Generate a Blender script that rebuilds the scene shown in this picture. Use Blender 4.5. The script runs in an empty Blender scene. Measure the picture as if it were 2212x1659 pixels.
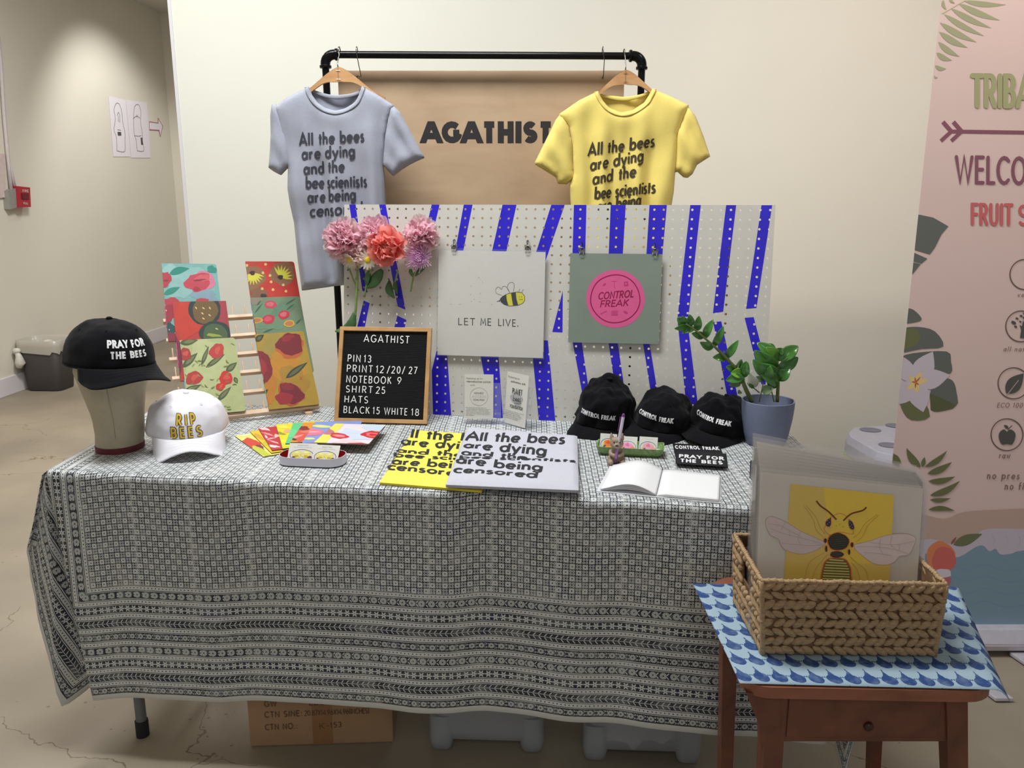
import bpy, math, random
from math import sin, cos, pi, radians, sqrt, atan2, floor
from mathutils import Vector, Matrix, noise
from mathutils.geometry import delaunay_2d_cdt, tessellate_polygon
R = random.Random(7)
SC = bpy.context.scene
# ------------------------------------------------------------------ camera
FPX, CX, CY, HC = 1788.0, 1106.0, 829.5, 1.37
PITCH = math.atan(FPX / 7950.0)
cam_d = bpy.data.cameras.new('camera'); cam = bpy.data.objects.new('camera', cam_d)
SC.collection.objects.link(cam)
cam_d.sensor_width = 36.0; cam_d.sensor_fit = 'HORIZONTAL'; cam_d.lens = 36.0 * FPX / 2212.0
cam_d.clip_start = 0.05; cam_d.clip_end = 60
cam.location = (0, 0, HC); cam.rotation_euler = (pi / 2 - PITCH, 0, 0)
SC.camera = cam
# ------------------------------------------------------------------ world + lights
w = bpy.data.worlds.new('world'); SC.world = w; w.use_nodes = True
w.node_tree.nodes['Background'].inputs[0].default_value = (0.93, 0.93, 1.0, 1)
w.node_tree.nodes['Background'].inputs[1].default_value = 0.27
def area(name, loc, sx, sy, power, col, rot=(0, 0, 0)):
    d = bpy.data.lights.new(name, 'AREA'); d.shape = 'RECTANGLE'; d.size = sx; d.size_y = sy
    d.energy = power; d.color = col
    o = bpy.data.objects.new(name, d); o.location = loc; o.rotation_euler = rot
    SC.collection.objects.link(o); return o
def spot(name, loc, target, power, col, ang, blend, rad=0.05):
    d = bpy.data.lights.new(name, 'SPOT'); d.energy = power; d.color = col
    d.spot_size = radians(ang); d.spot_blend = blend; d.shadow_soft_size = rad
    o = bpy.data.objects.new(name, d); o.location = loc
    o.rotation_euler = (Vector(target) - Vector(loc)).to_track_quat('-Z', 'Y').to_euler()
    SC.collection.objects.link(o); return o
area('ceiling_panel_light', (-0.50, 1.80, 3.1), 1.4, 0.45, 60, (0.95, 0.98, 1.0))
spot('track_light_left', (-1.5, 2.3, 3.1), (-1.25, 3.4, 1.9), 66, (0.97, 1.0, 0.95), 95, 1.0, 0.10)
spot('track_light_right', (1.4, 2.0, 3.1), (1.3, 3.4, 1.8), 56, (1.0, 0.84, 0.72), 95, 1.0, 0.10)
area('hall_light', (0.3, -1.6, 3.1), 1.5, 1.0, 15, (1.0, 0.94, 0.88))
spot('banner_light', (1.55, 1.35, 3.1), (1.45, 2.33, 2.0), 80, (1.0, 0.87, 0.77), 70, 1.0, 0.08)
spot('corridor_light', (-2.35, 7.0, 3.1), (-3.48, 7.6, 1.25), 100, (1.0, 0.97, 0.94), 88, 0.7, 0.06)
area('corridor_panel_light', (-1.9, 4.4, 3.1), 0.6, 0.6, 70, (1.0, 0.94, 0.92))
SC.view_settings.view_transform = 'Standard'; SC.view_settings.look = 'None'
SC.view_settings.gamma = 1.0; SC.view_settings.use_curve_mapping = False
SC.view_settings.exposure = 0.12
# ------------------------------------------------------------------ helpers
F_ = Vector((0, cos(PITCH), -sin(PITCH))); U_ = Vector((0, sin(PITCH), cos(PITCH))); R_ = Vector((1, 0, 0)); C_ = Vector((0, 0, HC))
def ray(x, y): return F_ * FPX + R_ * (x - CX) - U_ * (y - CY)
def PZ(x, y, z): d = ray(x, y); return C_ + d * ((z - HC) / d.z)
def PY(x, y, Y): d = ray(x, y); return C_ + d * (Y / d.y)
def PP(x, y, p0, n): d = ray(x, y); return C_ + d * ((Vector(p0) - C_).dot(n) / d.dot(n))
def lin(c):
    return tuple(((x / 255) / 12.92 if x <= 10.3 else (((x / 255) + 0.055) / 1.055) ** 2.4) for x in c[:3])
def hexc(s): return tuple(int(s[i:i + 2], 16) for i in (0, 2, 4))

class N:                                   # little expression compiler for shader math nodes
    def __init__(s, nt, k): s.nt = nt; s.k = k
    def op(s, o, *a, clamp=False):
        n = s.nt.nodes.new('ShaderNodeMath'); n.operation = o; n.use_clamp = clamp
        for i, x in enumerate((s,) + a):
            if isinstance(x, N): s.nt.links.new(x.k, n.inputs[i])
            else: n.inputs[i].default_value = x
        return N(s.nt, n.outputs[0])
    def __add__(s, o): return s.op('ADD', o)
    __radd__ = __add__
    def __sub__(s, o): return s.op('SUBTRACT', o)
    def __rsub__(s, o): return (s * -1.0) + o
    def __mul__(s, o): return s.op('MULTIPLY', o)
    __rmul__ = __mul__
    def __truediv__(s, o): return s.op('DIVIDE', o)
    def fl(s): return s.op('FLOOR')
    def fr(s): return s.op('FRACT')
    def ab(s): return s.op('ABSOLUTE')
    def sin(s): return s.op('SINE')
    def cos(s): return s.op('COSINE')
    def sq(s): return s.op('SQRT')
    def mn(s, o): return s.op('MINIMUM', o)
    def mx(s, o): return s.op('MAXIMUM', o)
    def lt(s, o): return s.op('LESS_THAN', o)
    def gt(s, o): return s.op('GREATER_THAN', o)
    def mod(s, o): return s.op('FLOORED_MODULO', o)
def mixn(nt, a, b, t): return a + (b - a) * t if not isinstance(a, float) else (b - a) * t + a

def newmat(name):
    m = bpy.data.materials.new(name); m.use_nodes = True
    return m, m.node_tree, m.node_tree.nodes['Principled BSDF']
def M(name, col, rough=0.6, metal=0.0, var=0.06, scale=40, bump=0.0, bscale=200, spec=0.5, sheen=0.0, coat=0.0, stretch=(1, 1, 1), sub=0.0):
    m, nt, b = newmat(name); ns = nt.nodes; lk = nt.links
    c = lin(col)
    tc = ns.new('ShaderNodeTexCoord'); mp = ns.new('ShaderNodeMapping'); mp.inputs['Scale'].default_value = stretch
    lk.new(tc.outputs['Object'], mp.inputs[0])
    nz = ns.new('ShaderNodeTexNoise'); nz.inputs['Scale'].default_value = scale; nz.inputs['Detail'].default_value = 4
    lk.new(mp.outputs[0], nz.inputs['Vector'])
    rp = ns.new('ShaderNodeValToRGB'); rp.color_ramp.elements[0].position = 0.3; rp.color_ramp.elements[1].position = 0.7
    rp.color_ramp.elements[0].color = tuple(max(0, x * (1 - var)) for x in c) + (1,)
    rp.color_ramp.elements[1].color = tuple(min(1, x * (1 + var)) for x in c) + (1,)
    lk.new(nz.outputs['Fac'], rp.inputs[0]); lk.new(rp.outputs[0], b.inputs['Base Color'])
    b.inputs['Roughness'].default_value = rough; b.inputs['Metallic'].default_value = metal
    b.inputs['Specular IOR Level'].default_value = spec
    if sheen: b.inputs['Sheen Weight'].default_value = sheen; b.inputs['Sheen Roughness'].default_value = 0.5
    if coat: b.inputs['Coat Weight'].default_value = coat
    if sub: b.inputs['Subsurface Weight'].default_value = sub; b.inputs['Subsurface Radius'].default_value = (0.01, 0.006, 0.004)
    if bump:
        n2 = ns.new('ShaderNodeTexNoise'); n2.inputs['Scale'].default_value = bscale; n2.inputs['Detail'].default_value = 3
        lk.new(mp.outputs[0], n2.inputs['Vector'])
        bp = ns.new('ShaderNodeBump'); bp.inputs['Strength'].default_value = bump; bp.inputs['Distance'].default_value = 0.002
        lk.new(n2.outputs['Fac'], bp.inputs['Height']); lk.new(bp.outputs[0], b.inputs['Normal'])
    return m
def paintmat(name, rough=0.55, var=0.10, scale=90, coat=0.0, bump=0.15, dens=1.0):   # colours come from the printed shapes
    m, nt, b = newmat(name); ns = nt.nodes; lk = nt.links
    at = ns.new('ShaderNodeAttribute'); at.attribute_name = 'Col'
    tc = ns.new('ShaderNodeTexCoord'); nz = ns.new('ShaderNodeTexNoise'); nz.inputs['Scale'].default_value = scale; nz.inputs['Detail'].default_value = 5
    lk.new(tc.outputs['Object'], nz.inputs['Vector'])
    hs = ns.new('ShaderNodeHueSaturation'); lk.new(at.outputs['Color'], hs.inputs['Color'])
    v = N(nt, nz.outputs['Fac']) * (2 * var * dens) + (1 - var) * dens; lk.new(v.k, hs.inputs['Value'])
    lk.new(hs.outputs[0], b.inputs['Base Color']); b.inputs['Specular IOR Level'].default_value = .3; b.inputs['Roughness'].default_value = rough
    if coat: b.inputs['Coat Weight'].default_value = coat
    if bump:
        bp = ns.new('ShaderNodeBump'); bp.inputs['Strength'].default_value = bump; bp.inputs['Distance'].default_value = 0.001
        lk.new(nz.outputs['Fac'], bp.inputs['Height']); lk.new(bp.outputs[0], b.inputs['Normal'])
    return m
def clearmat(name, tint=(255, 255, 255), alpha=0.12, rough=0.12):        # thin clear plastic sheet
    m = bpy.data.materials.new(name); m.use_nodes = True; nt = m.node_tree; nt.nodes.clear()
    out = nt.nodes.new('ShaderNodeOutputMaterial'); t = nt.nodes.new('ShaderNodeBsdfTransparent'); g = nt.nodes.new('ShaderNodeBsdfGlossy')
    d = nt.nodes.new('ShaderNodeBsdfDiffuse'); d.inputs[0].default_value = lin(tint) + (1,)
    t.inputs[0].default_value = (0.985, 0.985, 0.985, 1)
    g.inputs['Roughness'].default_value = rough
    fr = nt.nodes.new('ShaderNodeFresnel'); fr.inputs[0].default_value = 1.45
    lw_ = nt.nodes.new('ShaderNodeLayerWeight'); fz = N(nt, lw_.outputs['Facing']); fz = fz * fz * fz * .5 + .045
    m1 = nt.nodes.new('ShaderNodeMixShader'); m2 = nt.nodes.new('ShaderNodeMixShader')
    m1.inputs[0].default_value = alpha
    nt.links.new(t.outputs[0], m1.inputs[1]); nt.links.new(d.outputs[0], m1.inputs[2])
    nt.links.new(fz.k, m2.inputs[0]); nt.links.new(m1.outputs[0], m2.inputs[1]); nt.links.new(g.outputs[0], m2.inputs[2])
    nt.links.new(m2.outputs[0], out.inputs[0]); return m

WL = {}                                    # world location of every object built
def tag(o, label=None, cat=None, group=None, kind=None):
    if label: o['label'] = label
    if cat: o['category'] = cat
    if group: o['group'] = group
    if kind: o['kind'] = kind
    return o
def thing(name, label, cat, loc=(0, 0, 0), group=None, rot=None, local=False):
    o = bpy.data.objects.new(name, None); SC.collection.objects.link(o); o.empty_display_size = 0.02
    o.location = loc
    if rot: o.rotation_euler = rot
    WL[o.name] = Vector((0, 0, 0)) if local else Vector(loc)
    return tag(o, label, cat, group)
def copy_tree(o, parent=None):
    c = o.copy(); SC.collection.objects.link(c); c.parent = parent
    WL[c.name] = WL.get(o.name, Vector())
    for ch in list(o.children): copy_tree(ch, c)
    return c
class MB:
    def __init__(s): s.v = []; s.f = []; s.c = []; s.uv = []
    def add(s, vs, fs, col=None, uv=None):
        n = len(s.v); s.v += [tuple(x) for x in vs]; s.f += [tuple(i + n for i in f) for f in fs]; s.c += [col] * len(fs)
        s.uv += (list(uv) if uv else [(0, 0)] * len(vs))
        return s
    def xf(s, m, start=0):
        for i in range(start, len(s.v)): s.v[i] = tuple(m @ Vector(s.v[i]))
        return s
    def obox(s, o, a, b, c, col=None):      # corner + three edge vectors
        o, a, b, c = map(Vector, (o, a, b, c))
        vs = [o, o + a, o + a + b, o + b, o + c, o + a + c, o + a + b + c, o + b + c]
        fs = [(0, 3, 2, 1), (4, 5, 6, 7), (0, 1, 5, 4), (1, 2, 6, 5), (2, 3, 7, 6), (3, 0, 4, 7)]
        if a.cross(b).dot(c) < 0: fs = [f[::-1] for f in fs]
        return s.add(vs, fs, col)
    def box(s, ce, sz, col=None, rz=0):
        m = Matrix.Rotation(rz, 3, 'Z'); a, b, c = m @ Vector((sz[0], 0, 0)), m @ Vector((0, sz[1], 0)), Vector((0, 0, sz[2]))
        return s.obox(Vector(ce) - (a + b + c) / 2, a, b, c, col)
    def tube(s, pts, r, n=8, col=None, closed=False, flat=None):
        pts = [Vector(p) for p in pts]; m = len(pts); rs = r if isinstance(r, (list, tuple)) else [r] * m
        up = None; vs = []
        for i, p in enumerate(pts):
            t = (pts[(i + 1) % m] - pts[i - 1]) if closed else (pts[min(i + 1, m - 1)] - pts[max(i - 1, 0)])
            if t.length < 1e-9: t = Vector((0, 0, 1))
            t.normalize()
            if up is None:
                up = t.orthogonal().normalized() if flat is None else (Vector(flat) - t * Vector(flat).dot(t)).normalized()
            else:
                up = (up - t * up.dot(t)).normalized()
            sd = t.cross(up)
            for k in range(n):
                a = 2 * pi * k / n; vs.append(p + (up * cos(a) + sd * sin(a)) * rs[i])
        fs = []
        for i in range(m if closed else m - 1):
            j = (i + 1) % m
            for k in range(n):
                l = (k + 1) % n; fs.append((i * n + k, i * n + l, j * n + l, j * n + k))
        if not closed: fs += [tuple(range(n))[::-1], tuple((m - 1) * n + k for k in range(n))]
        return s.add(vs, fs, col)
    def lathe(s, prof, c=(0, 0, 0), n=24, ax=1.0, col=None, cap=True):
        vs = []; c = Vector(c)
        for r, z in prof:
            for k in range(n):
                a = 2 * pi * k / n; vs.append(c + Vector((r * cos(a), r * sin(a) * ax, z)))
        fs = [(i * n + k, i * n + (k + 1) % n, (i + 1) * n + (k + 1) % n, (i + 1) * n + k) for i in range(len(prof) - 1) for k in range(n)]
        if cap: fs += [tuple(range(n))[::-1], tuple((len(prof) - 1) * n + k for k in range(n))]
        return s.add(vs, fs, col)
    def ell(s, c, r, n=12, m=8, col=None, mat=None):
        vs = []; fs = []; c = Vector(c)
        for i in range(m + 1):
            t = pi * i / m
            for k in range(n):
                a = 2 * pi * k / n; p = Vector((r[0] * sin(t) * cos(a), r[1] * sin(t) * sin(a), r[2] * cos(t)))
                if mat: p = mat @ p
                vs.append(c + p)
        fs = [(i * n + k, (i + 1) * n + k, (i + 1) * n + (k + 1) % n, i * n + (k + 1) % n) for i in range(m) for k in range(n)]
        return s.add(vs, fs, col)
    def grid(s, fn, nu, nv, col=None, uvfn=None):
        vs = [fn(i / nu, j / nv) for j in range(nv + 1) for i in range(nu + 1)]
        uv = [uvfn(i / nu, j / nv) for j in range(nv + 1) for i in range(nu + 1)] if uvfn else None
        fs = [(j * (nu + 1) + i, j * (nu + 1) + i + 1, (j + 1) * (nu + 1) + i + 1, (j + 1) * (nu + 1) + i) for j in range(nv) for i in range(nu)]
        return s.add(vs, fs, col, uv)
    def poly(s, pts2, mp, col=None, th=0.0):  # filled 2D outline mapped to 3D; th = thickness along mp's third argument
        n = len(pts2)
        if n < 3: return s
        tri = tessellate_polygon([[Vector((p[0], p[1], 0)) for p in pts2]])
        if th == 0: return s.add([mp(p[0], p[1], 0) for p in pts2], tri, col)
        vs = [mp(p[0], p[1], 0) for p in pts2] + [mp(p[0], p[1], -th) for p in pts2]
        fs = list(tri) + [tuple(i + n for i in t[::-1]) for t in tri] + [(i, (i + 1) % n, (i + 1) % n + n, i + n) for i in range(n)]
        return s.add(vs, fs, col)
    def build(s, name, mat, parent=None, smooth=False, solid=0.0, sub=0, bevel=0.0, ang=None, label=None, kind=None, soff=0.0):
        me = bpy.data.meshes.new(name); me.from_pydata(s.v, [], s.f); me.update()
        if any(c is not None for c in s.c):
            at = me.color_attributes.new('Col', 'FLOAT_COLOR', 'CORNER'); k = 0; buf = []
            for p in me.polygons:
                c = lin(s.c[p.index] or (200, 200, 200)) + (1.0,)
                buf += list(c) * p.loop_total
            at.data.foreach_set('color', buf)
        if any(u != (0, 0) for u in s.uv):
            ul = me.uv_layers.new(name='UVMap'); buf = []
            for l in me.loops: buf += s.uv[l.vertex_index]
            ul.data.foreach_set('uv', buf)
        me.materials.append(mat)
        if smooth: me.polygons.foreach_set('use_smooth', [True] * len(me.polygons))
        o = bpy.data.objects.new(name, me); SC.collection.objects.link(o)
        if parent is not None:
            o.parent = parent; o.location = -WL[parent.name]; WL[o.name] = Vector((0, 0, 0))
        else: WL[o.name] = Vector((0, 0, 0))
        if ang is not None and smooth:
            md = o.modifiers.new('split', 'EDGE_SPLIT'); md.split_angle = radians(ang)
        if bevel:
            md = o.modifiers.new('bevel', 'BEVEL'); md.width = bevel; md.segments = 2; md.limit_method = 'ANGLE'
        if solid:
            md = o.modifiers.new('solid', 'SOLIDIFY'); md.thickness = solid; md.offset = soff
        if sub:
            md = o.modifiers.new('sub', 'SUBSURF'); md.levels = sub; md.render_levels = sub
        if label: o['label'] = label
        if kind: o['kind'] = kind
        return o
# ---- flat print helpers -------------------------------------------------------
def clip_half(poly, a, b, c):              # keep a*x+b*y+c >= 0
    out = []
    for i in range(len(poly)):
        p, q = poly[i - 1], poly[i]; dp = a * p[0] + b * p[1] + c; dq = a * q[0] + b * q[1] + c
        if (dp >= 0) != (dq >= 0):
            t = dp / (dp - dq); out.append((p[0] + (q[0] - p[0]) * t, p[1] + (q[1] - p[1]) * t))
        if dq >= 0: out.append(q)
    return out
def clip_rect(poly, x0, y0, x1, y1):
    for h in ((1, 0, -x0), (-1, 0, x1), (0, 1, -y0), (0, -1, y1)):
        poly = clip_half(poly, *h)
        if len(poly) < 3: return []
    return poly
def blob(cx, cy, rx, ry, rot=0, wob=0.12, seed=0, n=22):
    r = random.Random(seed); ph = [r.uniform(0, 6.28) for _ in range(4)]; out = []
    for i in range(n):
        a = 2 * pi * i / n; k = 1 + wob * (sin(3 * a + ph[0]) * .6 + sin(5 * a + ph[1]) * .5 + sin(8 * a + ph[2]) * .35)
        x, y = rx * k * cos(a), ry * k * sin(a)
        out.append((cx + x * cos(rot) - y * sin(rot), cy + x * sin(rot) + y * cos(rot)))
    return out
def leafp(x0, y0, x1, y1, wd, n=8, bend=0.0):   # leaf outline between two points
    dx, dy = x1 - x0, y1 - y0; nx, ny = -dy, dx; L = sqrt(dx * dx + dy * dy) or 1; nx /= L; ny /= L
    up, dn = [], []
    for i in range(n + 1):
        t = i / n; w = wd * sin(pi * t ** 0.8) ; b = bend * sin(pi * t)
        up.append((x0 + dx * t + nx * (w / 2 + b), y0 + dy * t + ny * (w / 2 + b))); dn.append((x0 + dx * t - nx * (w / 2 - b), y0 + dy * t - ny * (w / 2 - b)))
    return up[:-1] + dn[::-1][:-1]
def ribbon(pts, w, cap='butt', closed=False):     # list of quads (2D) along a polyline of width w
    P = [Vector(p[:2]) for p in pts]; n = len(P); L = []; Rr = []
    for i in range(n):
        a = P[i - 1] if (i > 0 or closed) else None; b = P[(i + 1) % n] if (i < n - 1 or closed) else None
        d1 = (P[i] - a).normalized() if a is not None else None; d2 = (b - P[i]).normalized() if b is not None else None
        if d1 is None: d1 = d2
        if d2 is None: d2 = d1
        n1 = Vector((-d1.y, d1.x)); n2 = Vector((-d2.y, d2.x)); m = n1 + n2
        if m.length < 1e-6: m = n1.copy()
        m.normalize(); k = min(1 / max(m.dot(n1), 0.35), 2.2)
        L.append(P[i] + m * (w / 2 * k)); Rr.append(P[i] - m * (w / 2 * k))
    q = [[tuple(L[i]), tuple(Rr[i]), tuple(Rr[(i + 1) % n]), tuple(L[(i + 1) % n])] for i in range(n if closed else n - 1)]
    if cap == 'round' and not closed:
        for c in (P[0], P[-1]): q.append([(c.x + w / 2 * cos(2 * pi * k / 10), c.y + w / 2 * sin(2 * pi * k / 10)) for k in range(10)])
    return q
def sub2(pts, step):                       # resample a polyline
    out = [pts[0]]
    for a, b in zip(pts, pts[1:]):
        L = sqrt((b[0] - a[0]) ** 2 + (b[1] - a[1]) ** 2); n = max(1, int(math.ceil(L / step)))
        out += [(a[0] + (b[0] - a[0]) * i / n, a[1] + (b[1] - a[1]) * i / n) for i in range(1, n + 1)]
    return out
# stroke alphabet: cap height 1, 'x,y x,y' polylines, 'o cx,cy,rx,ry,a0,a1' arcs (degrees)
G = {
'A': (.86, '.02,0 .43,1 .84,0|.17,.3 .69,.3'), 'B': (.66, '.08,0 .08,1 .32,1|o .32,.76,.24,.24,90,-90|.08,.52 .32,.52|o .32,.27,.28,.27,90,-90|.32,0 .08,0'),
'C': (.78, 'o .47,.5,.42,.5,48,312'), 'D': (.78, '.08,0 .08,1 .3,1|o .3,.5,.42,.5,90,-90|.3,0 .08,0'),
'E': (.56, '.52,1 .08,1 .08,0 .52,0|.08,.52 .48,.52'), 'F': (.54, '.52,1 .08,1 .08,0|.08,.5 .47,.5'),
'G': (.9, 'o .48,.5,.42,.5,45,350|.9,.46 .55,.46'), 'H': (.72, '.08,0 .08,1|.64,0 .64,1|.08,.5 .64,.5'),
'I': (.2, '.1,0 .1,1'), 'K': (.66, '.08,0 .08,1|.6,1 .1,.45|.24,.6 .64,0'), 'L': (.5, '.08,1 .08,0 .48,0'),
'M': (.86, '.06,0 .14,1 .43,.22 .72,1 .8,0'), 'N': (.76, '.08,0 .08,1 .68,0 .68,1'), 'O': (.94, 'o .47,.5,.41,.5,0,360'),
'P': (.62, '.08,0 .08,1 .32,1|o .32,.73,.26,.27,90,-90|.32,.46 .08,.46'), 'R': (.66, '.08,0 .08,1 .32,1|o .32,.74,.25,.26,90,-90|.32,.48 .08,.48|.3,.48 .6,0'),
'S': (.6, 'o .3,.74,.22,.26,35,270|o .3,.24,.24,.24,90,-145'), 'T': (.62, '.31,0 .31,1|.02,1 .6,1'), 'U': (.72, '.08,1 .08,.3|o .36,.3,.28,.3,180,360|.64,.3 .64,1'),
'V': (.78, '.04,1 .39,0 .74,1'), 'W': (1.1, '.03,1 .29,0 .55,1 .81,0 1.07,1'), 'X': (.7, '.05,0 .65,1|.05,1 .65,0'), 'Y': (.7, '.04,1 .35,.48 .66,1|.35,.48 .35,0'),
'a': (.66, 'o .3,.3,.25,.28,0,360|.57,0 .57,.6'), 'b': (.66, 'o .35,.3,.25,.28,0,360|.08,0 .08,1.02'), 'c': (.5, 'o .33,.3,.26,.28,50,310'),
'd': (.66, 'o .3,.3,.25,.28,0,360|.57,0 .57,1.02'), 'e': (.62, 'o .32,.3,.25,.28,0,318|.08,.3 .57,.3'), 'g': (.66, 'o .3,.3,.25,.28,0,360|.57,.6 .57,-.02|o .32,-.04,.25,.22,0,-150'),
'h': (.58, '.08,0 .08,1.02|o .28,.36,.2,.2,180,0|.48,.36 .48,0'), 'i': (.2, '.1,0 .1,.6|.1,.76 .1,.92'), 'l': (.2, '.1,0 .1,1.02'), 'n': (.58, '.08,0 .08,.6|o .28,.36,.2,.2,180,0|.48,.36 .48,0'),
'o': (.64, 'o .32,.3,.25,.28,0,360'), 'p': (.66, 'o .35,.3,.25,.28,0,360|.08,.6 .08,-.3'), 'r': (.4, '.08,0 .08,.6|o .3,.34,.22,.22,180,80'), 's': (.42, 'o .22,.44,.13,.14,40,270|o .2,.15,.15,.15,90,-150'),
't': (.36, '.18,0 .18,.84|.02,.56 .36,.56'), 'u': (.58, '.08,.6 .08,.26|o .28,.26,.2,.24,180,360|.48,.6 .48,0'), 'v': (.56, '.04,.6 .28,0 .52,.6'), 'w': (.8, '.04,.6 .22,0 .4,.6 .58,0 .76,.6'),
'y': (.6, '.03,.6 .3,.04|.56,.6 .2,-.28'), 'j': (.2, '.1,.6 .1,-.3|.1,.76 .1,.92'), 'f': (.36, '.14,0 .14,.8|o .28,.8,.14,.18,180,80|.0,.56 .34,.56'), '.': (.22, '.11,0 .11,.12'), ':': (.22, '.11,0 .11,.12|.11,.5 .11,.62'),
'0': (.68, 'o .34,.5,.26,.5,0,360'), '1': (.36, '.05,.8 .22,1 .22,0'), '2': (.62, 'o .31,.73,.24,.27,160,-30|.52,.6 .06,0 .58,0'), '3': (.6, 'o .28,.75,.22,.25,150,-90|o .28,.25,.25,.25,90,-150'),
'4': (.66, '.5,0 .5,1 .05,.3 .62,.3'), '5': (.6, '.52,1 .16,1 .1,.56|o .29,.31,.25,.31,130,-150'), '6': (.64, 'o .32,.3,.25,.3,0,360|.1,.42 .42,1'), '7': (.6, '.05,1 .56,1 .2,0'), '8': (.62, 'o .31,.75,.21,.25,0,360|o .31,.26,.25,.26,0,360'),
'9': (.64, 'o .32,.7,.25,.3,0,360|.54,.58 .22,0'), '/': (.5, '.02,-.08 .46,1.08'), '-': (.4, '.04,.42 .36,.42'), ' ': (.34, ''), '(': (.3, 'o .3,.5,.2,.6,110,250'), ')': (.3, 'o .0,.5,.2,.6,-70,70'),
'V_': (0, '')}
G['Â'] = (.86, '.0,0 .35,1 .51,1 .86,0|.17,.26 .69,.26')
def strokes(text, track=0.10, fit=None):
    x = 0; out = []
    for ch in text:
        wd, s = G.get(ch, G[' '])
        for part in s.split('|'):
            part = part.strip()
            if not part: continue
            if part[0] == 'o':
                cx, cy, rx, ry, a0, a1 = map(float, part[2:].split(',')); n = max(4, int(abs(a1 - a0) / 22))
                pl = [(cx + rx * cos(radians(a0 + (a1 - a0) * i / n)), cy + ry * sin(radians(a0 + (a1 - a0) * i / n))) for i in range(n + 1)]
                closed = abs(a1 - a0) >= 360
            else:
                pl = [tuple(map(float, q.split(','))) for q in part.split()]; closed = False
            out.append(([(px + x, py) for px, py in pl], closed))
        x += wd + track
    return out, max(x - track, .01)
def put_text(mb, text, p0, p1, capvec, mp, weight=0.14, track=0.10, cap='butt', col=None, th=0.0, step=0.3, serif=0.0, slant=0.0, aff=False, heavy=False):
    # baseline p0->p1 in the surface's 2D coordinates, capvec = up vector of one cap height
    st, W = strokes(text, track); ax = ((p1[0] - p0[0]) / W, (p1[1] - p0[1]) / W)
    lx = sqrt(ax[0] ** 2 + ax[1] ** 2); ly = sqrt(capvec[0] ** 2 + capvec[1] ** 2); asp = 1.0 if aff else lx / ly
    if heavy:
        hv = weight / 2; st2 = []
        for pl, closed in st:
            pl = [(q[0], hv + q[1] * (1 - weight)) for q in pl]
            arc = False
            if len(pl) >= 5 and not closed:
                v1 = Vector(pl[1]) - Vector(pl[0]); v2 = Vector(pl[2]) - Vector(pl[1]); arc = v1.length > 0 and v2.length > 0 and v1.angle(v2) < .6
            if not closed and not arc:
                for i0, i1, e in ((1, 0, 0), (-2, -1, -1)):
                    a_, b_ = pl[i0], pl[i1]; dx, dy = (b_[0] - a_[0]) * asp, b_[1] - a_[1]; L_ = sqrt(dx * dx + dy * dy) or 1
                    if abs(dy) > .25 * L_: pl[e] = (b_[0] + dx / L_ * weight * .9 / asp, b_[1] + dy / L_ * weight * .9)
            st2.append((pl, closed))
        st = st2
    extra = []
    if serif:
        for pl, closed in st:
            if closed: continue
            for e in (pl[0], pl[-1]):
                if e[1] <= .001 or e[1] >= .999: extra.append(([(e[0] - serif, e[1] + (.05 if e[1] < .5 else -.05)), (e[0] + serif, e[1] + (.05 if e[1] < .5 else -.05))], False))
    kq = 0
    for lst, wt in ((st, weight), (extra, .11)):
        for pl, closed in lst:
            if closed: pl = pl[:-1]
            if step: pl = sub2(pl + ([pl[0]] if closed else []), step); pl = pl[:-1] if closed else pl
            pl2 = [(q[0] * asp, q[1]) for q in pl]          # undistorted width
            for q in ribbon(pl2, wt, cap, closed):
                if heavy: q = clip_half(clip_half(list(q), 0, 1, 0), 0, -1, 1)
                if len(q) < 3: continue
                pts = []
                for (a, b) in q:
                    a /= asp; a += slant * b
                    pts.append((p0[0] + ax[0] * a + capvec[0] * b, p0[1] + ax[1] * a + capvec[1] * b))
                kq += 1; zq = kq * 4e-6
                if th: mb.poly(pts, mp, col, th)
                elif len(pts) == 4: mb.add([mp(p[0], p[1], zq) for p in pts], [(0, 1, 2, 3)], col)
                else: mb.add([mp(p[0], p[1], zq) for p in pts], [tuple(range(len(pts)))], col)
def plane_map(o, ax, ay, nrm, off=0.0004):
    o, ax, ay, nrm = Vector(o), Vector(ax), Vector(ay), Vector(nrm)
    return lambda x, y, t=0: o + ax * x + ay * y + nrm * (off + t)
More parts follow.
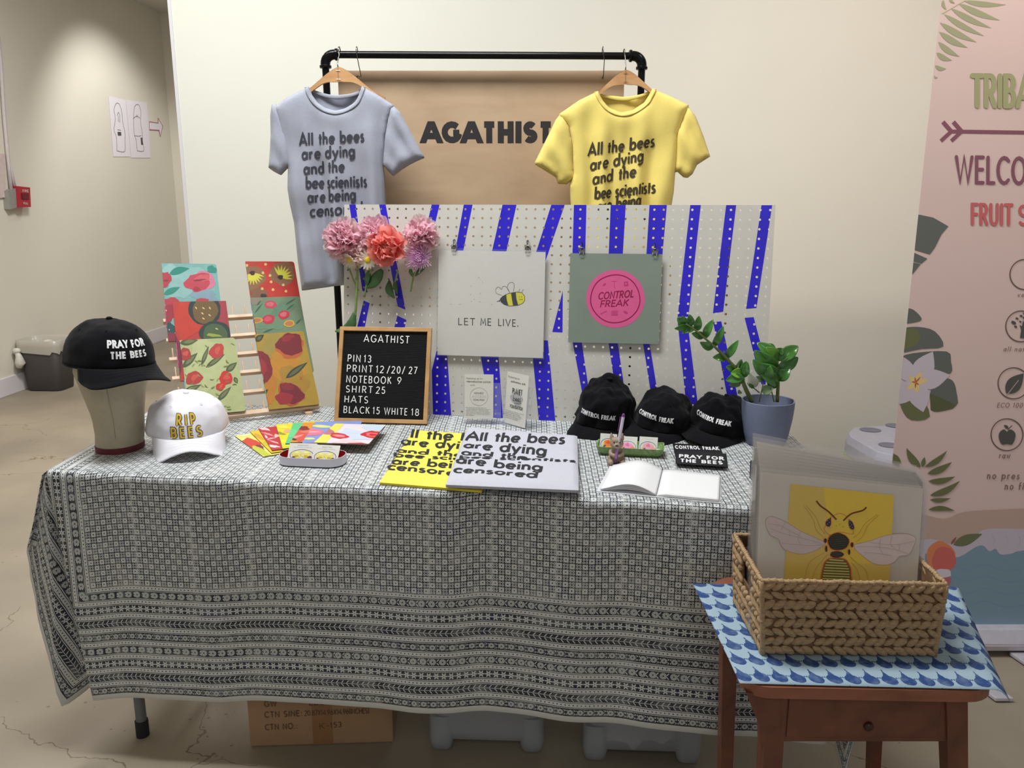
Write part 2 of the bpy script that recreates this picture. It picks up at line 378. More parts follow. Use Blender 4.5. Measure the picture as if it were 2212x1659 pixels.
# ------------------------------------------------------------------ setting
ZT = 0.745                                  # cloth surface on the table
def floor_mat():
    m, nt, b = newmat('concrete'); ns = nt.nodes; lk = nt.links
    tc = ns.new('ShaderNodeTexCoord')
    n1 = ns.new('ShaderNodeTexNoise'); n1.inputs['Scale'].default_value = 1.3; n1.inputs['Detail'].default_value = 7; lk.new(tc.outputs['Object'], n1.inputs[0])
    rp = ns.new('ShaderNodeValToRGB'); rp.color_ramp.elements[0].position = .3; rp.color_ramp.elements[1].position = .72
    rp.color_ramp.elements[0].color = lin((134, 126, 110)) + (1,); rp.color_ramp.elements[1].color = lin((170, 158, 139)) + (1,)
    lk.new(n1.outputs['Fac'], rp.inputs[0])
    nd = ns.new('ShaderNodeTexNoise'); nd.inputs['Scale'].default_value = 5; nd.inputs['Detail'].default_value = 6; lk.new(tc.outputs['Object'], nd.inputs[0])
    ad = ns.new('ShaderNodeVectorMath'); ad.operation = 'MULTIPLY_ADD'; lk.new(nd.outputs['Color'], ad.inputs[0]); ad.inputs[1].default_value = (.22, .22, .22); lk.new(tc.outputs['Object'], ad.inputs[2])
    vo = ns.new('ShaderNodeTexVoronoi'); vo.feature = 'DISTANCE_TO_EDGE'; vo.inputs['Scale'].default_value = .85; lk.new(ad.outputs[0], vo.inputs['Vector'])
    crack = N(nt, vo.outputs['Distance']).lt(0.0013)
    gate = N(nt, n1.outputs['Fac']).gt(0.50)
    sp = ns.new('ShaderNodeTexVoronoi'); sp.inputs['Scale'].default_value = 26; lk.new(tc.outputs['Object'], sp.inputs['Vector'])
    ng = ns.new('ShaderNodeTexNoise'); ng.inputs['Scale'].default_value = 3.2; lk.new(tc.outputs['Object'], ng.inputs[0])
    spots = N(nt, sp.outputs['Distance']).lt(0.12) * N(nt, ng.outputs['Fac']).gt(0.56)
    t = (crack * gate * 0.75).mx(spots * 0.55)
    mx = ns.new('ShaderNodeMix'); mx.data_type = 'RGBA'; lk.new(t.k, mx.inputs[0]); lk.new(rp.outputs[0], mx.inputs[6]); mx.inputs[7].default_value = lin((104, 86, 66)) + (1,)
    lk.new(mx.outputs[2], b.inputs['Base Color']); b.inputs['Roughness'].default_value = .62
    n3 = ns.new('ShaderNodeTexNoise'); n3.inputs['Scale'].default_value = 60; lk.new(tc.outputs['Object'], n3.inputs[0])
    bp = ns.new('ShaderNodeBump'); bp.inputs['Strength'].default_value = .25; bp.inputs['Distance'].default_value = .002; lk.new(n3.outputs['Fac'], bp.inputs['Height']); lk.new(bp.outputs[0], b.inputs['Normal'])
    return m
def S(o, kind='structure'): o['kind'] = kind; return o
m_wall = M('wall_paint', (232, 230, 218), .75, var=.012, scale=3, bump=.06, bscale=260)
m_wall2 = M('corridor_paint', (226, 222, 208), .75, var=.015, scale=2, bump=.06, bscale=260)
m_white = M('white_gloss', (226, 222, 226), .4, var=.01)
m_ceil = M('ceiling_paint', (215, 212, 204), .8, var=.01)
S(MB().grid(lambda a, b: (-5 + 10 * a, -3 + 13 * b, 0), 1, 1).build('floor', floor_mat()))
wl0, wl1 = Vector((-3.59, 5.64, 0)), Vector((-3.451, 8.057, 0)); wd = (wl1 - wl0).normalized(); wn = Vector((wd.y, -wd.x, 0))
def PL(x, y, off=0.0): return PP(x, y, wl0 + wn * off, wn)
cc = PL(345, 27); ZC, YF = cc.z, cc.y
wa = wl0 - wd * 8.5; wb = wl0 + wd * ((YF - wl0.y) / wd.y)
S(MB().obox(wa - wn * .1, wd * (wb - wa).length, wn * .1, (0, 0, ZC)).build('wall_left', m_wall2))
S(MB().box((0.5, YF + .05, ZC / 2), (9.5, .1, ZC)).build('wall_back', m_wall2))
S(MB().obox(wa, wd * (wb - wa).length, wn * .012, (0, 0, .13)).build('baseboard_left', m_white, bevel=.003))
S(MB().box((0.5, YF - .006, .065), (8.6, .012, .13)).build('baseboard_back', m_white))
YW = 3.4; xl = PY(364, 0, YW).x; xr = 2.9
S(MB().obox((xl, YW, 0), (xr - xl, 0, 0), (0, .11, 0), (0, 0, ZC)).build('wall_partition', m_wall))
S(MB().obox((xl - .004, YW - .003, 0), (.012, 0, 0), (0, .116, 0), (0, 0, ZC)).build('trim_1', m_white))
S(MB().obox((-5, -3, ZC), (10, 0, 0), (0, 13, 0), (0, 0, .1)).build('ceiling', m_ceil))

# ------------------------------------------------------------------ folding table
FL = PZ(106, 1014, ZT); BLt = PZ(350, 872, ZT); 
FR = Vector((0.735, 1.585, ZT)); BR = Vector((0.76, 2.36, ZT))
e1 = (FR - FL).normalized(); WT = (FR - FL).length; e2 = Vector((e1.y, -e1.x, 0))     # e2 points to the viewer
if e2.y > 0: e2 = -e2
m_tab = M('grey_plastic', (196, 196, 190), .5)
m_steel = M('grey_powder_steel', (118, 122, 126), .4, metal=.2)
m_rub = M('black_rubber', (34, 34, 38), .7)
tb = thing('folding_table', 'long folding table on grey tubular legs, hidden under the block-printed cloth', 'table', (FL.x + .9, 2.1, 0))
q = [FL - e2 * .004 + e1 * .004, FR - e2 * .004 - e1 * .004, BR - e1 * .01 + Vector((0, -.01, 0)), BLt + e1 * .01 + Vector((0, -.01, 0))]
mb = MB(); mb.poly([(p.x, p.y) for p in q], lambda x, y, t: Vector((x, y, ZT - .006 + t)), None, .04); mb.build('table_top', m_tab, tb)
lf = PZ(309, 1588, 0)
for (x, y) in ((lf.x, lf.y), (lf.x + .03, lf.y + .47), (.60, 1.69), (.64, 2.2)):
    l = MB().tube([(x, y, .012), (x, y, ZT - .046)], .0135, 14).build('leg', m_steel, tb, True, ang=40)
    MB().tube([(x, y, 0), (x, y, .045)], .0165, 14).build('rubber_foot', m_rub, l, True, ang=40)
for (xa, ya, xb, yb) in ((lf.x, lf.y, lf.x + .03, lf.y + .47), (.60, 1.69, .64, 2.2)):
    MB().tube([(xa, ya, .3), (xb, yb, .3)], .009, 10).build('stretcher', m_steel, tb, True, ang=40)

# ------------------------------------------------------------------ block-printed tablecloth
def cloth_mat(Wt, Vt):
    m, nt, b = newmat('block_print_cotton'); ns = nt.nodes; lk = nt.links
    uv = ns.new('ShaderNodeUVMap'); sx = ns.new('ShaderNodeSeparateXYZ'); lk.new(uv.outputs[0], sx.inputs[0])
    nz = ns.new('ShaderNodeTexNoise'); nz.inputs['Scale'].default_value = 90; nz.inputs['Detail'].default_value = 3; lk.new(uv.outputs[0], nz.inputs[0])
    nw = ns.new('ShaderNodeTexNoise'); nw.inputs['Scale'].default_value = 14; lk.new(uv.outputs[0], nw.inputs[0])
    wob = (N(nt, nz.outputs['Fac']) - .5) * .0016 + (N(nt, nw.outputs['Fac']) - .5) * .003
    u = N(nt, sx.outputs[0]) + wob; v = N(nt, sx.outputs[1]) + wob
    dr = Wt - u; du = u.mn(dr); d = du.mn(v)
    side = du.lt(v); along = u + (v - u) * side
    HEM, P, NB = .013, .0356, 8
    t = (d - HEM) / P; f = t.fr(); k = t.fl().mod(4.0)
    # dotted light stripe with two dark rules, upper 42% of each band
    ds = .0092; dx = (along / ds).fr() - .5; yy = (f - .80) * (P / ds)
    dots = (dx * dx + yy * yy).sq().lt(.17)
    rule = ((f - .64).ab().lt(.022)).mx((f - .955).ab().lt(.022)).mx(dots)
    # motifs in the lower 60%
    my = (f - .30) * P                                      # metres from the middle of the motif strip
    def cell(pitch, ph=0.0): return ((along / pitch + ph).fr() - .5) * pitch
    sx_ = cell(.0172); r = (sx_ * sx_ + my * my).sq(); an = my.op('ARCTAN2', sx_)
    star = r.lt(.0062 + .0026 * (an * 6.0).cos()) * r.gt(.0012)
    lx = cell(.0125); ay = my.ab(); p_ = lx - ay * .8 + .0035; leaf = ((p_ * p_ * 6.5 + (ay - .0046) * (ay - .0046) * 1.0)).lt(.0000140)
    leaf = leaf.mx(ay.lt(.0006))
    fx = cell(.0225); r2 = (fx * fx + my * my).sq(); an2 = my.op('ARCTAN2', fx)
    fl6 = r2.lt(.0078) * (an2 * 6.0).sin().ab().gt(.42) * r2.gt(.0018)
    gx = cell(.0112, .25); ell = ((gx * gx * .35 + (ay - .0042) * (ay - .0042) * 1.6))
    ring = ell.lt(.0000085) * ell.gt(.0000030)
    lf2 = (((gx - ay * .7) * (gx - ay * .7) * 5.0 + (ay - .0045) * (ay - .0045))).lt(.0000110)
    wide = (fx.ab()).gt(.0062)
    lattice = (ring * wide).mx(fl6 * (r2.lt(.0066)))
    leaffl = (lf2 * wide).mx(fl6)
    k0 = k.lt(.5); k1 = k.gt(.5) * k.lt(1.5); k2 = k.gt(1.5) * k.lt(2.5); k3 = k.gt(2.5)
    mot = (lattice * k0).mx(leaf * k1).mx(star * k2).mx(leaffl * k3)
    motif_dark = (1.0 - mot) * (1.0 - ((f - .30).ab().gt(.27)) * ((f - .30).ab().lt(.315)))
    inm = f.lt(.62)
    band_dark = rule + (motif_dark - rule) * inm
    # field of dotted squares and ring clusters
    c = .01415; blk = (u / (c * 10)).fr(); cu = u / c; cv = v / c
    par = (cu.fl() + cv.fl()).mod(2.0).gt(.5)
    x = cu.fr() - .5; y = cv.fr() - .5; xa, ya = x.ab(), y.ab(); mxy = xa.mx(ya); rr = (x * x + y * y).sq()
    sq = mxy.lt(.425) * rr.gt(.115)
    qx = xa - .235; qy = ya - .235; rq = (qx * qx + qy * qy).sq(); rings = rq.lt(.20) * rq.gt(.075)
    light = sq + (rings - sq) * par
    seam = (blk - .5).ab().gt(.494)
    field_dark = (1.0 - light.mx(seam))
    isf = d.gt(HEM + P * NB)
    dark = band_dark + (field_dark - band_dark) * isf
    dark = dark * d.gt(HEM)
    n3 = ns.new('ShaderNodeTexNoise'); n3.inputs['Scale'].default_value = 22; n3.inputs['Detail'].default_value = 6; n3.inputs['Roughness'].default_value = .65; lk.new(uv.outputs[0], n3.inputs[0])
    fade = (N(nt, n3.outputs['Fac']) * 1.3 + .30).mn(1.0)
    dk = dark * fade
    ink = ns.new('ShaderNodeMix'); ink.data_type = 'RGBA'; ink.inputs[6].default_value = lin((48, 54, 62)) + (1,); ink.inputs[7].default_value = lin((40, 46, 76)) + (1,)
    g = ((N(nt, nw.outputs['Fac']) - .55) * 8.0).op('MAXIMUM', 0.0, clamp=True); lk.new(g.k, ink.inputs[0])
    mx = ns.new('ShaderNodeMix'); mx.data_type = 'RGBA'; lk.new(dk.k, mx.inputs[0]); mx.inputs[6].default_value = lin((216, 219, 217)) + (1,); lk.new(ink.outputs[2], mx.inputs[7])
    lk.new(mx.outputs[2], b.inputs['Base Color']); b.inputs['Roughness'].default_value = .85
    b.inputs['Sheen Weight'].default_value = .15
    wv = ns.new('ShaderNodeTexNoise'); wv.inputs['Scale'].default_value = 700; lk.new(uv.outputs[0], wv.inputs[0])
    bp = ns.new('ShaderNodeBump'); bp.inputs['Strength'].default_value = .2; bp.inputs['Distance'].default_value = .0006; lk.new(wv.outputs['Fac'], bp.inputs['Height']); lk.new(bp.outputs[0], b.inputs['Normal'])
    return m
BORD = .013 + .0356 * 8
AL = BORD - .086; AR = .30; WTOT = AL + WT + AR
hem_px = [(185, 1507), (330, 1505), (460, 1516), (650, 1516), (780, 1524), (960, 1539), (1060, 1537), (1250, 1558), (1350, 1563), (1480, 1577), (1640, 1594), (1760, 1606)]
hem = []
for a, b_ in hem_px:
    p = PP(a, b_, FL + e2 * .02, e2); hem.append(((p - FL).dot(e1), ZT - p.z + .01))
def overhang(s):
    if s <= hem[0][0]: return hem[0][1]
    for (s0, h0), (s1, h1) in zip(hem, hem[1:]):
        if s <= s1: t = (s - s0) / (s1 - s0); t = t * t * (3 - 2 * t); return h0 + (h1 - h0) * t
    return hem[-1][1]
RND = .012
def drop(b):                                # outward, down for cloth length b past an edge
    if b < RND * pi / 2: a = b / RND; return RND * sin(a), RND * (1 - cos(a))
    return RND, RND + b - RND * pi / 2
def fold(s, b):
    k = min(1, max(0, b / .5))
    return k * (.006 + .004 * sin(s * 9.5 + .4) + .003 * sin(s * 21 + 1.1 + b) + .002 * sin(s * 37) * k + .003 * noise.noise(Vector((s * 3, b * 2, 0))))
FOLDL, FOLDR = .10, -.10
mb = MB()
TX = 60
def top_pt(a, b):
    p0 = FL.lerp(FR, a); p1 = BLt.lerp(BR, a); return p0.lerp(p1, b)
mb.grid(lambda a, b: top_pt(a, b) + Vector((0, 0, .0004 * sin(a * 90) * sin(b * 20))), TX, 24, None,
        lambda a, b: (AL + a * WT, overhang(a * WT) + b * .74))
def front_pt(a, b):
    s0 = 0.0; L = overhang(a * WT) * b
    s = FOLDL * L + a * (WT - FOLDL * L + FOLDR * L); L = overhang(s) * b
    o, dn = drop(L); return FL + e1 * s + e2 * (o + fold(s, L)) - Vector((0, 0, dn))
def front_uv(a, b):
    L = overhang(a * WT) * b; s = FOLDL * L + a * (WT - FOLDL * L + FOLDR * L); O = overhang(s); return (AL + s, O * (1 - b))
mb.grid(lambda a, b: front_pt(a, (b * b * .5 + b * .5)), 170, 46, None, lambda a, b: front_uv(a, b * b * .5 + b * .5))
# side drapes
sdl = (BLt - FL).normalized(); outl = Vector((-sdl.y, sdl.x, 0)); 
if outl.x > 0: outl = -outl
def side_pt(c0, sd, out, Lm, flare):
    def f(a, b):
        L = Lm * b; o, dn = drop(L); return c0 + sd * (a * .74) + out * (o + flare * L * (1 + .25 * sin(a * 14))) - Vector((0, 0, dn))
    return f
Ol, Or = overhang(0), overhang(WT)
mb.grid(side_pt(FL, sdl, outl, AL, .30), 30, 10, None, lambda a, b: (AL - AL * b, Ol + a * .74))
sdr = (BR - FR).normalized(); outr = Vector((sdr.y, -sdr.x, 0))
mb.grid(side_pt(FR, sdr, outr, AR, .12), 30, 10, None, lambda a, b: (AL + WT + AR * b, Or + a * .74))
# corner falls: cloth hanging as a fold from each front corner
def corner(C0, keys, A, O, sgn, uv0):
    th = [k[0] for k in keys]
    def dirv(t):
        for i in range(len(keys) - 1):
            if t <= th[i + 1] or i == len(keys) - 2:
                k = (t - th[i]) / (th[i + 1] - th[i]); k = k * k * (3 - 2 * k) * .5 + k * .5
                a, b = keys[i], keys[i + 1]; x = a[1] + (b[1] - a[1]) * k; y = a[2] + (b[2] - a[2]) * k; break
        return Vector((x, y, -1)).normalized()
    def rmax(t):
        r = radians(t); c, s_ = cos(r), sin(r); m = 9
        if c > 1e-6: m = min(m, O / c)
        if s_ > 1e-6: m = min(m, A / s_)
        return m
    def tt(a): return th[0] + (th[-1] - th[0]) * a
    def fp(a, b):
        t = tt(a); r = rmax(t) * b; g = dirv(t); g.x *= 1 if sgn < 0 else -1
        dz = RND * min(1, r / .02)
        return C0 + (e1 * g.x + Vector((-e1.y, e1.x, 0)) * g.y) * r + (e2 * RND * min(1, r / .02)) * max(0, cos(radians(t))) + Vector((0, 0, g.z * r + .3 * dz))
    def fu(a, b):
        t = tt(a); r = rmax(t) * b; ca, cb = r * sin(radians(t)), r * cos(radians(t)); return (uv0 + sgn * ca, O - cb)
    mb.grid(fp, 64, 26, None, fu)
corner(FL, [(-5.7, .10, .0), (2, .085, .06), (9, .045, .12), (14, -.01, .10), (21, -.07, -.02), (34, -.22, .02), (46, -.36, .08), (60, -.46, .10), (75, -.44, .05), (90, -.30, 0.0)], AL, Ol, -1, AL)
corner(FR, [(-5.7, .10, .0), (4, .07, .09), (14, .02, .16), (22, .03, .10), (29, .02, -.02), (40, -.04, .02), (60, -.10, .08), (90, -.12, 0.0)], AR, Or, 1, AL + WT)
cl = mb.build('tablecloth', cloth_mat(WTOT, 2), None, True, solid=.0012, soff=0.0)
tag(cl, 'grey and navy block-printed cotton cloth draped over the long folding table', 'tablecloth')
# ------------------------------------------------------------------ pipe clothing rack
m_pipe = M('black_iron_pipe', (22, 22, 24), .22, metal=.6, var=.15, bump=.05)
m_wire = M('hook_wire', (120, 116, 110), .3, metal=.9)
YR = 2.60
pl, pr = PY(702, 118, YR), PY(1387, 121, YR)
RP = .0105
rk = thing('clothing_rack', 'black iron pipe clothing rack standing behind the table', 'clothing rack', ((pl.x + pr.x) / 2, YR, 0))
def post(p, side):
    b = Vector((p.x + (.012 if side < 0 else -.004), YR, 0))
    o = MB().tube([Vector((p.x, YR, p.z - .03)), b], RP, 18).build('upright_pipe', m_pipe, rk, True, ang=40)
    return o
post(pl, -1); post(pr, 1)
MB().tube([pl + Vector((.03, 0, 0)), pr - Vector((.03, 0, 0))], RP, 18).build('crossbar', m_pipe, rk, True, ang=40)
for p, sg in ((pl, 1), (pr, -1)):
    e = MB(); pts = []
    for i in range(9):
        a = pi / 2 * i / 8; pts.append(p + Vector((sg * .026 * (1 - cos(a)), 0, -.026 * (1 - sin(a)))))
    e.tube([pts[0] - Vector((0, 0, .006))] + pts + [pts[-1] + Vector((sg * .006, 0, 0))], .0145, 18)
    for c, d in ((pts[0] - Vector((0, 0, .008)), Vector((0, 0, 1))), (pts[-1] + Vector((sg * .008, 0, 0)), Vector((1, 0, 0)))):
        e.tube([c - d * .005, c - d * .003, c + d * .003, c + d * .005], [.0150, .0175, .0175, .0150], 18)
    e.build('elbow_fitting', m_pipe, rk, True, ang=50)
for x in (pl.x + .012, pr.x - .004):
    MB().tube([(x, YR - .22, .012), (x, YR + .22, .012)], RP, 14).build('foot_pipe', m_pipe, rk, True, ang=40)
# plywood shop sign
def wood_mat(name, c1, c2, sc=(2, 30, 30), rough=.5, nscale=3, dist=1.5):
    m, nt, b = newmat(name); ns = nt.nodes; lk = nt.links
    tc = ns.new('ShaderNodeTexCoord'); mp = ns.new('ShaderNodeMapping'); mp.inputs['Scale'].default_value = sc; lk.new(tc.outputs['Object'], mp.inputs[0])
    n = ns.new('ShaderNodeTexNoise'); n.inputs['Scale'].default_value = nscale; n.inputs['Detail'].default_value = 6; n.inputs['Distortion'].default_value = dist; lk.new(mp.outputs[0], n.inputs[0])
    rp = ns.new('ShaderNodeValToRGB'); rp.color_ramp.elements[0].position = .32; rp.color_ramp.elements[1].position = .68
    rp.color_ramp.elements[0].color = lin(c1) + (1,); rp.color_ramp.elements[1].color = lin(c2) + (1,)
    lk.new(n.outputs['Fac'], rp.inputs[0]); lk.new(rp.outputs[0], b.inputs['Base Color']); b.inputs['Roughness'].default_value = rough
    bp = ns.new('ShaderNodeBump'); bp.inputs['Strength'].default_value = .12; bp.inputs['Distance'].default_value = .001; lk.new(n.outputs['Fac'], bp.inputs['Height']); lk.new(bp.outputs[0], b.inputs['Normal'])
    return m
m_ply = wood_mat('birch_plywood', (184, 155, 124), (202, 174, 142), (1.6, 1, 5), .45, 2.2, .8)
YS = 2.64
s0, s1 = PY(729, 152, YS), PY(1349, 155, YS)
sg = thing('wooden_sign', 'birch plywood sign board lettered AGATHIST hanging from the black pipe rack', 'sign', ((s0.x + s1.x) / 2, YS, s0.z))
zb = 1.02
MB().obox((s0.x, YS, zb), (s1.x - s0.x, 0, 0), (0, .012, 0), (0, 0, s0.z - zb)).build('board', m_ply, sg, bevel=.001)
m_ink = M('black_vinyl', (44, 42, 42), .5, var=.04)
mb = MB(); a, b_ = PY(916, 309, YS), PY(1190, 309, YS); h_ = PY(915, 262, YS).z - a.z
put_text(mb, 'ÂGÂTHIST', (a.x, a.z), (b_.x, b_.z), (0, h_), lambda x, y, t: Vector((x, YS - .0006 - t, y)), weight=.29, track=.27, step=0, heavy=True)
mb.build('lettering', m_ink, sg)
for px in (771, 1302):
    t = PY(px, 109, YR); bt = PY(px + (0 if px < 1000 else 0), 168, YS - .004)
    pts = [Vector((t.x, YR + .012, t.z - .012))]
    for i in range(9): aa = pi * i / 8; pts.append(Vector((t.x, YR + .0135 * cos(aa), t.z - .002 + .0125 * sin(aa) )))
    pts += [Vector((t.x + .004, YR - .013, t.z - .03)), Vector((t.x + .006, YS - .02, t.z - .07)), bt + Vector((0, -.003, .004)), bt + Vector((0, .004, 0))]
    MB().tube(pts, .0013, 8).build('hanging_wire', m_wire, sg, True)
    MB().ell(bt, (.003, .003, .003), 10, 6).build('eyelet', m_wire, sg, True)

# ------------------------------------------------------------------ hangers
m_hang = wood_mat('hanger_wood', (196, 146, 98), (218, 172, 122), (3, 3, 12), .35, 4, .6)
def hanger(top_px, apex, lend, rend, Y, label, tilt=0.0):
    t = PY(*top_px, YR); ap = PY(*apex, Y); l = PY(*lend, Y); r = PY(*rend, Y)
    h = thing('clothes_hanger', label, 'hanger', ap, 'wooden hangers on the pipe rack')
    # curved wooden yoke: outline swept between left tip, apex and right tip
    mid = (l + r) / 2; n = 26; up, dn = [], []
    for i in range(n + 1):
        k = i / n; s_ = abs(2 * k - 1); x = l.x + (r.x - l.x) * k; zb_ = l.z + (r.z - l.z) * k
        H = ap.z - mid.z
        zz = zb_ + H * (1 - s_ ** 1.35 * .93 - .07 * s_) * 1.0
        zz = zb_ + H * (math.exp(-(s_ * 1.55) ** 2) * .62 + .38 * (1 - s_))
        th = .012 + .027 * math.exp(-(s_ * 3.4) ** 2)
        up.append((x, zz)); dn.append((x, zz - th))
    m_ = MB(); m_.poly(up + dn[::-1], lambda x, y, t_: Vector((x, Y - .006 - t_ * 0 + (-t_), y)), None, .012)
    m_.build('yoke', m_hang, h, bevel=.002)
    pts = [Vector((ap.x, Y, ap.z - .008)), Vector((ap.x + (t.x - ap.x) * .3, Y, ap.z + .01))]
    zc = t.z + .004 - .0125
    pts.append(Vector((t.x + .002, YR - .016 + (0), zc - .012)))
    for i in range(10): aa = pi * i / 9; pts.append(Vector((t.x, YR - .0145 * cos(aa), zc + .0125 * sin(aa) + .001)))
    pts.append(Vector((t.x, YR + .012, zc - .008)))
    MB().tube(pts, .0017, 8).build('hook', m_wire, h, True)
    g = MB()
    for dz in (.010, .034): g.tube([(ap.x - .006, Y - .0075, ap.z - dz), (ap.x + .006, Y - .0075, ap.z - dz)], .0005, 5)
    g.tube([(ap.x, Y - .0073, ap.z - .002), (ap.x, Y - .0073, ap.z - .036)], .0004, 5)
    g.build('staple', m_wire, h)
    return h
YH = 2.53
hanger((733, 105), (731, 145), (640, 214), (832, 214), YH, 'wooden hanger holding the heather grey shirt on the rack')
hanger((1348, 110), (1351, 151), (1258, 226), (1442, 222), YH + .01, 'wooden hanger holding the pale yellow shirt on the rack')

# ------------------------------------------------------------------ hanging T-shirts
def segd(p, a, b):
    ax, ay = a; bx, by = b; dx, dy = bx - ax, by - ay; L = dx * dx + dy * dy
    t = 0 if L == 0 else max(0, min(1, ((p[0] - ax) * dx + (p[1] - ay) * dy) / L))
    return sqrt((p[0] - ax - dx * t) ** 2 + (p[1] - ay - dy * t) ** 2)
def inside(p, poly):
    c = False
    for i in range(len(poly)):
        a, b = poly[i - 1], poly[i]
        if (a[1] > p[1]) != (b[1] > p[1]) and p[0] < (b[0] - a[0]) * (p[1] - a[1]) / (b[1] - a[1]) + a[0]: c = not c
    return c
def smoothpts(px, k=3):                      # Catmull-Rom through a closed outline
    out = []; n = len(px)
    for i in range(n):
        p0, p1, p2, p3 = px[i - 1], px[i], px[(i + 1) % n], px[(i + 2) % n]
        for j in range(k):
            t = j / k; t2, t3 = t * t, t * t * t
            out.append(tuple(.5 * (2 * p1[m] + (p2[m] - p0[m]) * t + (2 * p0[m] - 5 * p1[m] + 4 * p2[m] - p3[m]) * t2 + (3 * p1[m] - p0[m] - 3 * p2[m] + p3[m]) * t3) for m in (0, 1)))
    return out
def sheet(outline, dep, step=.0075):          # outline in (x,z); dep(x,z,edge)->y
    ol = sub2(outline + [outline[0]], step)[:-1]
    xs = [p[0] for p in ol]; zs = [p[1] for p in ol]; pts = [Vector(p) for p in ol]; n = len(ol)
    z = min(zs)
    while z < max(zs):
        x = min(xs)
        while x < max(xs):
            q = (x + R.uniform(-.001, .001), z + R.uniform(-.001, .001))
            if inside(q, ol) and min(segd(q, ol[i - 1], ol[i]) for i in range(0, n)) > step * .55: pts.append(Vector(q))
            x += step
        z += step
    vs, es, fs, *_ = delaunay_2d_cdt(pts, [], [list(range(n))], 1, 1e-7)
    out = []
    for v in vs:
        ed = min(segd(v, ol[i - 1], ol[i]) for i in range(n)); out.append(Vector((v.x, dep(v.x, v.y, ed), v.y)))
    return out, [tuple(f) for f in fs]
def px2xz(pts, Y): return [(lambda p: (p.x, p.z))(PY(a, b, Y)) for a, b in pts]
def shirt(name, label, mat, inkm, Y, body, sleeves, neckf, neckb, lines, seed, amp, zhem_px, inkw):
    top = PY(*neckf[0], Y)
    t = thing('t_shirt', label, 't-shirt', (top.x, Y, top.z), 'printed shirts on the pipe rack')
    body2 = px2xz(body, Y); ztop = max(p[1] for p in body2)
    def foldy(x, z):
        k = min(1, max(0, (ztop - z) / .45)); k2 = min(1, max(0, (ztop - z) / .12))
        xx = x + .02 * noise.noise(Vector((x * 6, z * 2.2, seed)))
        return amp * (k * (.012 * sin(xx * 62 + seed) + .009 * sin(xx * 108 + 1.3 * seed + z * 4)) + k2 * .010 * noise.noise(Vector((x * 16, z * 9, seed + 3))))
    def depf(x, z, ed):
        e = min(1, ed / .035); return Y - .009 - .012 * sqrt(max(0, e * (2 - e))) - foldy(x, z) * min(1, ed / .02)
    def depb(x, z, ed):
        e = min(1, ed / .02); return Y + .008 + .006 * e + .004 * sin(x * 50 + z * 20)
    nf = neckf; nb = neckb
    front = px2xz(body + nf[1:-1], Y); back = px2xz(body + nb[1:-1], Y)
    v, f = sheet(front, depf); MB().add(v, f).build('front_panel', mat, t, True, solid=.0014)
    v, f = sheet(back, depb, .014); MB().add(v, f).build('back_panel', mat, t, True, solid=.0014)
    for i, (sl, off) in enumerate(sleeves):
        o2 = px2xz(sl, Y)
        def ds(x, z, ed, off=off): e = min(1, ed / .03); return Y + off - .017 * sqrt(max(0, e * (2 - e))) - .006 * noise.noise(Vector((x * 22, z * 14, seed + i))) * e - .004 * sin(x * 95 + z * 60) * e
        v, f = sheet(o2, ds, .008)
        def dk(x, z, ed): e = min(1, ed / .03); return Y + .004 + .012 * sqrt(max(0, e * (2 - e)))
        v2, f2 = sheet(o2, dk, .014)
        m_ = MB().add(v, f); m_.add(v2, f2); m_.build('sleeve', mat, t, True, solid=.0014)
    # ribbed collar, front and back
    def edgeY(x, z): return Y - .010
    c = MB()
    cf = smooth_open(px2xz(neckf, Y)); cb = smooth_open(px2xz(neckb, Y))
    olf = sub2(front + [front[0]], .02)[:-1]; ncx = (cf[0][0] + cf[-1][0]) / 2; ncz = cf[0][1] + .02
    def strip(mb, curve, sgn, yf, wdt):
        n = len(curve)
        def f(a, b):
            i = a * (n - 1); j = min(n - 2, int(i)); k = i - j; x = curve[j][0] + (curve[j + 1][0] - curve[j][0]) * k; z = curve[j][1] + (curve[j + 1][1] - curve[j][1]) * k
            dx, dz = x - ncx, z - ncz; L = sqrt(dx * dx + dz * dz) or 1; x += dx / L * wdt * b * (1 if abs(dz) > .0 else 1); z += dz / L * wdt * b
            return Vector((x, yf(x, z) + sgn * (.0012 + .0014 * sin(pi * b)), z))
        mb.grid(f, n * 2, 5)
    strip(c, cf, -1, lambda x, z: depf(x, z, min(segd((x, z), olf[i - 1], olf[i]) for i in range(len(olf)))) - .001, .0115)
    c.build('collar', mat, t, True, solid=.0016)
    c = MB(); strip(c, cb, -1, lambda x, z: Y + .006, .0115); c.build('back_collar', mat, t, True, solid=.0016)
    ol = sub2(front + [front[0]], .02)[:-1]
    def mp(x, z, tt):
        ed = min(segd((x, z), ol[i - 1], ol[i]) for i in range(len(ol))); return Vector((x, depf(x, z, ed) - .0026, z))
    L = MB()
    for txt, (x0, y0), (x1, y1), cap in lines:
        a = PY(x0, y0, Y); b = PY(x1, y1, Y); hh = a.z - PY(x0, y0 + cap, Y).z
        put_text(L, txt, (a.x, a.z), (b.x, b.z), (.0 + hh * .03, hh), mp, weight=inkw, track=.13, step=.25)
    L.build('lettering', inkm, t)
    return t
def smooth_open(p, k=5):
    out = []; n = len(p)
    for i in range(n - 1):
        p0, p1, p2, p3 = p[max(i - 1, 0)], p[i], p[i + 1], p[min(i + 2, n - 1)]
        for j in range(k):
            t = j / k; t2, t3 = t * t, t * t * t
            out.append(tuple(.5 * (2 * p1[m] + (p2[m] - p0[m]) * t + (2 * p0[m] - 5 * p1[m] + 4 * p2[m] - p3[m]) * t2 + (3 * p1[m] - p0[m] - 3 * p2[m] + p3[m]) * t3) for m in (0, 1)))
    return out + [p[-1]]
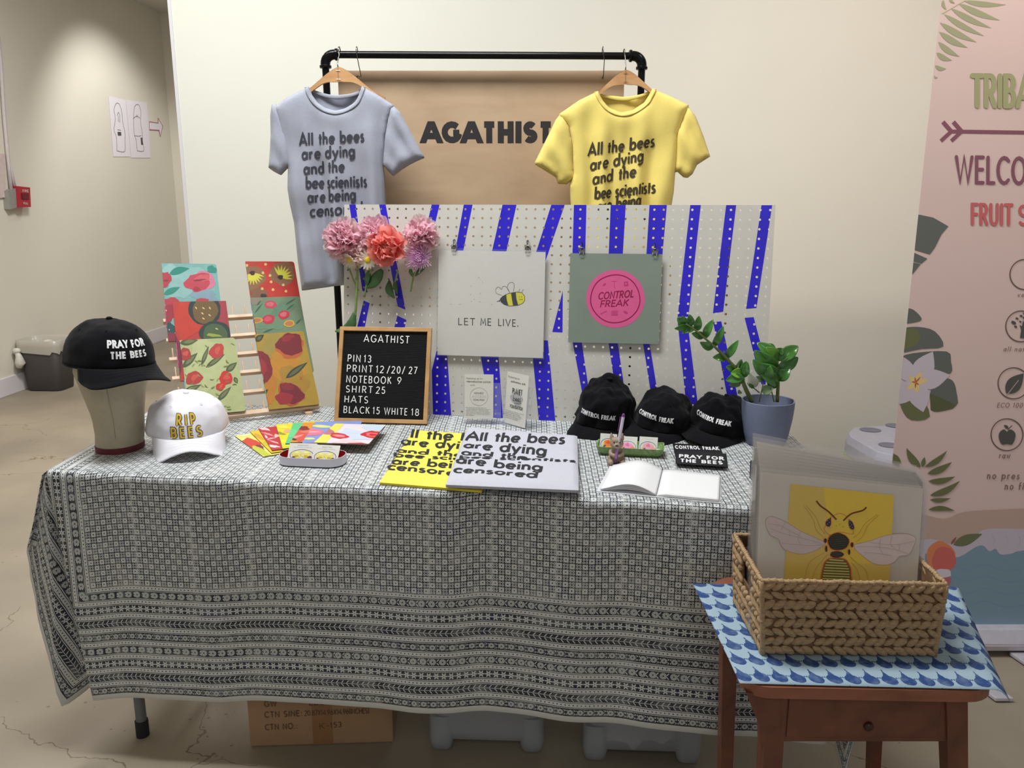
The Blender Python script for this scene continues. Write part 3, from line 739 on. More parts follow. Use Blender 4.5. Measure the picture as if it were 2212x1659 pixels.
m_grey = M('heather_jersey', (164, 167, 180), .9, var=.07, scale=420, bump=.25, bscale=900, sheen=.2)
m_yel = M('yellow_jersey', (246, 224, 122), .9, var=.03, scale=300, bump=.25, bscale=900, sheen=.2)
m_ink2 = M('shirt_ink_charcoal', (60, 62, 72), .8, var=.10, scale=300)
m_ink3 = M('shirt_ink_brown', (66, 58, 38), .8, var=.10, scale=300)
gb = [(783, 188), (812, 203), (851, 228), (838, 262), (831, 300), (828, 359), (831, 392), (832, 440), (842, 520), (856, 606), (790, 609), (719, 618), (654, 627), (645, 560), (637, 480), (628, 440), (623, 407), (624, 362), (610, 300), (596, 232), (620, 213), (669, 188)]
gnf = [(669, 188), (676, 207), (687, 222), (704, 234), (726, 240), (748, 235), (768, 222), (777, 207), (783, 188)]
gnb = [(669, 188), (680, 195), (702, 202), (726, 205), (757, 202), (773, 196), (783, 188)]
gs1 = [(600, 231), (613, 262), (624, 300), (629, 358), (618, 366), (607, 378), (592, 370), (581, 362), (584, 330), (586, 290), (585, 250), (588, 226), (596, 224)]
gs2 = [(846, 225), (864, 242), (879, 270), (897, 303), (917, 341), (902, 347), (886, 355), (868, 366), (850, 380), (839, 369), (828, 356), (832, 300), (839, 258)]
lg = [('All the bees', (651, 315), (790, 306), 25), ('are dying', (657, 345), (770, 338), 25), ('and the', (662, 377), (747, 371), 25), ('bee scientists', (667, 407), (795, 403), 25), ('are being', (671, 438), (771, 431), 25), ('censored', (675, 468), (785, 460), 25)]
shirt('t_shirt', 'heather grey t-shirt with dark lettering hanging at the left end of the rack', m_grey, m_ink2, YH + .0, gb, [(gs1, -.004), (gs2, -.008)], gnf, gnb, lg, 1.7, 1.0, 0, .17)
yb = [(1408, 193), (1445, 208), (1487, 228), (1475, 252), (1462, 290), (1457, 371), (1454, 414), (1447, 455), (1446, 520), (1450, 640), (1340, 646), (1238, 640), (1236, 520), (1234, 452), (1232, 427), (1230, 399), (1238, 375), (1236, 313), (1229, 273), (1208, 247), (1250, 218), (1291, 198)]
ynf = [(1291, 198), (1300, 217), (1315, 234), (1340, 244), (1366, 239), (1391, 222), (1400, 208), (1408, 193)]
ynb = [(1291, 198), (1303, 204), (1345, 209), (1378, 205), (1397, 199), (1408, 193)]
ys1 = [(1212, 245), (1229, 273), (1237, 313), (1239, 384), (1224, 398), (1206, 397), (1201, 383), (1167, 362), (1154, 354), (1189, 283), (1200, 260)]
ys2 = [(1484, 227), (1502, 252), (1518, 293), (1533, 338), (1505, 356), (1495, 376), (1485, 384), (1477, 383), (1464, 371), (1455, 373), (1459, 288), (1474, 250)]
ly = [('All the bees', (1269, 338), (1411, 317), 26), ('are dying', (1274, 369), (1387, 348), 26), ('and the', (1279, 399), (1370, 382), 26), ('bee scientists', (1283, 430), (1412, 416), 26), ('are being', (1288, 458), (1381, 443), 26), ('censored', (1292, 488), (1400, 474), 26)]
shirt('t_shirt', 'pale yellow t-shirt with dark lettering hanging at the right end of the rack', m_yel, m_ink3, YH + .01, yb, [(ys1, -.006), (ys2, -.004)], ynf, ynb, ly, 4.1, .9, 0, .17)

# ------------------------------------------------------------------ painted pegboard leaning on the rack
PB0 = PZ(742, 885, ZT + .001); pbd = (PZ(1198, 909, ZT + .001) - PB0).normalized(); LEAN = radians(7.0)
pbb = Vector((-pbd.y, pbd.x, 0)); pbu = pbb * sin(LEAN) + Vector((0, 0, cos(LEAN))); pbn = pbd.cross(pbu)   # normal to the viewer
PW, PH, PT = 1.2192, .6096, .0045
def pbl(x, y):                               # photo pixel -> board coordinates (metres)
    p = PP(x, y, PB0, pbn) - PB0; return (p.dot(pbd), p.dot(pbu))
def pbw(x, y, t=0.0): return PB0 + pbd * x + pbu * y + pbn * t
stripes_px = [
 [(753.5, 436), (767.5, 436), (794, 632), (783, 628)], [(818, 436), (832, 436), (876, 669), (859, 662)], [(934, 436), (951, 436), (921, 560), (905, 560)],
 [(1003, 436), (1022, 436), (997, 560), (980, 560)], [(1087, 436), (1117, 436), (1090, 560), (1059, 560)], [(1193, 436), (1222, 436), (1176, 570), (1150, 570)],
 [(1240, 436), (1267, 436), (1263.5, 570), (1236, 570)], [(1319.5, 436), (1352, 436), (1344, 570), (1314, 570)], [(1403.5, 436), (1441, 436), (1429, 570), (1395, 570)],
 [(1492, 436), (1514.5, 436), (1487, 684), (1463.7, 684)], [(1463, 688), (1484, 688), (1512, 910), (1486, 910)], [(1569.5, 436), (1591, 436), (1562, 673), (1540, 676.5)],
 [(1540.6, 696), (1558, 694), (1605, 910), (1581, 910)], [(1646, 436), (1669, 436), (1634, 665), (1611.7, 667)], [(1608.5, 686.6), (1628, 685), (1658, 800), (1655, 830), (1645, 830)],
 [(1215.7, 628), (1215, 718), (1193, 717)], [(947, 741), (966, 741), (966, 766), (976, 915), (936, 915), (933, 800)], [(1036, 755), (1076, 755), (1088, 925), (1066, 925)],
 [(1174.7, 735), (1183.5, 735.6), (1201, 925), (1165.5, 925), (1150, 760), (1174.7, 760)], [(1235, 728), (1255, 728), (1284, 925), (1272, 925)], [(1313, 730), (1333, 730), (1361, 925), (1342, 925)],
 [(1388, 735), (1402, 735), (1433, 925), (1418, 925)], [(785.7, 649), (798.6, 655), (780, 745), (763, 742)], [(858.6, 682), (878, 691), (865, 745), (843, 740)]]
SP = .0254; HR = .0034
circ = []
for j in range(24):
    for i in range(48):
        cx_, cy_ = SP * (i + .5), SP * (j + .5); circ.append([(cx_ + HR * cos(2 * pi * k / 8 + .39), cy_ + HR * sin(2 * pi * k / 8 + .39)) for k in range(8)])
pts = [Vector(p) for p in ((0, 0), (PW, 0), (PW, PH), (0, PH))]; faces = [[0, 1, 2, 3]]; kinds = [('b', 0)]
for i, s_ in enumerate(stripes_px):
    pl_ = clip_rect([pbl(*p) for p in s_], .0002, .0002, PW - .0002, PH - .0002)
    ar = sum(pl_[k - 1][0] * pl_[k][1] - pl_[k][0] * pl_[k - 1][1] for k in range(len(pl_)))
    if ar < 0: pl_ = pl_[::-1]
    n0 = len(pts); pts += [Vector(p) for p in pl_]; faces.append(list(range(n0, n0 + len(pl_)))); kinds.append(('s', i))
for i, c in enumerate(circ):
    n0 = len(pts); pts += [Vector(p) for p in c]; faces.append(list(range(n0, n0 + 8))); kinds.append(('h', i))
vs, es, fs, ov, oe, of = delaunay_2d_cdt(pts, [], faces, 1, 1e-7)
board = MB(); stripe_f = {}
bf = []
for f, orig in zip(fs, of):
    ks = [kinds[k] for k in orig]
    if any(k[0] == 'h' for k in ks): continue
    bf.append(tuple(f))
    for k in ks:
        if k[0] == 's': stripe_f.setdefault(k[1], []).append(tuple(f))
pg = thing('pegboard', 'grey painted pegboard with slanting royal blue stripes standing at the back of the table', 'pegboard', PB0)
board.add([pbw(v.x, v.y) for v in vs], bf)
board.add([pbw(v.x, v.y, -PT) for v in vs], [f[::-1] for f in bf])
for c in circ:
    board.add([pbw(x, y) for x, y in c] + [pbw(x, y, -PT) for x, y in c], [(k, k + 8, (k + 1) % 8 + 8, (k + 1) % 8) for k in range(8)])
board.add([pbw(*p) for p in ((0, 0), (PW, 0), (PW, PH), (0, PH))] + [pbw(*p, -PT) for p in ((0, 0), (PW, 0), (PW, PH), (0, PH))], [(k, (k + 1) % 4, (k + 1) % 4 + 4, k + 4) for k in range(4)])
m_peg = M('pegboard_paint', (206, 203, 194), .55, var=.02, bump=.1)
m_blue = M('blue_vinyl_tape', (46, 34, 200), .32, var=.12, scale=12, coat=.2)
board.build('perforated_board', m_peg, pg)
for i, ff in stripe_f.items():
    ids = sorted({a for f in ff for a in f}); mp_ = {a: k for k, a in enumerate(ids)}
    MB().add([pbw(vs[a].x, vs[a].y, .0004) for a in ids], [tuple(mp_[a] for a in f) for f in ff]).build('blue_stripe', m_blue, pg)
m_frame = wood_mat('pine', (190, 150, 104), (214, 178, 132), (3, 3, 3), .5)
br = MB(); br.obox(pbw(.1, 0, -PT - .0005), pbd * .03, pbu * .5, -pbn * .018); br.build('back_batten', m_frame, pg)
br = MB(); br.obox(pbw(1.09, 0, -PT - .0005), pbd * .03, pbu * .5, -pbn * .018); br.build('back_batten', m_frame, pg)
# ------------------------------------------------------------------ prints clipped on the pegboard
m_print = paintmat('printed_ink', .5, var=.05, scale=60, bump=.05)
m_paper = M('white_paper', (220, 218, 210), .6, var=.01)
m_clear = clearmat('clear_sleeve_film', (240, 240, 240), .05, .08)
m_nick = M('nickel_steel', (170, 168, 160), .25, metal=1.0)
def sheet_on_board(name, label, cat, quad, off, th, mat, group=None, gsm=None):
    pts = [pbl(*p) for p in quad]; c = pbw(sum(p[0] for p in pts) / 4, min(p[1] for p in pts), off)
    t = thing(name, label, cat, c, group)
    mb = MB(); mb.poly(pts, lambda x, y, s: pbw(x, y, off + th + s), None, th); mb.build('sheet', mat, t)
    return t
o1 = .012
bee = sheet_on_board('art_print', 'white print of a small cartoon bee lettered LET ME LIVE. on the pegboard', 'art print', [(950, 541), (1180, 545), (1174.5, 773), (947.5, 766)], o1, .0006, m_paper, 'prints clipped to the pegboard')
def qmap(off): return lambda x, y, s=0: (lambda q: pbw(q[0], q[1], off + s))(pbl(x, y))
art = MB(); z1 = qmap(o1 + .0008); z2 = qmap(o1 + .0010); z3 = qmap(o1 + .0012); z4 = qmap(o1 + .0014)
INK = (50, 48, 46)
def line(mb, pts, w, mp, col, cap='round', step=0, closed=False):
    for q in ribbon(sub2(pts, step) if step else pts, w, cap, closed): mb.add([mp(*p) for p in q], [tuple(range(len(q)))], col)
body = []
def P_(X, Y_): return (670 + X / 3.951, 420 + Y_ / 3.951)
bo = [P_(*p) for p in ((1628, 895), (1650, 870), (1700, 845), (1770, 833), (1815, 838), (1838, 870), (1838, 905), (1820, 930), (1780, 946), (1710, 952), (1665, 940), (1640, 920))]
art.poly(bo, z1, (226, 220, 50))
def band(x0, x1, x2, x3): return [P_(*p) for p in (x0, x1, x2, x3)]
art.poly([P_(*p) for p in ((1628, 895), (1650, 870), (1680, 852), (1686, 900), (1700, 950), (1665, 940), (1640, 920))], z2, (40, 40, 48))
art.poly([P_(*p) for p in ((1722, 840), (1762, 834), (1768, 890), (1782, 945), (1740, 950), (1730, 900))], z2, (40, 40, 48))
line(art, bo + [bo[0]], .9, z3, INK)
art.poly([P_(*p) for p in ((1595, 915), (1630, 902), (1632, 912))], z3, INK)
for w_ in ([(1640, 862), (1600, 845), (1592, 815), (1605, 795), (1625, 795), (1640, 812), (1650, 790), (1670, 785), (1690, 800), (1712, 838)], [(1712, 838), (1690, 800), (1700, 765), (1722, 752), (1745, 760), (1748, 790), (1742, 832)], [(1788, 832), (1792, 815), (1797, 806)], [(1815, 836), (1820, 820), (1830, 812)]):
    line(art, smooth_open([P_(*p) for p in w_], 4), .8, z1, INK)
line(art, smooth_open([P_(*p) for p in ((1790, 890), (1803, 898), (1818, 893))], 4), .6, z3, INK)
for c in ((1793, 873), (1812, 873)): art.poly(blob(*P_(*c), .8, .8, wob=0, n=8), z3, INK)
for a, b in (((1205, 935), (1215, 937)), ((1280, 938), (1295, 940)), ((1380, 915), (1392, 910)), ((1376, 850), (1380, 862)), ((1380, 790), (1384, 778)), ((1440, 710), (1455, 713)), ((1480, 745), (1483, 757)), ((1462, 840), (1459, 852)), ((1405, 893), (1415, 897)), ((1448, 915), (1462, 918)), ((1550, 938), (1560, 938))):
    line(art, [P_(*a), P_(*b)], .6, z1, (120, 120, 116))
def boardtext(mb, txt, p0, p1, hgt, mp, **k): put_text(mb, txt, p0, p1, (0, -hgt), mp, **k)
boardtext(art, 'LET', (992, 701), (1028, 702), 14, z1, weight=.13, track=.28, cap='round', col=INK, step=0)
boardtext(art, 'ME', (1040, 702), (1063, 703), 14.5, z1, weight=.13, track=.22, cap='round', col=INK, step=0)
boardtext(art, 'LIVE.', (1078, 703), (1122, 705), 14, z1, weight=.13, track=.24, cap='round', col=INK, step=0)
art.build('printed_art', m_print, bee)
pts = [pbl(*p) for p in ((948, 536), (1182, 541), (1177, 776), (945, 768))]
MB().poly(pts, lambda x, y, s: pbw(x, y, o1 + .0022)).build('clear_sleeve', m_clear, bee)

m_sage = M('sage_print_paper', (128, 140, 128), .6, var=.06, scale=9)
cfp = sheet_on_board('art_print', 'grey green print of a pink round pill pack lettered CONTROL FREAK on the pegboard', 'art print', [(1233, 547.5), (1431, 549.5), (1423.5, 743), (1228.5, 739)], o1, .0006, m_sage, 'prints clipped to the pegboard')
art = MB(); CXp, CYp = 1330.3, 645.5
art.poly(blob(CXp, CYp, 62.8, 62.5, wob=0, n=48), z1, (222, 96, 148))
DK = (150, 28, 74)
ringp = [(CXp + (53 + .6 * sin(5 * a)) * cos(a) - .5, CYp + (51.5 + .5 * sin(4 * a)) * sin(a)) for a in [2 * pi * i / 48 for i in range(48)]]
line(art, ringp, 2.2, z2, DK, 'butt', closed=True)
put_text(art, 'CONTROL', (1293, 646.5), (1368, 641), (2.5, -14), z2, weight=.17, track=.16, cap='round', col=DK, step=0)
put_text(art, 'FREAK', (1297, 663), (1357, 660), (2.5, -13), z2, weight=.17, track=.14, cap='round', col=DK, step=0)
D2 = (196, 62, 116)
art.poly(blob(1306.5, 615, 4.5, 2.2, rot=-.6, wob=.1), z2, D2)
line(art, [(1322, 608), (1333, 608)], 1.1, z2, D2); line(art, [(1327.5, 608), (1327.5, 620), (1330, 623)], 1.1, z2, D2)
art.poly([(1348, 609), (1357, 608), (1358, 618), (1349, 619)], z2, D2); art.poly(blob(1353, 613.5, 2, 2, wob=0), z3, (222, 96, 148))
line(art, [(1299, 678), (1311, 672)], 1.6, z2, D2)
for yy in (672, 675, 678, 680.5): line(art, [(1322, yy), (1335, yy)], 1.5, z2, D2)
art.poly(blob(1352, 675, 5.5, 2.6, rot=.5, wob=.1), z2, D2)
art.build('printed_art', m_print, cfp)
# clips with their peg hooks
def clip(px, py, label):
    x, y = pbl(px, py); c = pbw(x, y, .012)
    t = thing('bulldog_clip', label, 'clip', c, 'steel clips holding the pegboard prints')
    def W(a, b, s): return pbw(x + a, y + b, s)
    mb = MB()
    mb.obox(W(-.0085, -.006, o1 + .0028), pbd * .017, pbu * .008, pbn * .0012)
    mb.obox(W(-.0065, .002, o1 + .0020), pbd * .013, pbu * .003, pbn * .004)
    mb.obox(W(-.0085, -.006, .0105), pbd * .017, pbu * .008, pbn * .001)
    mb.build('jaw', m_nick, t, bevel=.0004)
    mb = MB(); mb.tube([W(-.006, .000, o1 + .004), W(-.010, .004, .017), W(-.004, .008, .02), W(.004, .008, .02), W(.010, .004, .017), W(.006, .0, o1 + .004)], .0008, 6)
    mb.tube([W(-.005, -.004, o1 + .0042), W(-.0055, -.014, o1 + .0042), W(.0055, -.014, o1 + .0042), W(.005, -.004, o1 + .0042)], .0007, 6)
    mb.build('wire_handle', m_nick, t, True)
    mb = MB(); mb.tube([W(-.002, .022, -.002), W(-.002, .022, .008), W(-.003, .020, .013), W(-.001, .008, .016), W(0, .003, .018), W(.003, .004, .024)], .0016, 8)
    mb.build('peg_hook', M('hook_black', (50, 50, 54), .35, metal=.7) if 'hook_black' not in bpy.data.materials else bpy.data.materials['hook_black'], t, True)
clip(984, 535, 'small steel clip at the upper left corner of the white bee print')
clip(1142, 537, 'small steel clip at the upper right corner of the white bee print')
clip(1258, 542, 'small steel clip at the upper left corner of the grey green print')
clip(1415, 544, 'small steel clip at the upper right corner of the grey green print')

# ------------------------------------------------------------------ cut flowers fixed to the pegboard
m_pal = {}
def petal_mat(name, c, tr=.25):
    if name in m_pal: return m_pal[name]
    m = M(name, c, .9, var=.05, scale=60, spec=.08); nt = m.node_tree; b = nt.nodes['Principled BSDF']; out = nt.nodes['Material Output']
    tr_ = nt.nodes.new('ShaderNodeBsdfTranslucent'); nt.links.new(b.inputs['Base Color'].links[0].from_socket, tr_.inputs[0]); mx = nt.nodes.new('ShaderNodeMixShader'); mx.inputs[0].default_value = .6
    nt.links.new(b.outputs[0], mx.inputs[1]); nt.links.new(tr_.outputs[0], mx.inputs[2]); nt.links.new(mx.outputs[0], out.inputs[0])
    m_pal[name] = m; return m
m_pink = petal_mat('pale_pink_petal', (255, 216, 226)); m_pinkw = petal_mat('blush_petal', (255, 232, 230)); m_coral = petal_mat('coral_petal', (255, 166, 156)); m_lilac = petal_mat('lilac_petal', (236, 200, 230))
m_daisy = petal_mat('cream_petal', (250, 248, 228)); m_yelc = M('pollen_yellow', (224, 196, 40), .8, var=.2, scale=400, bump=.5); m_stamen = M('stamen_orange', (214, 124, 40), .8, var=.2, scale=300)
m_stem = M('flower_stem', (122, 150, 78), .5, var=.15, scale=60); m_leafd = M('dark_flower_leaf', (64, 102, 58), .45, var=.2, scale=30)
def petal(mb, c, dirv, out, L, W_, cup, ruff, seed, nu=6, nv=6, tipf=1.0, twist=0.0):
    # c base, dirv growth direction, out = direction the petal curls towards
    d = Vector(dirv).normalized(); s_ = d.cross(Vector(out)).normalized(); o = s_.cross(d).normalized(); r = random.Random(seed); ph = r.uniform(0, 6)
    def f(a, b):
        u = 2 * a - 1; wv = W_ * (sin(pi * min(1, (b * .86 + .07))) ** .55) * .5 * (1 if tipf else 1)
        k = cup * b * b
        p = Vector(c) + d * (L * (b * cos(k * .5) )) + o * (L * b * sin(k * .5)) + s_ * (u * wv) - o * (u * u * W_ * .16)
        p += (o * sin(u * 7 + ph) + d * sin(u * 9 + ph * 2)) * (ruff * b * b)
        return p
    mb.grid(f, nu, nv)
def fl_pt(px, py, off): x, y = pbl(px, py); return pbw(x, y, off)
def peony(px, py, rad_px, mats, label, seed, off=.030, npet=120):
    c = fl_pt(px, py, off); R0 = rad_px / FPX * 2.45; r = random.Random(seed)
    t = thing('peony', label, 'flower', c, 'cut flowers fixed on the pegboard')
    inner = MB(); outer = MB()
    for i in range(npet):
        a = r.uniform(0, 2 * pi); q = r.random() ** .6
        th_ = q * 1.45
        d = (pbn * cos(th_) + (pbd * cos(a) + pbu * sin(a)) * sin(th_)); L = R0 * (r.uniform(.72, 1.02))
        base = c - pbn * R0 * .15
        petal(inner if q < .93 else outer, base, d + Vector((r.uniform(-.1, .1),) * 3), pbn * .6 + Vector((r.uniform(-1, 1), r.uniform(-1, 1), r.uniform(-1, 1))), L, R0 * r.uniform(.35, .62), r.uniform(-.2, .7), R0 * .045, seed * 99 + i, 6, 5)
    for i in range(14):
        a = 2 * pi * i / 14 + r.uniform(-.2, .2)
        d = (pbd * cos(a) + pbu * sin(a)) + pbn * .12
        petal(outer, c - pbn * R0 * .25, d, pbn, R0 * r.uniform(.95, 1.12), R0 * r.uniform(.6, .9), .5, R0 * .05, seed * 9 + i)
    inner.build('ruffled_petals', mats[0], t, True, kind='stuff'); outer.build('guard_petals', mats[1], t, True, kind='stuff')
    return t
peony(752, 519, 50, (m_pink, m_pinkw), 'pale pink ruffled peony bloom at the far left of the flower cluster', 3, .034)
peony(815, 510, 44, (m_pink, m_pink), 'pale pink ruffled peony bloom behind and above the coral peony', 5, .022)
peony(783, 552, 30, (m_pinkw, m_pinkw), 'small blush pink peony bloom between the left peony and the daisies', 8, .030, 60)
peony(918, 509, 41, (m_pink, m_pinkw), 'pale pink peony bloom at the upper right of the cluster above the lilac flower', 11, .030)
# coral peony: each cupped petal is a part
c = fl_pt(851, 536, .05); R0 = 50 / FPX * 2.42
t = thing('peony', 'open coral peony with an orange heart in the middle of the flower cluster', 'flower', c, 'cut flowers fixed on the pegboard')
r = random.Random(21)
for ring, (n, th0, L, W_, cup) in enumerate(((7, 1.25, 1.05, .85, .9), (7, .95, .98, .80, 1.1), (8, .72, .90, .70, 1.2), (9, .52, .78, .55, 1.1))):
    for i in range(n):
        a = 2 * pi * i / n + ring * .4 + r.uniform(-.15, .15); th_ = th0 + r.uniform(-.08, .08)
        e = pbd * cos(a) + pbu * sin(a); d = (pbn * cos(th_) + e * sin(th_))
        m_ = MB(); petal(m_, c - pbn * R0 * .25 + e * .004, d, -e + pbn * .6, R0 * L, R0 * W_, cup, R0 * .05, ring * 31 + i, 7, 6); m_.build('petal', m_coral, t, True)
m_ = MB()
for i in range(70):
    a = r.uniform(0, 6.28); q = r.uniform(0, .35); d = pbn + (pbd * cos(a) + pbu * sin(a)) * q
    m_.tube([c, c + d * R0 * .48], [.0006, .0012], 5)
m_.ell(c - pbn * R0 * .05, (R0 * .22,) * 3, 12, 8); m_.build('stamens', m_stamen, t, True, kind='stuff')
# lilac chrysanthemum
c = fl_pt(914, 557, .045); R0 = 31 / FPX * 2.42
t = thing('chrysanthemum', 'lilac chrysanthemum with thin spiky petals below the right pink peony', 'flower', c, 'cut flowers fixed on the pegboard')
m_ = MB()
for i in range(150):
    q = i / 150; th_ = 1.75 * sqrt(q); a = i * 2.39996; e = pbd * cos(a) + pbu * sin(a)
    d = pbn * cos(th_) + e * sin(th_); petal(m_, c - pbn * R0 * .2, d, (pbn if q > .4 else -e), R0 * (.62 + .5 * q + r.uniform(-.14, .14)), R0 * .10, 1.0, 0, i, 2, 5)
m_.build('spiky_petals', m_lilac, t, True, kind='stuff')
for px, py, rp, lb, ang0 in ((807, 563, 20, 'cream daisy with a yellow centre facing forward beside the coral peony', 0), (768, 563, 19, 'cream daisy turned sideways below the left pink peony', 1)):
    c = fl_pt(px, py, .046); R0 = rp / FPX * 2.42
    t = thing('daisy', lb, 'flower', c, 'cut flowers fixed on the pegboard')
    nn = (pbn + (-pbu * .8 - pbd * .4 if ang0 else Vector((0, 0, 0)))).normalized(); e1_ = nn.cross(pbu).normalized(); e2_ = nn.cross(e1_)
    for i in range(16):
        a = 2 * pi * i / 16; e = e1_ * cos(a) + e2_ * sin(a)
        m_ = MB(); petal(m_, c + e * R0 * .15, e + nn * (.25 if ang0 else .1), nn, R0 * r.uniform(.85, 1.0), R0 * .30, .2, 0, i, 3, 4); m_.build('petal', m_daisy, t, True)
    mt = Matrix((e1_, e2_, nn)).transposed(); MB().ell(c + nn * .001, (R0 * .34, R0 * .34, R0 * .16), 14, 8, mat=mt).build('centre', m_yelc, t, True)
def stem_thing(name, label, px_pts, rad, leaves, off=.02):
    p0 = fl_pt(*px_pts[-1], off); t = thing(name, label, 'flower stem', p0, 'cut stems below the flower cluster')
    sp = smooth_open(px_pts, 5)
    MB().tube([fl_pt(a, b, off + .012 * (1 - i / len(sp))) for i, (a, b) in enumerate(sp)], rad, 8).build('stalk', m_stem, t, True)
    for (a, b, wd, bend) in leaves:
        m_ = MB(); A = fl_pt(*a, off + .004); B = fl_pt(*b, off + .012); d = B - A; L = d.length; d.normalize(); sd = d.cross(pbn).normalized()
        W_ = wd / FPX * 2.42
        def f(u, v):
            uu = 2 * u - 1; w_ = W_ * .5 * sin(pi * (v * .93 + .03)) ** .8
            return A + d * (L * v) + sd * (uu * w_ + bend * sin(pi * v) * L) + pbn * (.006 * sin(pi * v) - abs(uu) ** 2 * .003 * 1 + .004 * uu * sin(v * 5))
        m_.grid(f, 6, 12); m_.build('leaf', m_leafd, t, True, solid=.0006)
stem_thing('flower_stem', 'thick straight green stem under the left peony with a long dark leaf at its end', [(782, 565), (779, 610), (776, 650), (773, 684)], .0036, [((772, 672), (733, 715), 22, -.28)])
stem_thing('flower_stem', 'slanting stem crossing behind the thick stem under the daisies', [(762, 578), (771, 605), (780, 628)], .0024, [])
stem_thing('flower_stem', 'green stem with two broad dark leaves below the forward facing daisy', [(812, 580), (801, 605), (793, 642)], .0026, [((795, 622), (833, 583), 26, .1), ((797, 620), (806, 585), 14, 0)])
stem_thing('flower_stem', 'thin stem with a lobed leaf under the coral peony', [(867, 585), (861, 605), (855, 625)], .0024, [((846, 606), (860, 645), 16, .12), ((858, 606), (866, 636), 9, 0)])
stem_thing('flower_stem', 'pale stem with two dark leaves under the lilac flower', [(905, 578), (899, 600), (892, 630)], .0024, [((902, 597), (926, 573), 12, 0), ((898, 600), (893, 582), 9, 0)])

# ------------------------------------------------------------------ letter board
m_oak = wood_mat('oak_frame', (176, 132, 82), (204, 160, 106), (3, 3, 3), .45)
m_felt = M('black_felt', (22, 22, 24), .95, var=.15, scale=300, bump=.3, bscale=900)
m_letter = M('white_plastic_letter', (235, 235, 232), .4, var=.01)
LA = PZ(724, 912, ZT + .001); LB_ = PZ(924, 917, ZT + .001); ld = (LB_ - LA).normalized(); LW = (LB_ - LA).length
lbk = Vector((-ld.y, ld.x, 0)); best = None
for hh in [x * .004 + .2 for x in range(40)]:
    for an in range(3, 24):
        tp = LA + lbk * sin(radians(an)) * hh + Vector((0, 0, cos(radians(an)) * hh)); dv = tp - C_
        sx_ = CX + FPX * dv.x / dv.dot(F_); sy_ = CY - FPX * dv.dot(U_) / dv.dot(F_); e = (sx_ - 737) ** 2 * .6 + (sy_ - 708) ** 2
        if best is None or e < best[0]: best = (e, hh, an)
LH, lan = best[1], radians(best[2]); lu = lbk * sin(lan) + Vector((0, 0, cos(lan))); lnn = ld.cross(lu)
lb = thing('letter_board', 'oak framed black letter board listing prices in white letters on the table', 'letter board', LA)
lift = lnn * 0
def lw(x, y, s=0): return LA + ld * x + lu * y + lnn * s
fw = .0115
for o, a, b in (((0, 0), LW, fw), ((0, LH - fw), LW, fw)): MB().obox(lw(o[0], o[1], -.001), ld * a, lu * b, lnn * .014).build('frame_rail', m_oak, lb, bevel=.0008)
for x in (0, LW - fw): MB().obox(lw(x, fw, -.001), ld * fw, lu * (LH - 2 * fw), lnn * .014).build('frame_stile', m_oak, lb, bevel=.0008)
m_ = MB(); n = 62
for i in range(n):
    h0 = fw + (LH - 2 * fw) * i / n; hh = (LH - 2 * fw) / n
    m_.obox(lw(fw, h0, 0), ld * (LW - 2 * fw), lu * hh * .62, lnn * .0065); m_.obox(lw(fw, h0 + hh * .62, 0), ld * (LW - 2 * fw), lu * hh * .38, lnn * .0050)
m_.build('grooved_felt', m_felt, lb, kind='stuff')
def lpx(x, y): p = PP(x, y, LA + lnn * .0065, lnn) - LA; return (p.dot(ld), p.dot(lu))
def lline(x0, y0, x1, y1, cap, words):
    m_ = MB()
    for (a, b, txt) in words:
        def at(x): t = (x - x0) / (x1 - x0); return lpx(x, y0 + (y1 - y0) * t)
        A, B = at(a), at(b); tp = lpx(a, y0 + (y1 - y0) * (a - x0) / (x1 - x0) - cap); hv = (0.0, tp[1] - A[1])
        put_text(m_, txt, A, B, hv, lambda x, y, s: lw(x, y, .0085 + s), weight=.12, track=.30, th=.0018, step=0)
    m_.build('letters', m_letter, lb)
lline(786, 738.5, 884, 742, 15, [(786, 884, 'AGATHIST')])
lline(751, 781, 803, 783, 14.5, [(751, 779, 'PIN'), (786, 802, '13')])
lline(749, 803, 903, 808, 14.5, [(749, 805, 'PRINT'), (812, 829, '12'), (836, 875, '/20/'), (883, 901, '27')])
lline(748, 826, 868, 830, 14.5, [(748, 845, 'NOTEBOOK'), (858, 867, '9')])
lline(747, 847, 832, 850.5, 14, [(747, 805, 'SHIRT'), (812, 832, '25')])
lline(744, 869, 796, 871, 14, [(744, 795, 'HATS')])
lline(742, 891.5, 906, 898, 14, [(742, 798, 'BLACK'), (805, 820, '15'), (830, 880, 'WHITE'), (888, 905, '18')])
stx = MB(); stx.obox(lw(LW * .45, LH * .02, -.003), ld * .02, lu * .15, -lnn * .003); stx.obox(lw(LW * .45, LH * .6, -.003), ld * .02, lw(0, 0) - lw(0, 0) + lu * -.12 + lbk * .03, -lnn * .003); stx.build('back_stand', m_oak, lb)

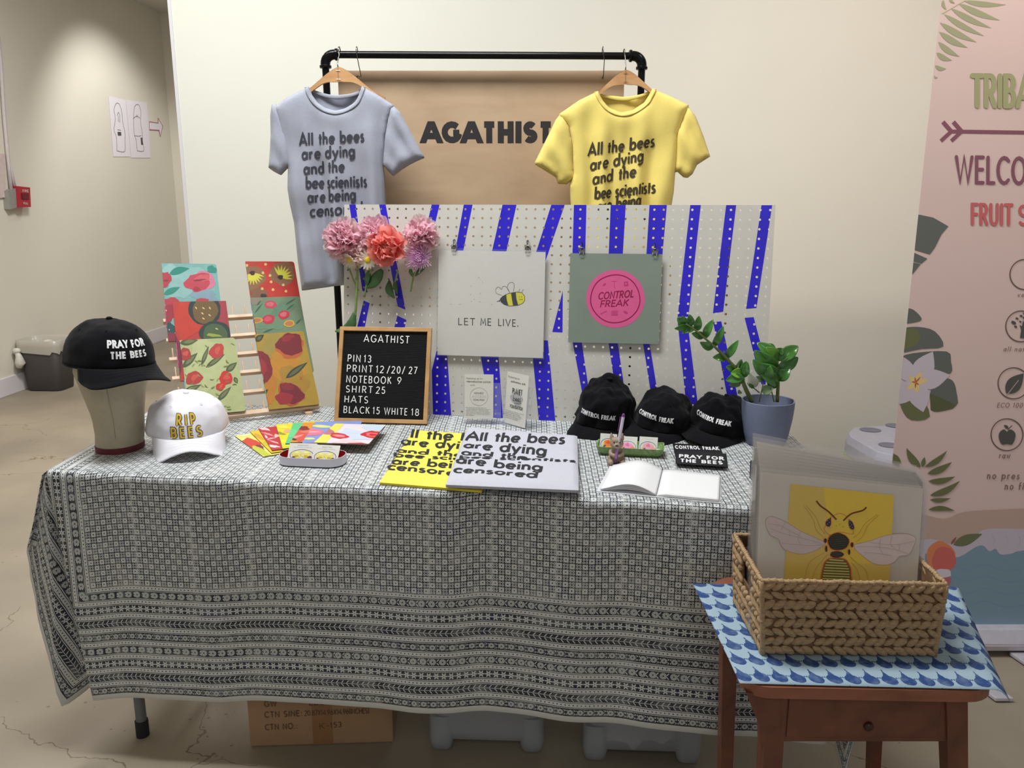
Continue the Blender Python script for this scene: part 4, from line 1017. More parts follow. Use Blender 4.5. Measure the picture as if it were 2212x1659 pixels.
# ------------------------------------------------------------------ clear holder with two charity cards
m_acr = clearmat('clear_acrylic', (214, 220, 240), .10, .03)
hA, hB = PZ(1001, 915, ZT + .001), PZ(1082, 917, ZT + .001); hC, hD = PZ(1084, 912, ZT + .001), PZ(1143, 929, ZT + .001)
zt_ = ZT + .118
ch = thing('acrylic_card_holder', 'clear bent acrylic stand holding two small cards in front of the pegboard', 'card holder', (hB.x, hB.y, ZT))
m_ = MB()
def vpanel(mb, a, b, z0, z1, th, lean=.012):
    d = (b - a).normalized(); n_ = Vector((-d.y, d.x, 0)); mb.obox(Vector((a.x, a.y, z0)), (b - a), n_ * th, Vector((0, 0, z1 - z0)) + n_ * lean)
vpanel(m_, hA, hB, ZT + .001, zt_, .0015); m_.build('left_panel', m_acr, ch)
m_ = MB(); vpanel(m_, hC, hD, ZT + .001, zt_, .0015); m_.build('right_panel', m_acr, ch)
m_ = MB(); m_.poly([(hA.x, hA.y), (hB.x, hB.y), (hC.x, hC.y), (hD.x, hD.y), (hD.x - .01, hD.y + .04), (hA.x + .01, hA.y + .04)], lambda x, y, s: Vector((x, y, ZT + .003 + s)), None, .0015); m_.build('base', m_acr, ch)
def card(a, b, x0, x1, y_top, y_bot, label, draw):
    d = (b - a).normalized(); n_ = Vector((-d.y, d.x, 0)); L = (b - a).length; upv = (Vector((0, 0, zt_ - ZT)) + n_ * .012).normalized(); fn = d.cross(upv)
    o0 = a + fn * .004
    def loc(px, py): p = PP(px, py, o0, fn) - o0; return (p.dot(d), p.dot(upv))
    u0, v0 = loc(x0, y_bot); u1, v1 = loc(x1, y_top)
    t = thing('card', label, 'card', o0 + d * u0 + upv * v0, 'cards in the clear holder')
    MB().obox(o0 + d * u0 + upv * v0, d * (u1 - u0), upv * (v1 - v0), fn * .0004).build('card_stock', m_paper, t)
    m_ = MB(); draw(m_, u0, v0, u1 - u0, v1 - v0, lambda x, y, s=0: o0 + d * x + upv * y + fn * (.0007 + s)); m_.build('printing', m_print, t)
GR = (90, 90, 92)
def tl(mb, txt, x, y, w_, h_, mp, wt=.16, col=GR, track=.12): put_text(mb, txt, (x, y), (x + w_, y), (0, h_), mp, weight=wt, track=track, col=col, step=0)
def small(mb, lines, x, y, w_, h_, mp):
    for i, s in enumerate(lines): tl(mb, s, x, y - i * h_ * 1.55, w_ * len(s) / max(len(q_) for q_ in lines), h_, mp, .15, (130, 130, 132))
def draw1(mb, u, v, w_, h_, mp):
    tl(mb, 'Standing up for', u + w_ * .06, v + h_ * .89, w_ * .58, h_ * .035, mp, .12)
    tl(mb, 'reproductive justice', u + w_ * .06, v + h_ * .82, w_ * .84, h_ * .036, mp, .2)
    tl(mb, 'with', u + w_ * .2, v + h_ * .74, w_ * .16, h_ * .034, mp, .12)
    cxx, cyy = u + w_ * .5, v + h_ * .50; line(mb, [(cxx + w_ * .31 * cos(a), cyy + w_ * .31 * sin(a)) for a in [2 * pi * i / 28 for i in range(28)]], w_ * .012, mp, (170, 170, 172), 'butt', closed=True)
    tl(mb, 'MIDWEST', cxx - w_ * .17, cyy + h_ * .06, w_ * .34, h_ * .035, mp); tl(mb, 'ACCESS', cxx - w_ * .25, cyy - h_ * .02, w_ * .5, h_ * .045, mp, .12, (190, 190, 192)); tl(mb, 'COALITION', cxx - w_ * .19, cyy - h_ * .09, w_ * .38, h_ * .035, mp)
    small(mb, ['Our Stand Up for Reproductive', 'Justice collection benefits Midwest', 'Access Coalition, which provides', 'safe access to abortion for people', 'seeking to terminate pregnancies in', 'the Midwest.'], u + w_ * .05, v + h_ * .24, w_ * .86, h_ * .022, mp)
def draw2(mb, u, v, w_, h_, mp):
    tl(mb, 'Protecting our', u + w_ * .06, v + h_ * .89, w_ * .54, h_ * .035, mp, .12); tl(mb, 'pollinators with', u + w_ * .2, v + h_ * .81, w_ * .68, h_ * .036, mp, .2)
    mb.poly(blob(u + w_ * .52, v + h_ * .51, w_ * .30, h_ * .10, wob=.05, seed=2), mp, (176, 176, 178)); mb.poly(blob(u + w_ * .58, v + h_ * .43, w_ * .17, h_ * .07, wob=.05, seed=3), mp, (176, 176, 178))
    up = lambda x, y, s=0: mp(x, y, .0003)
    tl(mb, 'PLANET', u + w_ * .3, v + h_ * .60, w_ * .46, h_ * .10, up, .17); put_text(mb, 'bees', (u + w_ * .36, v + h_ * .46), (u + w_ * .72, v + h_ * .48), (0, h_ * .10), up, weight=.1, col=(60, 60, 62), cap='round', step=0)
    tl(mb, 'FOUNDATION', u + w_ * .24, v + h_ * .32, w_ * .6, h_ * .06, up, .17)
    small(mb, ['Our Protect Our Pollinators collection', 'benefits Planet Bee Foundation,', 'which teaches students in Northern', 'California about beekeeping and', 'environmental stewardship.'], u + w_ * .05, v + h_ * .24, w_ * .88, h_ * .022, mp)
card(hA, hB, 1003.5, 1066, 809, 904, 'white card about reproductive justice in the left side of the clear holder', draw1)
card(hC, hD, 1088.5, 1143, 812, 912, 'white card about pollinators with a bee logo in the right side of the clear holder', draw2)
class Pln:                                  # a flat sheet of art: photo pixels -> local metres, clipped to its rectangle
    def __init__(s, o, ax, ay, w_, h_):
        s.o = Vector(o); s.ax = Vector(ax).normalized(); s.ay = Vector(ay).normalized(); s.n = s.ax.cross(s.ay).normalized(); s.w_ = w_; s.h_ = h_; s.k = 0; s.mb = MB()
    def loc(s, x, y): p = PP(x, y, s.o, s.n) - s.o; return (p.dot(s.ax), p.dot(s.ay))
    def W(s, x, y, t=0): return s.o + s.ax * x + s.ay * y + s.n * t
    def fill(s, pts, col, px=True, conv=None):
        s.k += 1; off = .00035 + .00002 * s.k
        if conv: pts = [conv(*p) for p in pts]
        if px: pts = [s.loc(*p) for p in pts]
        pts = clip_rect(pts, 0, 0, s.w_, s.h_)
        if len(pts) >= 3: s.mb.poly(pts, lambda x, y, t: s.W(x, y, off), col)
    def line(s, pts, w_, col, conv=None, closed=False):
        s.k += 1; off = .00035 + .00002 * s.k
        if conv: pts = [conv(*p) for p in pts]
        pts = [s.loc(*p) for p in pts]; w_ = w_ * (s.o - C_).length / FPX
        for q in ribbon(pts, w_, 'butt', closed):
            q = clip_rect(q, 0, 0, s.w_, s.h_)
            if len(q) >= 3: s.mb.add([s.W(x, y, off) for x, y in q], [tuple(range(len(q)))], col)
# ------------------------------------------------------------------ wooden thread rack with notebooks
m_rack = wood_mat('rack_beech', (204, 172, 140), (228, 200, 170), (3, 3, 3), .5)
RA = PZ(386, 919, ZT + .008); RB = PZ(690, 884, ZT + .008); rd = (RB - RA).normalized(); rbk = Vector((-rd.y, rd.x, 0)); best = None
for hh in [x * .005 + .15 for x in range(50)]:
    for an in range(5, 40):
        tp = RA + rbk * sin(radians(an)) * hh + Vector((0, 0, cos(radians(an)) * hh)); dv = tp - C_
        sx_ = CX + FPX * dv.x / dv.dot(F_); sy_ = CY - FPX * dv.dot(U_) / dv.dot(F_); e = (sx_ - 339) ** 2 + (sy_ - 703) ** 2
        if best is None or e < best[0]: best = (e, hh, an)
ran = radians(best[2]); ru = rbk * sin(ran) + Vector((0, 0, cos(ran))); rn = rd.cross(ru)
RL = (RB - RA).length
tr = thing('thread_rack', 'pale wooden thread rack with rows of pegs displaying six notebooks', 'rack', RA)
tops = [(339, 703), (347, 745), (355, 786), (364, 827), (373, 871)]
hs = [(PP(a, b, RA, rn) - RA).dot(ru) for a, b in tops] + [.0]
def rw(x, y, s=0): return RA + rd * x + ru * y + rn * s
pdv = (Vector((0, 0, 1)) * .75 + ru * .5).normalized()
for i, h0 in enumerate(hs):
    o = MB().obox(rw(0, h0, 0), rd * RL, ru * (.010 if i < 5 else .013), rn * (.018 if i < 5 else .022)).build('rail', m_rack, tr, bevel=.0006)
    for k in range(11):
        x = .012 + (RL - .024) * k / 10; c = rw(x, h0 + .009, .010)
        MB().tube([c, c + pdv * .029, c + pdv * .031], [.0021, .0021, .001], 8).build('peg', m_rack, tr, True, ang=50)
for x in (RL * .12, RL * .88):
    MB().obox(rw(x, -.004, -.0005), rd * .02, ru * (hs[0] + .02), -rn * .010).build('side_post', m_rack, tr, bevel=.0006)
    c = rw(x, 0, 0); MB().obox(Vector((c.x, c.y, ZT + .001)) - rbk * .03, rd * .02, rbk * (.19), Vector((0, 0, .0085))).build('foot', m_rack, tr, bevel=.0006)
    cz = rw(x + .004, hs[0] * .8, -.012); bt = Vector((c.x, c.y, ZT + .01)) + rbk * .155
    MB().tube([cz, bt], .005, 6).build('prop', m_rack, tr)
m_book = M('kraft_notebook_edge', (150, 116, 84), .8); m_pages = M('page_block', (226, 220, 206), .8)
m_cover = paintmat('painted_cover', .6, var=.14, scale=45, bump=.2, dens=.66)
m_coverf = paintmat('painted_cover_flat', .6, var=.08, scale=45, bump=.1, dens=.88)
def cv(X, Y_): return (300 + X / 4.367, 540 + Y_ / 4.367)
def standing(name_lb, TL, TR, BL, off, base, art, thread, seed):
    n = rn; o = rw(0, 0, off); TLw, TRw, BLw = PP(*TL, o, n), PP(*TR, o, n), PP(*BL, o, n)
    ax = (TRw - TLw); wv = ax.length; ax.normalize(); ayd = (TLw - BLw); hv = ayd.length; ayd = (ayd - ax * ayd.dot(ax)).normalized()
    O = TLw - ayd * hv; p = Pln(O, ax, ayd, wv, hv)
    t = thing('notebook', name_lb, 'notebook', O, 'painted notebooks on the thread rack')
    rr = .008
    def outl(g=0): return [(g, g), (wv - rr, g)] + [(wv - rr + (rr - g) * sin(a), rr - (rr - g) * cos(a)) for a in (.4, .8, 1.2, 1.57)] + [(wv - rr + (rr - g) * cos(a), hv - rr + (rr - g) * sin(a)) for a in (0, .4, .8, 1.2, 1.57)] + [(g, hv - g)]
    m_ = MB(); m_.poly(outl(), lambda x, y, s: p.W(x, y, s), base, .0006); c = m_.build('front_cover', m_cover, t)
    art(p)
    # clip rounded corners: art stays inside because it is inset
    p.mb.build('painting', m_cover, c)
    m_ = MB(); m_.poly(outl(.0015), lambda x, y, s: p.W(x, y, -.0006 + s), None, .004); m_.build('pages', m_pages, t)
    m_ = MB(); m_.poly(outl(), lambda x, y, s: p.W(x, y, -.0046 + s), None, .0006); m_.build('back_cover', m_book, t)
    if thread:
        r = random.Random(seed); pts = [p.W(-.001 + r.uniform(-.0022, .0012), hv * (.46 - .30 * i / 9), .001 + r.uniform(0, .002)) for i in range(10)]
        MB().tube(pts, .0008, 6).build('binding_thread', M('thread_' + str(seed), thread, .7), t, True)
    return t
RED, DRD, OL = (206, 66, 58), (150, 30, 52), (108, 116, 72)
def a1(p):
    F = lambda q, c: p.fill(q, c, conv=cv)
    F(blob(450, 300, 210, 120, -.5, .2, 1), (150, 196, 190)); F(blob(620, 430, 120, 60, .2, .2, 2), (140, 170, 184)); F(blob(300, 200, 80, 70, .3, .2, 14), (156, 200, 196))
    F(leafp(285, 230, 480, 175, 70, bend=-10), (32, 142, 124)); F(leafp(235, 420, 390, 350, 60), (36, 144, 124)); F(blob(690, 185, 50, 36, .2, .2, 3), (44, 146, 128))
    F(blob(620, 290, 100, 90, .3, .08, 4), (222, 132, 158)); F(blob(555, 305, 124, 86, -.25, .14, 5), (204, 66, 84)); F(blob(600, 265, 70, 32, -.1, .18, 6), (220, 96, 104))
    F(blob(570, 285, 60, 9, -.1, .2, 7), (150, 34, 52)); F(blob(545, 370, 34, 22, .1, .2, 8), (176, 44, 62)); F(blob(250, 280, 54, 74, .2, .14, 9), (190, 56, 70)); F(blob(255, 290, 26, 10, 0, .2, 19), (150, 34, 52))
    F(blob(310, 500, 66, 56, 0, .15, 10), (194, 54, 72)); F(blob(280, 600, 60, 90, .2, .15, 11), (170, 40, 60)); F(blob(600, 480, 60, 26, 0, .1, 12), (200, 60, 70)); F(blob(290, 740, 60, 50, .3, .15, 13), (30, 80, 82)); F(blob(300, 840, 60, 60, .3, .15, 15), (150, 38, 60))
def daisy_art(p, cx_, cy_, a0, a1_, L, n, bg):
    p.fill(blob(cx_ + L * .3 * cos((a0 + a1_) / 2), cy_ + L * .35 * sin((a0 + a1_) / 2), L * 1.0, L * .95, 0, .1, int(cx_)), bg, conv=cv)
    for i in range(n):
        a = a0 + (a1_ - a0) * i / (n - 1); p.fill(leafp(cx_ + 12 * cos(a), cy_ + 12 * sin(a), cx_ + L * cos(a), cy_ + L * sin(a), 20), (226, 218, 70), conv=cv)
    p.fill(blob(cx_, cy_, 26, 22, 0, .12, 5), (60, 36, 30), conv=cv)
def a2(p):
    F = lambda q, c: p.fill(q, c, conv=cv)
    F(blob(1200, 260, 150, 170, .2, .1, 1), (214, 54, 42)); F(blob(1320, 370, 200, 90, 0, .12, 2), (204, 50, 38)); F(blob(1080, 420, 120, 90, 0, .12, 3), (140, 96, 66))
    daisy_art(p, 1335, 258, -2.1, .15, 118, 8, (150, 104, 70)); daisy_art(p, 1070, 218, .3, 2.6, 118, 9, (150, 104, 70))
    for x, y in ((1018, 147), (1195, 137), (1170, 217), (1237, 242), (1247, 303), (1362, 331), (1163, 367), (1265, 376), (1387, 391), (1027, 405), (1040, 620), (1035, 520), (1045, 720)): F(blob(x, y, 13, 13, 0, .12, x), (238, 200, 120))
    F(blob(1175, 432, 30, 18, 0, .1, 7), (60, 36, 30)); F(blob(1030, 400, 36, 20, .3, .1, 8), (196, 44, 40))
def a3(p):
    F = lambda q, c: p.fill(q, c, conv=cv)
    F(blob(450, 650, 120, 200, 0, .15, 1), (214, 58, 34)); F(blob(780, 620, 90, 200, 0, .15, 2), (176, 60, 66)); F(blob(350, 1020, 60, 200, 0, .1, 3), (130, 36, 70))
    F(blob(620, 560, 155, 150, .6, .04, 4), (34, 52, 50)); F(blob(625, 575, 120, 122, .6, .04, 5), (122, 92, 44))
    F(blob(720, 790, 150, 120, .1, .04, 6), (36, 58, 50)); F(blob(720, 800, 115, 105, .1, .04, 7), (76, 100, 60)); F(blob(705, 805, 70, 14, .1, .2, 8), (170, 178, 60))
    for x, y, a in ((540, 548, 1.0), (600, 600, .7), (610, 550, .6), (668, 617, .7), (610, 648, .5), (670, 550, 1), (735, 745, .4)): F(leafp(x - 16 * cos(a), y - 16 * sin(a), x + 16 * cos(a), y + 16 * sin(a), 12), (230, 214, 150))
def a4(p):
    F = lambda q, c: p.fill(q, c, conv=cv)
    F(blob(1200, 640, 160, 120, .3, .2, 1), (116, 150, 114)); F(blob(1350, 560, 120, 60, -.4, .2, 2), (104, 140, 110)); F(blob(1100, 480, 60, 40, 0, .2, 3), (150, 140, 118))
    for x0, y0, x1, y1 in ((1380, 520, 1480, 455), (1390, 570, 1470, 505), (1115, 520, 1155, 475), (1090, 600, 1170, 500), (1170, 780, 1275, 740), (1480, 700, 1530, 650)): F(leafp(x0, y0, x1, y1, 16), (62, 100, 76))
    for x, y, a, b, r_, c in ((1242, 516, 58, 38, 0, (206, 72, 92)), (1222, 655, 60, 44, -.2, (200, 50, 74)), (1368, 612, 54, 40, -.3, (206, 44, 66))): F(blob(x, y, a, b, r_, .05, x), c); F(blob(x - 4, y - 4, a * .6, b * .55, r_, .1, x + 1), (224, 110, 124) if a < 60 else (222, 84, 96))
    for x, y, a, b in ((1115, 665, 54, 28), (1418, 695, 52, 34)): F(blob(x, y, a, b, -.1, .05, x), (214, 176, 66)); F(blob(x, y, a * .72, b * .66, -.1, .05, x), (204, 120, 70))
def a5(p):
    F = lambda q, c: p.fill(q, c, conv=cv)
    YG, DG = (200, 208, 146), (84, 96, 62); r = random.Random(5)
    F(blob(640, 1100, 200, 260, 0, .2, 1), (206, 214, 152))
    for x0, y0, x1, y1, w_ in ((385, 880, 560, 850, 66), (410, 1110, 555, 970, 66), (630, 1110, 815, 980, 50), (415, 1350, 590, 1270, 60), (740, 1425, 870, 1290, 52), (820, 1150, 925, 1060, 60), (590, 1090, 660, 905, 40), (900, 1200, 930, 1260, 40)):
        F(leafp(x0, y0, x1, y1, w_), DG); F(leafp(x0 + (x1 - x0) * .2, y0 + (y1 - y0) * .2, x0 + (x1 - x0) * .85, y0 + (y1 - y0) * .85, w_ * .5), (128, 136, 82))
    for x, y, a, b, r_, c in ((735, 955, 78, 64, -.8, RED), (435, 985, 58, 60, 0, (184, 60, 52)), (520, 1210, 82, 62, -.3, (196, 60, 52)), (820, 1210, 62, 66, .2, (226, 42, 36)), (770, 1290, 46, 36, -.4, (226, 44, 38)), (670, 1425, 46, 40, 0, (196, 56, 50))):
        F(blob(x, y, a, b, r_, .10, x), c); F(blob(x + 6, y - 8, a * .5, b * .35, r_ - .4, .2, x + 2), (226, 92, 72))
    for i in range(34):
        x, y = r.uniform(420, 900), r.uniform(860, 1520); a = r.uniform(-.9, .9); F(leafp(x, y, x + 46 * cos(a), y + 46 * sin(a), r.uniform(8, 15), bend=r.uniform(-8, 8)), r.choice(((140, 146, 76), (124, 136, 80), (170, 176, 100))))
def a6(p):
    F = lambda q, c: p.fill(q, c, conv=cv)
    F(blob(1270, 900, 110, 120, 0, .15, 1), (176, 152, 66)); F(blob(1370, 1100, 190, 140, .1, .2, 2), (212, 146, 40)); F(blob(1200, 1300, 90, 200, 0, .2, 3), (206, 132, 34)); F(blob(1450, 1250, 140, 160, 0, .2, 4), (184, 140, 44))
    F(blob(1425, 920, 134, 106, 0, .12, 5), (206, 104, 44)); F(blob(1425, 890, 124, 106, 0, .13, 6), (132, 28, 36)); F(blob(1400, 830, 60, 30, -.3, .2, 7), (160, 40, 44))
    F(blob(1150, 1120, 104, 170, 0, .10, 8), (142, 34, 44)); F(blob(1140, 1130, 60, 110, .1, .14, 9), (172, 46, 50)); F(blob(1430, 1360, 130, 100, .5, .12, 10), (196, 88, 42)); F(blob(1435, 1355, 122, 92, .5, .13, 11), (128, 26, 42)); F(blob(1370, 1400, 84, 56, 0, .12, 12), (168, 40, 50)); F(blob(1400, 1290, 62, 34, .2, .12, 13), (150, 36, 46))
    for x0, y0, x1, y1, w_ in ((1385, 1210, 1590, 1060, 62), (1120, 1400, 1220, 1315, 56), (1095, 860, 1180, 800, 56)): F(leafp(x0, y0, x1, y1, w_), (60, 66, 50)); F(leafp(x0 + 24, y0 - 14, x1 - 24, y1 + 14, w_ * .5), (104, 108, 70))
    for x, y in ((1530, 1210), (1210, 1480)): p.line([(x - 14, y - 16), (x + 14, y + 16)], 1.2, (196, 84, 34), conv=cv); p.line([(x + 14, y - 16), (x - 14, y + 16)], 1.2, (196, 84, 34), conv=cv)
o5, o3, o1_ = .024, .024, .024
standing('notebook with red poppies on turquoise, upper left on the thread rack', (349, 569), (467, 570), (360, 737), .022, (128, 186, 180), a1, (206, 60, 120), 31)
standing('notebook with yellow coneflowers and dots on red, upper right on the thread rack', (530, 564.5), (635, 565), (539, 728), .022, (196, 60, 46), a2, (110, 150, 190), 32)
standing('notebook with an olive cactus outlined in black on red, middle left on the thread rack', (372, 652), (488, 650), (385, 823), .026, (200, 58, 48), a3, (226, 90, 140), 33)
standing('notebook with pink fruit ovals on muted green, middle right on the thread rack', (541, 643), (647, 640), (553, 812), .026, (122, 146, 112), a4, (236, 150, 60), 34)
standing('notebook with red tulips on pale yellow green, lower left on the thread rack', (388, 735), (507, 729), (398, 899), .030, (196, 204, 142), a5, (90, 176, 214), 35)
standing('notebook with dark red blooms on golden yellow, lower right on the thread rack', (550, 722), (656, 715), (563, 886), .030, (190, 152, 46), a6, (150, 190, 150), 36)

# ------------------------------------------------------------------ fanned notebooks lying on the table
def cf_(X, Y_): return (480 + X / 5.267, 860 + Y_ / 5.267)
def flat(lbl, TL, BL, z, base, art, wv=.128, th=.0030, sgn=1):
    TLw, BLw = PZ(*TL, z + th), PZ(*BL, z + th); ay = (TLw - BLw); hv = ay.length; ay.normalize(); ax = Vector((ay.y, -ay.x, 0))
    p = Pln(BLw, ax, ay, wv, hv); t = thing('notebook', lbl, 'notebook', (BLw.x, BLw.y, z), 'notebooks fanned out on the tablecloth'); rr = .007
    ol = [(0, 0), (wv - rr, 0), (wv - rr * .3, rr * .3), (wv, rr), (wv, hv - rr), (wv - rr * .3, hv - rr * .3), (wv - rr, hv), (0, hv)]
    m_ = MB(); m_.poly(ol, lambda x, y, s: p.W(x, y, s), base, .0005); c = m_.build('front_cover', m_coverf, t); art(p); p.mb.build('painting', m_coverf, c)
    m_ = MB(); m_.poly([(a * .99, b * .995 + .0004) for a, b in ol], lambda x, y, s: p.W(x, y, -.0005 + s), None, th - .001); m_.build('pages', M('fan_pages', (122, 112, 98), .9) if 'fan_pages' not in bpy.data.materials else bpy.data.materials['fan_pages'], t)
    m_ = MB(); m_.poly(ol, lambda x, y, s: p.W(x, y, -(th - .0005) + s), None, .0005); m_.build('back_cover', m_book, t)
    return t
def fb(cols):
    def f(p):
        for q, c in cols: p.fill(q, c, conv=cf_)
    return f
z = ZT + .0008; dz = .0033
flat('pale yellow notebook with a red poppy, leftmost of the fan', cf_(145, 430), cf_(470, 665), z, (236, 226, 120), fb([(blob(330, 520, 120, 55, .2, .15, 1), (206, 60, 40)), (blob(420, 570, 60, 36, .2, .15, 2), (120, 40, 60)), (blob(450, 610, 130, 30, .5, .1, 3), (190, 200, 60)), (blob(240, 400, 90, 36, 0, .1, 4), (242, 240, 170))])); z += dz
flat('golden yellow notebook, second from the left of the fan', cf_(315, 378), cf_(560, 622), z, (232, 196, 44), fb([(blob(420, 440, 70, 20, .5, .2, 3), (214, 160, 40)), (blob(500, 520, 40, 18, .5, .2, 4), (200, 190, 40))])); z += dz
flat('red notebook with white brush strokes, third from the left of the fan', cf_(410, 342), cf_(567, 592), z, (188, 44, 52), fb([(blob(x, y, a, b, r_, .25, s_), c) for x, y, a, b, r_, s_, c in ((480, 350, 60, 16, .2, 1, (240, 200, 200)), (520, 410, 70, 10, .3, 2, (226, 140, 146)), (560, 460, 60, 9, -.2, 3, (230, 150, 156)), (500, 440, 24, 12, .9, 5, (208, 190, 204)), (590, 500, 60, 8, .3, 6, (236, 170, 174)), (590, 550, 60, 14, .1, 7, (244, 210, 206)), (620, 430, 30, 18, .1, 8, (236, 190, 176)))])); z += dz
flat('bright yellow notebook with a peach flower, fourth from the left of the fan', cf_(612, 300), cf_(687, 572), z, (226, 214, 40), fb([(blob(700, 330, 60, 16, .1, .2, 1), (240, 226, 80)), (blob(740, 375, 40, 22, 0, .2, 2), (236, 170, 120)), (blob(660, 400, 60, 14, .2, .2, 3), (150, 150, 50)), (blob(720, 500, 80, 24, .1, .2, 4), (240, 226, 60)), (blob(740, 540, 70, 16, .1, .2, 5), (206, 220, 60))])); z += dz
flat('plain green notebook in the middle of the fan', cf_(808, 284), cf_(718, 516), z, (92, 200, 134), fb([(blob(800, 400, 70, 50, .1, .2, 1), (104, 208, 144))])); z += dz
flat('orange notebook with a dark centred poppy, fourth from the right of the fan', cf_(928, 278), cf_(772, 500), z, (222, 146, 50), fb([(blob(900, 420, 100, 70, -.2, .14, 1), (214, 86, 74)), (blob(930, 345, 60, 24, 0, .2, 2), (130, 40, 44)), (blob(850, 440, 70, 12, -.3, .2, 3), (236, 150, 140)), (blob(820, 470, 26, 12, .2, .2, 4), (74, 50, 40)), (blob(960, 380, 70, 14, -.1, .2, 5), (226, 120, 100))])); z += dz
flat('periwinkle blue notebook with a pink bloom, third from the right of the fan', cf_(1060, 268), cf_(908, 510), z, (134, 150, 214), fb([(blob(1130, 322, 110, 16, .06, .08, 1), (214, 226, 130)), (blob(990, 462, 70, 12, 0, .1, 2), (214, 226, 130)), (blob(1040, 388, 110, 40, 0, .12, 3), (232, 120, 142)), (blob(1040, 385, 60, 8, 0, .3, 4), (244, 170, 180))])); z += dz
flat('pale pink and blue notebook with red roses on top at the right of the fan', cf_(1286, 290), cf_(1042, 506), z, (232, 222, 228),
     fb([([cf__ for cf__ in ((1270, 280), (1395, 290), (1150, 540), (1030, 510))], (240, 226, 96)), (blob(1500, 420, 190, 60, .1, .2, 1), (208, 218, 236)), (blob(1750, 340, 160, 36, .1, .2, 21), (206, 220, 238)), (blob(1450, 520, 180, 44, .1, .2, 2), (238, 206, 212)), (blob(1200, 380, 70, 40, .2, .15, 3), (196, 120, 128)), (blob(1330, 430, 106, 32, .1, .12, 4), (206, 54, 62)), (blob(1330, 430, 70, 13, .1, .12, 5), (240, 140, 142)), (blob(1720, 418, 134, 42, .05, .12, 6), (206, 44, 50)), (blob(1720, 418, 90, 24, .05, .16, 7), (238, 110, 112)), (blob(1715, 420, 46, 12, .05, .16, 8), (206, 44, 50)), (blob(1560, 552, 168, 44, .05, .10, 9), (206, 50, 56)), (blob(1560, 552, 128, 30, .05, .14, 10), (244, 124, 128)), (blob(1580, 550, 60, 12, .25, .2, 11), (206, 50, 56)), (blob(1470, 552, 36, 8, -.3, .2, 12), (206, 50, 56))]), wv=.140)

# ------------------------------------------------------------------ oval pin tin
m_tinw = M('white_enamel_tin', (214, 212, 224), .4, var=.01); m_tinr = M('red_enamel', (150, 24, 26), .4, var=.05); m_navy = M('navy_rim', (52, 50, 66), .5)
def rrect(w_, d_, r_, n=6):
    out = []
    for cx_, cy_, a0 in ((w_ / 2 - r_, d_ / 2 - r_, 0), (-w_ / 2 + r_, d_ / 2 - r_, pi / 2), (-w_ / 2 + r_, -d_ / 2 + r_, pi), (w_ / 2 - r_, -d_ / 2 + r_, 1.5 * pi)):
        out += [(cx_ + r_ * cos(a0 + pi / 2 * i / n), cy_ + r_ * sin(a0 + pi / 2 * i / n)) for i in range(n + 1)]
    return out
def loft(mb, rings, cap0=True, cap1=True, col=None):
    n = len(rings[0]); vs = [p for r_ in rings for p in r_]
    fs = [(i * n + k, i * n + (k + 1) % n, (i + 1) * n + (k + 1) % n, (i + 1) * n + k) for i in range(len(rings) - 1) for k in range(n)]
    if cap0: fs.append(tuple(range(n))[::-1])
    if cap1: fs.append(tuple((len(rings) - 1) * n + k for k in range(n)))
    mb.add(vs, fs, col)
tc0 = PZ(601, 1006, ZT); tc1 = PZ(741, 1012, ZT); tw = (tc1 - tc0).length; tc = (tc0 + tc1) / 2 + Vector((0, .030, 0)); tdir = (tc1 - tc0).normalized(); tyd = Vector((-tdir.y, tdir.x, 0)); TH = .024
tin = thing('pin_tin', 'small white open tin with a red inside holding enamel pin cards', 'tin', (tc.x, tc.y, ZT + .001))
def ringz(w_, d_, r_, z_): return [tc + tdir * a + tyd * b + Vector((0, 0, z_)) for a, b in rrect(w_, d_, r_)]
m_ = MB(); loft(m_, [ringz(tw, .078, .034, .004), ringz(tw, .078, .034, TH), ringz(tw - .003, .075, .0325, TH)], False, False); m_.build('wall', m_tinw, tin, True, ang=40)
m_ = MB(); loft(m_, [ringz(tw - .003, .075, .0325, TH), ringz(tw - .006, .072, .031, .006)], False, True); m_.build('lining', m_tinr, tin, True, ang=40)
m_ = MB(); loft(m_, [ringz(tw - .002, .076, .033, .001), ringz(tw - .002, .076, .033, .004)]); m_.build('base_rim', m_navy, tin)
def pincard(lbl, grp, quad_bl, quad_br, z, h, leanv, draw, mp_=None):
    a, b = quad_bl, quad_br; d = (b - a).normalized(); bk = Vector((-d.y, d.x, 0)); up = (bk * sin(leanv) + Vector((0, 0, cos(leanv)))).normalized(); n_ = d.cross(up); wv = (b - a).length
    t = thing('pin_card', lbl, 'card', a, grp); m_ = MB(); m_.obox(a, d * wv, up * h, -n_ * .0006); m_.build('card_stock', m_paper, t)
    m_ = MB(); draw(m_, lambda x, y, s=0: a + d * (x * wv) + up * (y * h) + n_ * (.0004 + s)); m_.build('printing', m_print, t)
    return t
def up1(mp, k): return lambda x, y, s=0: mp(x, y, k)
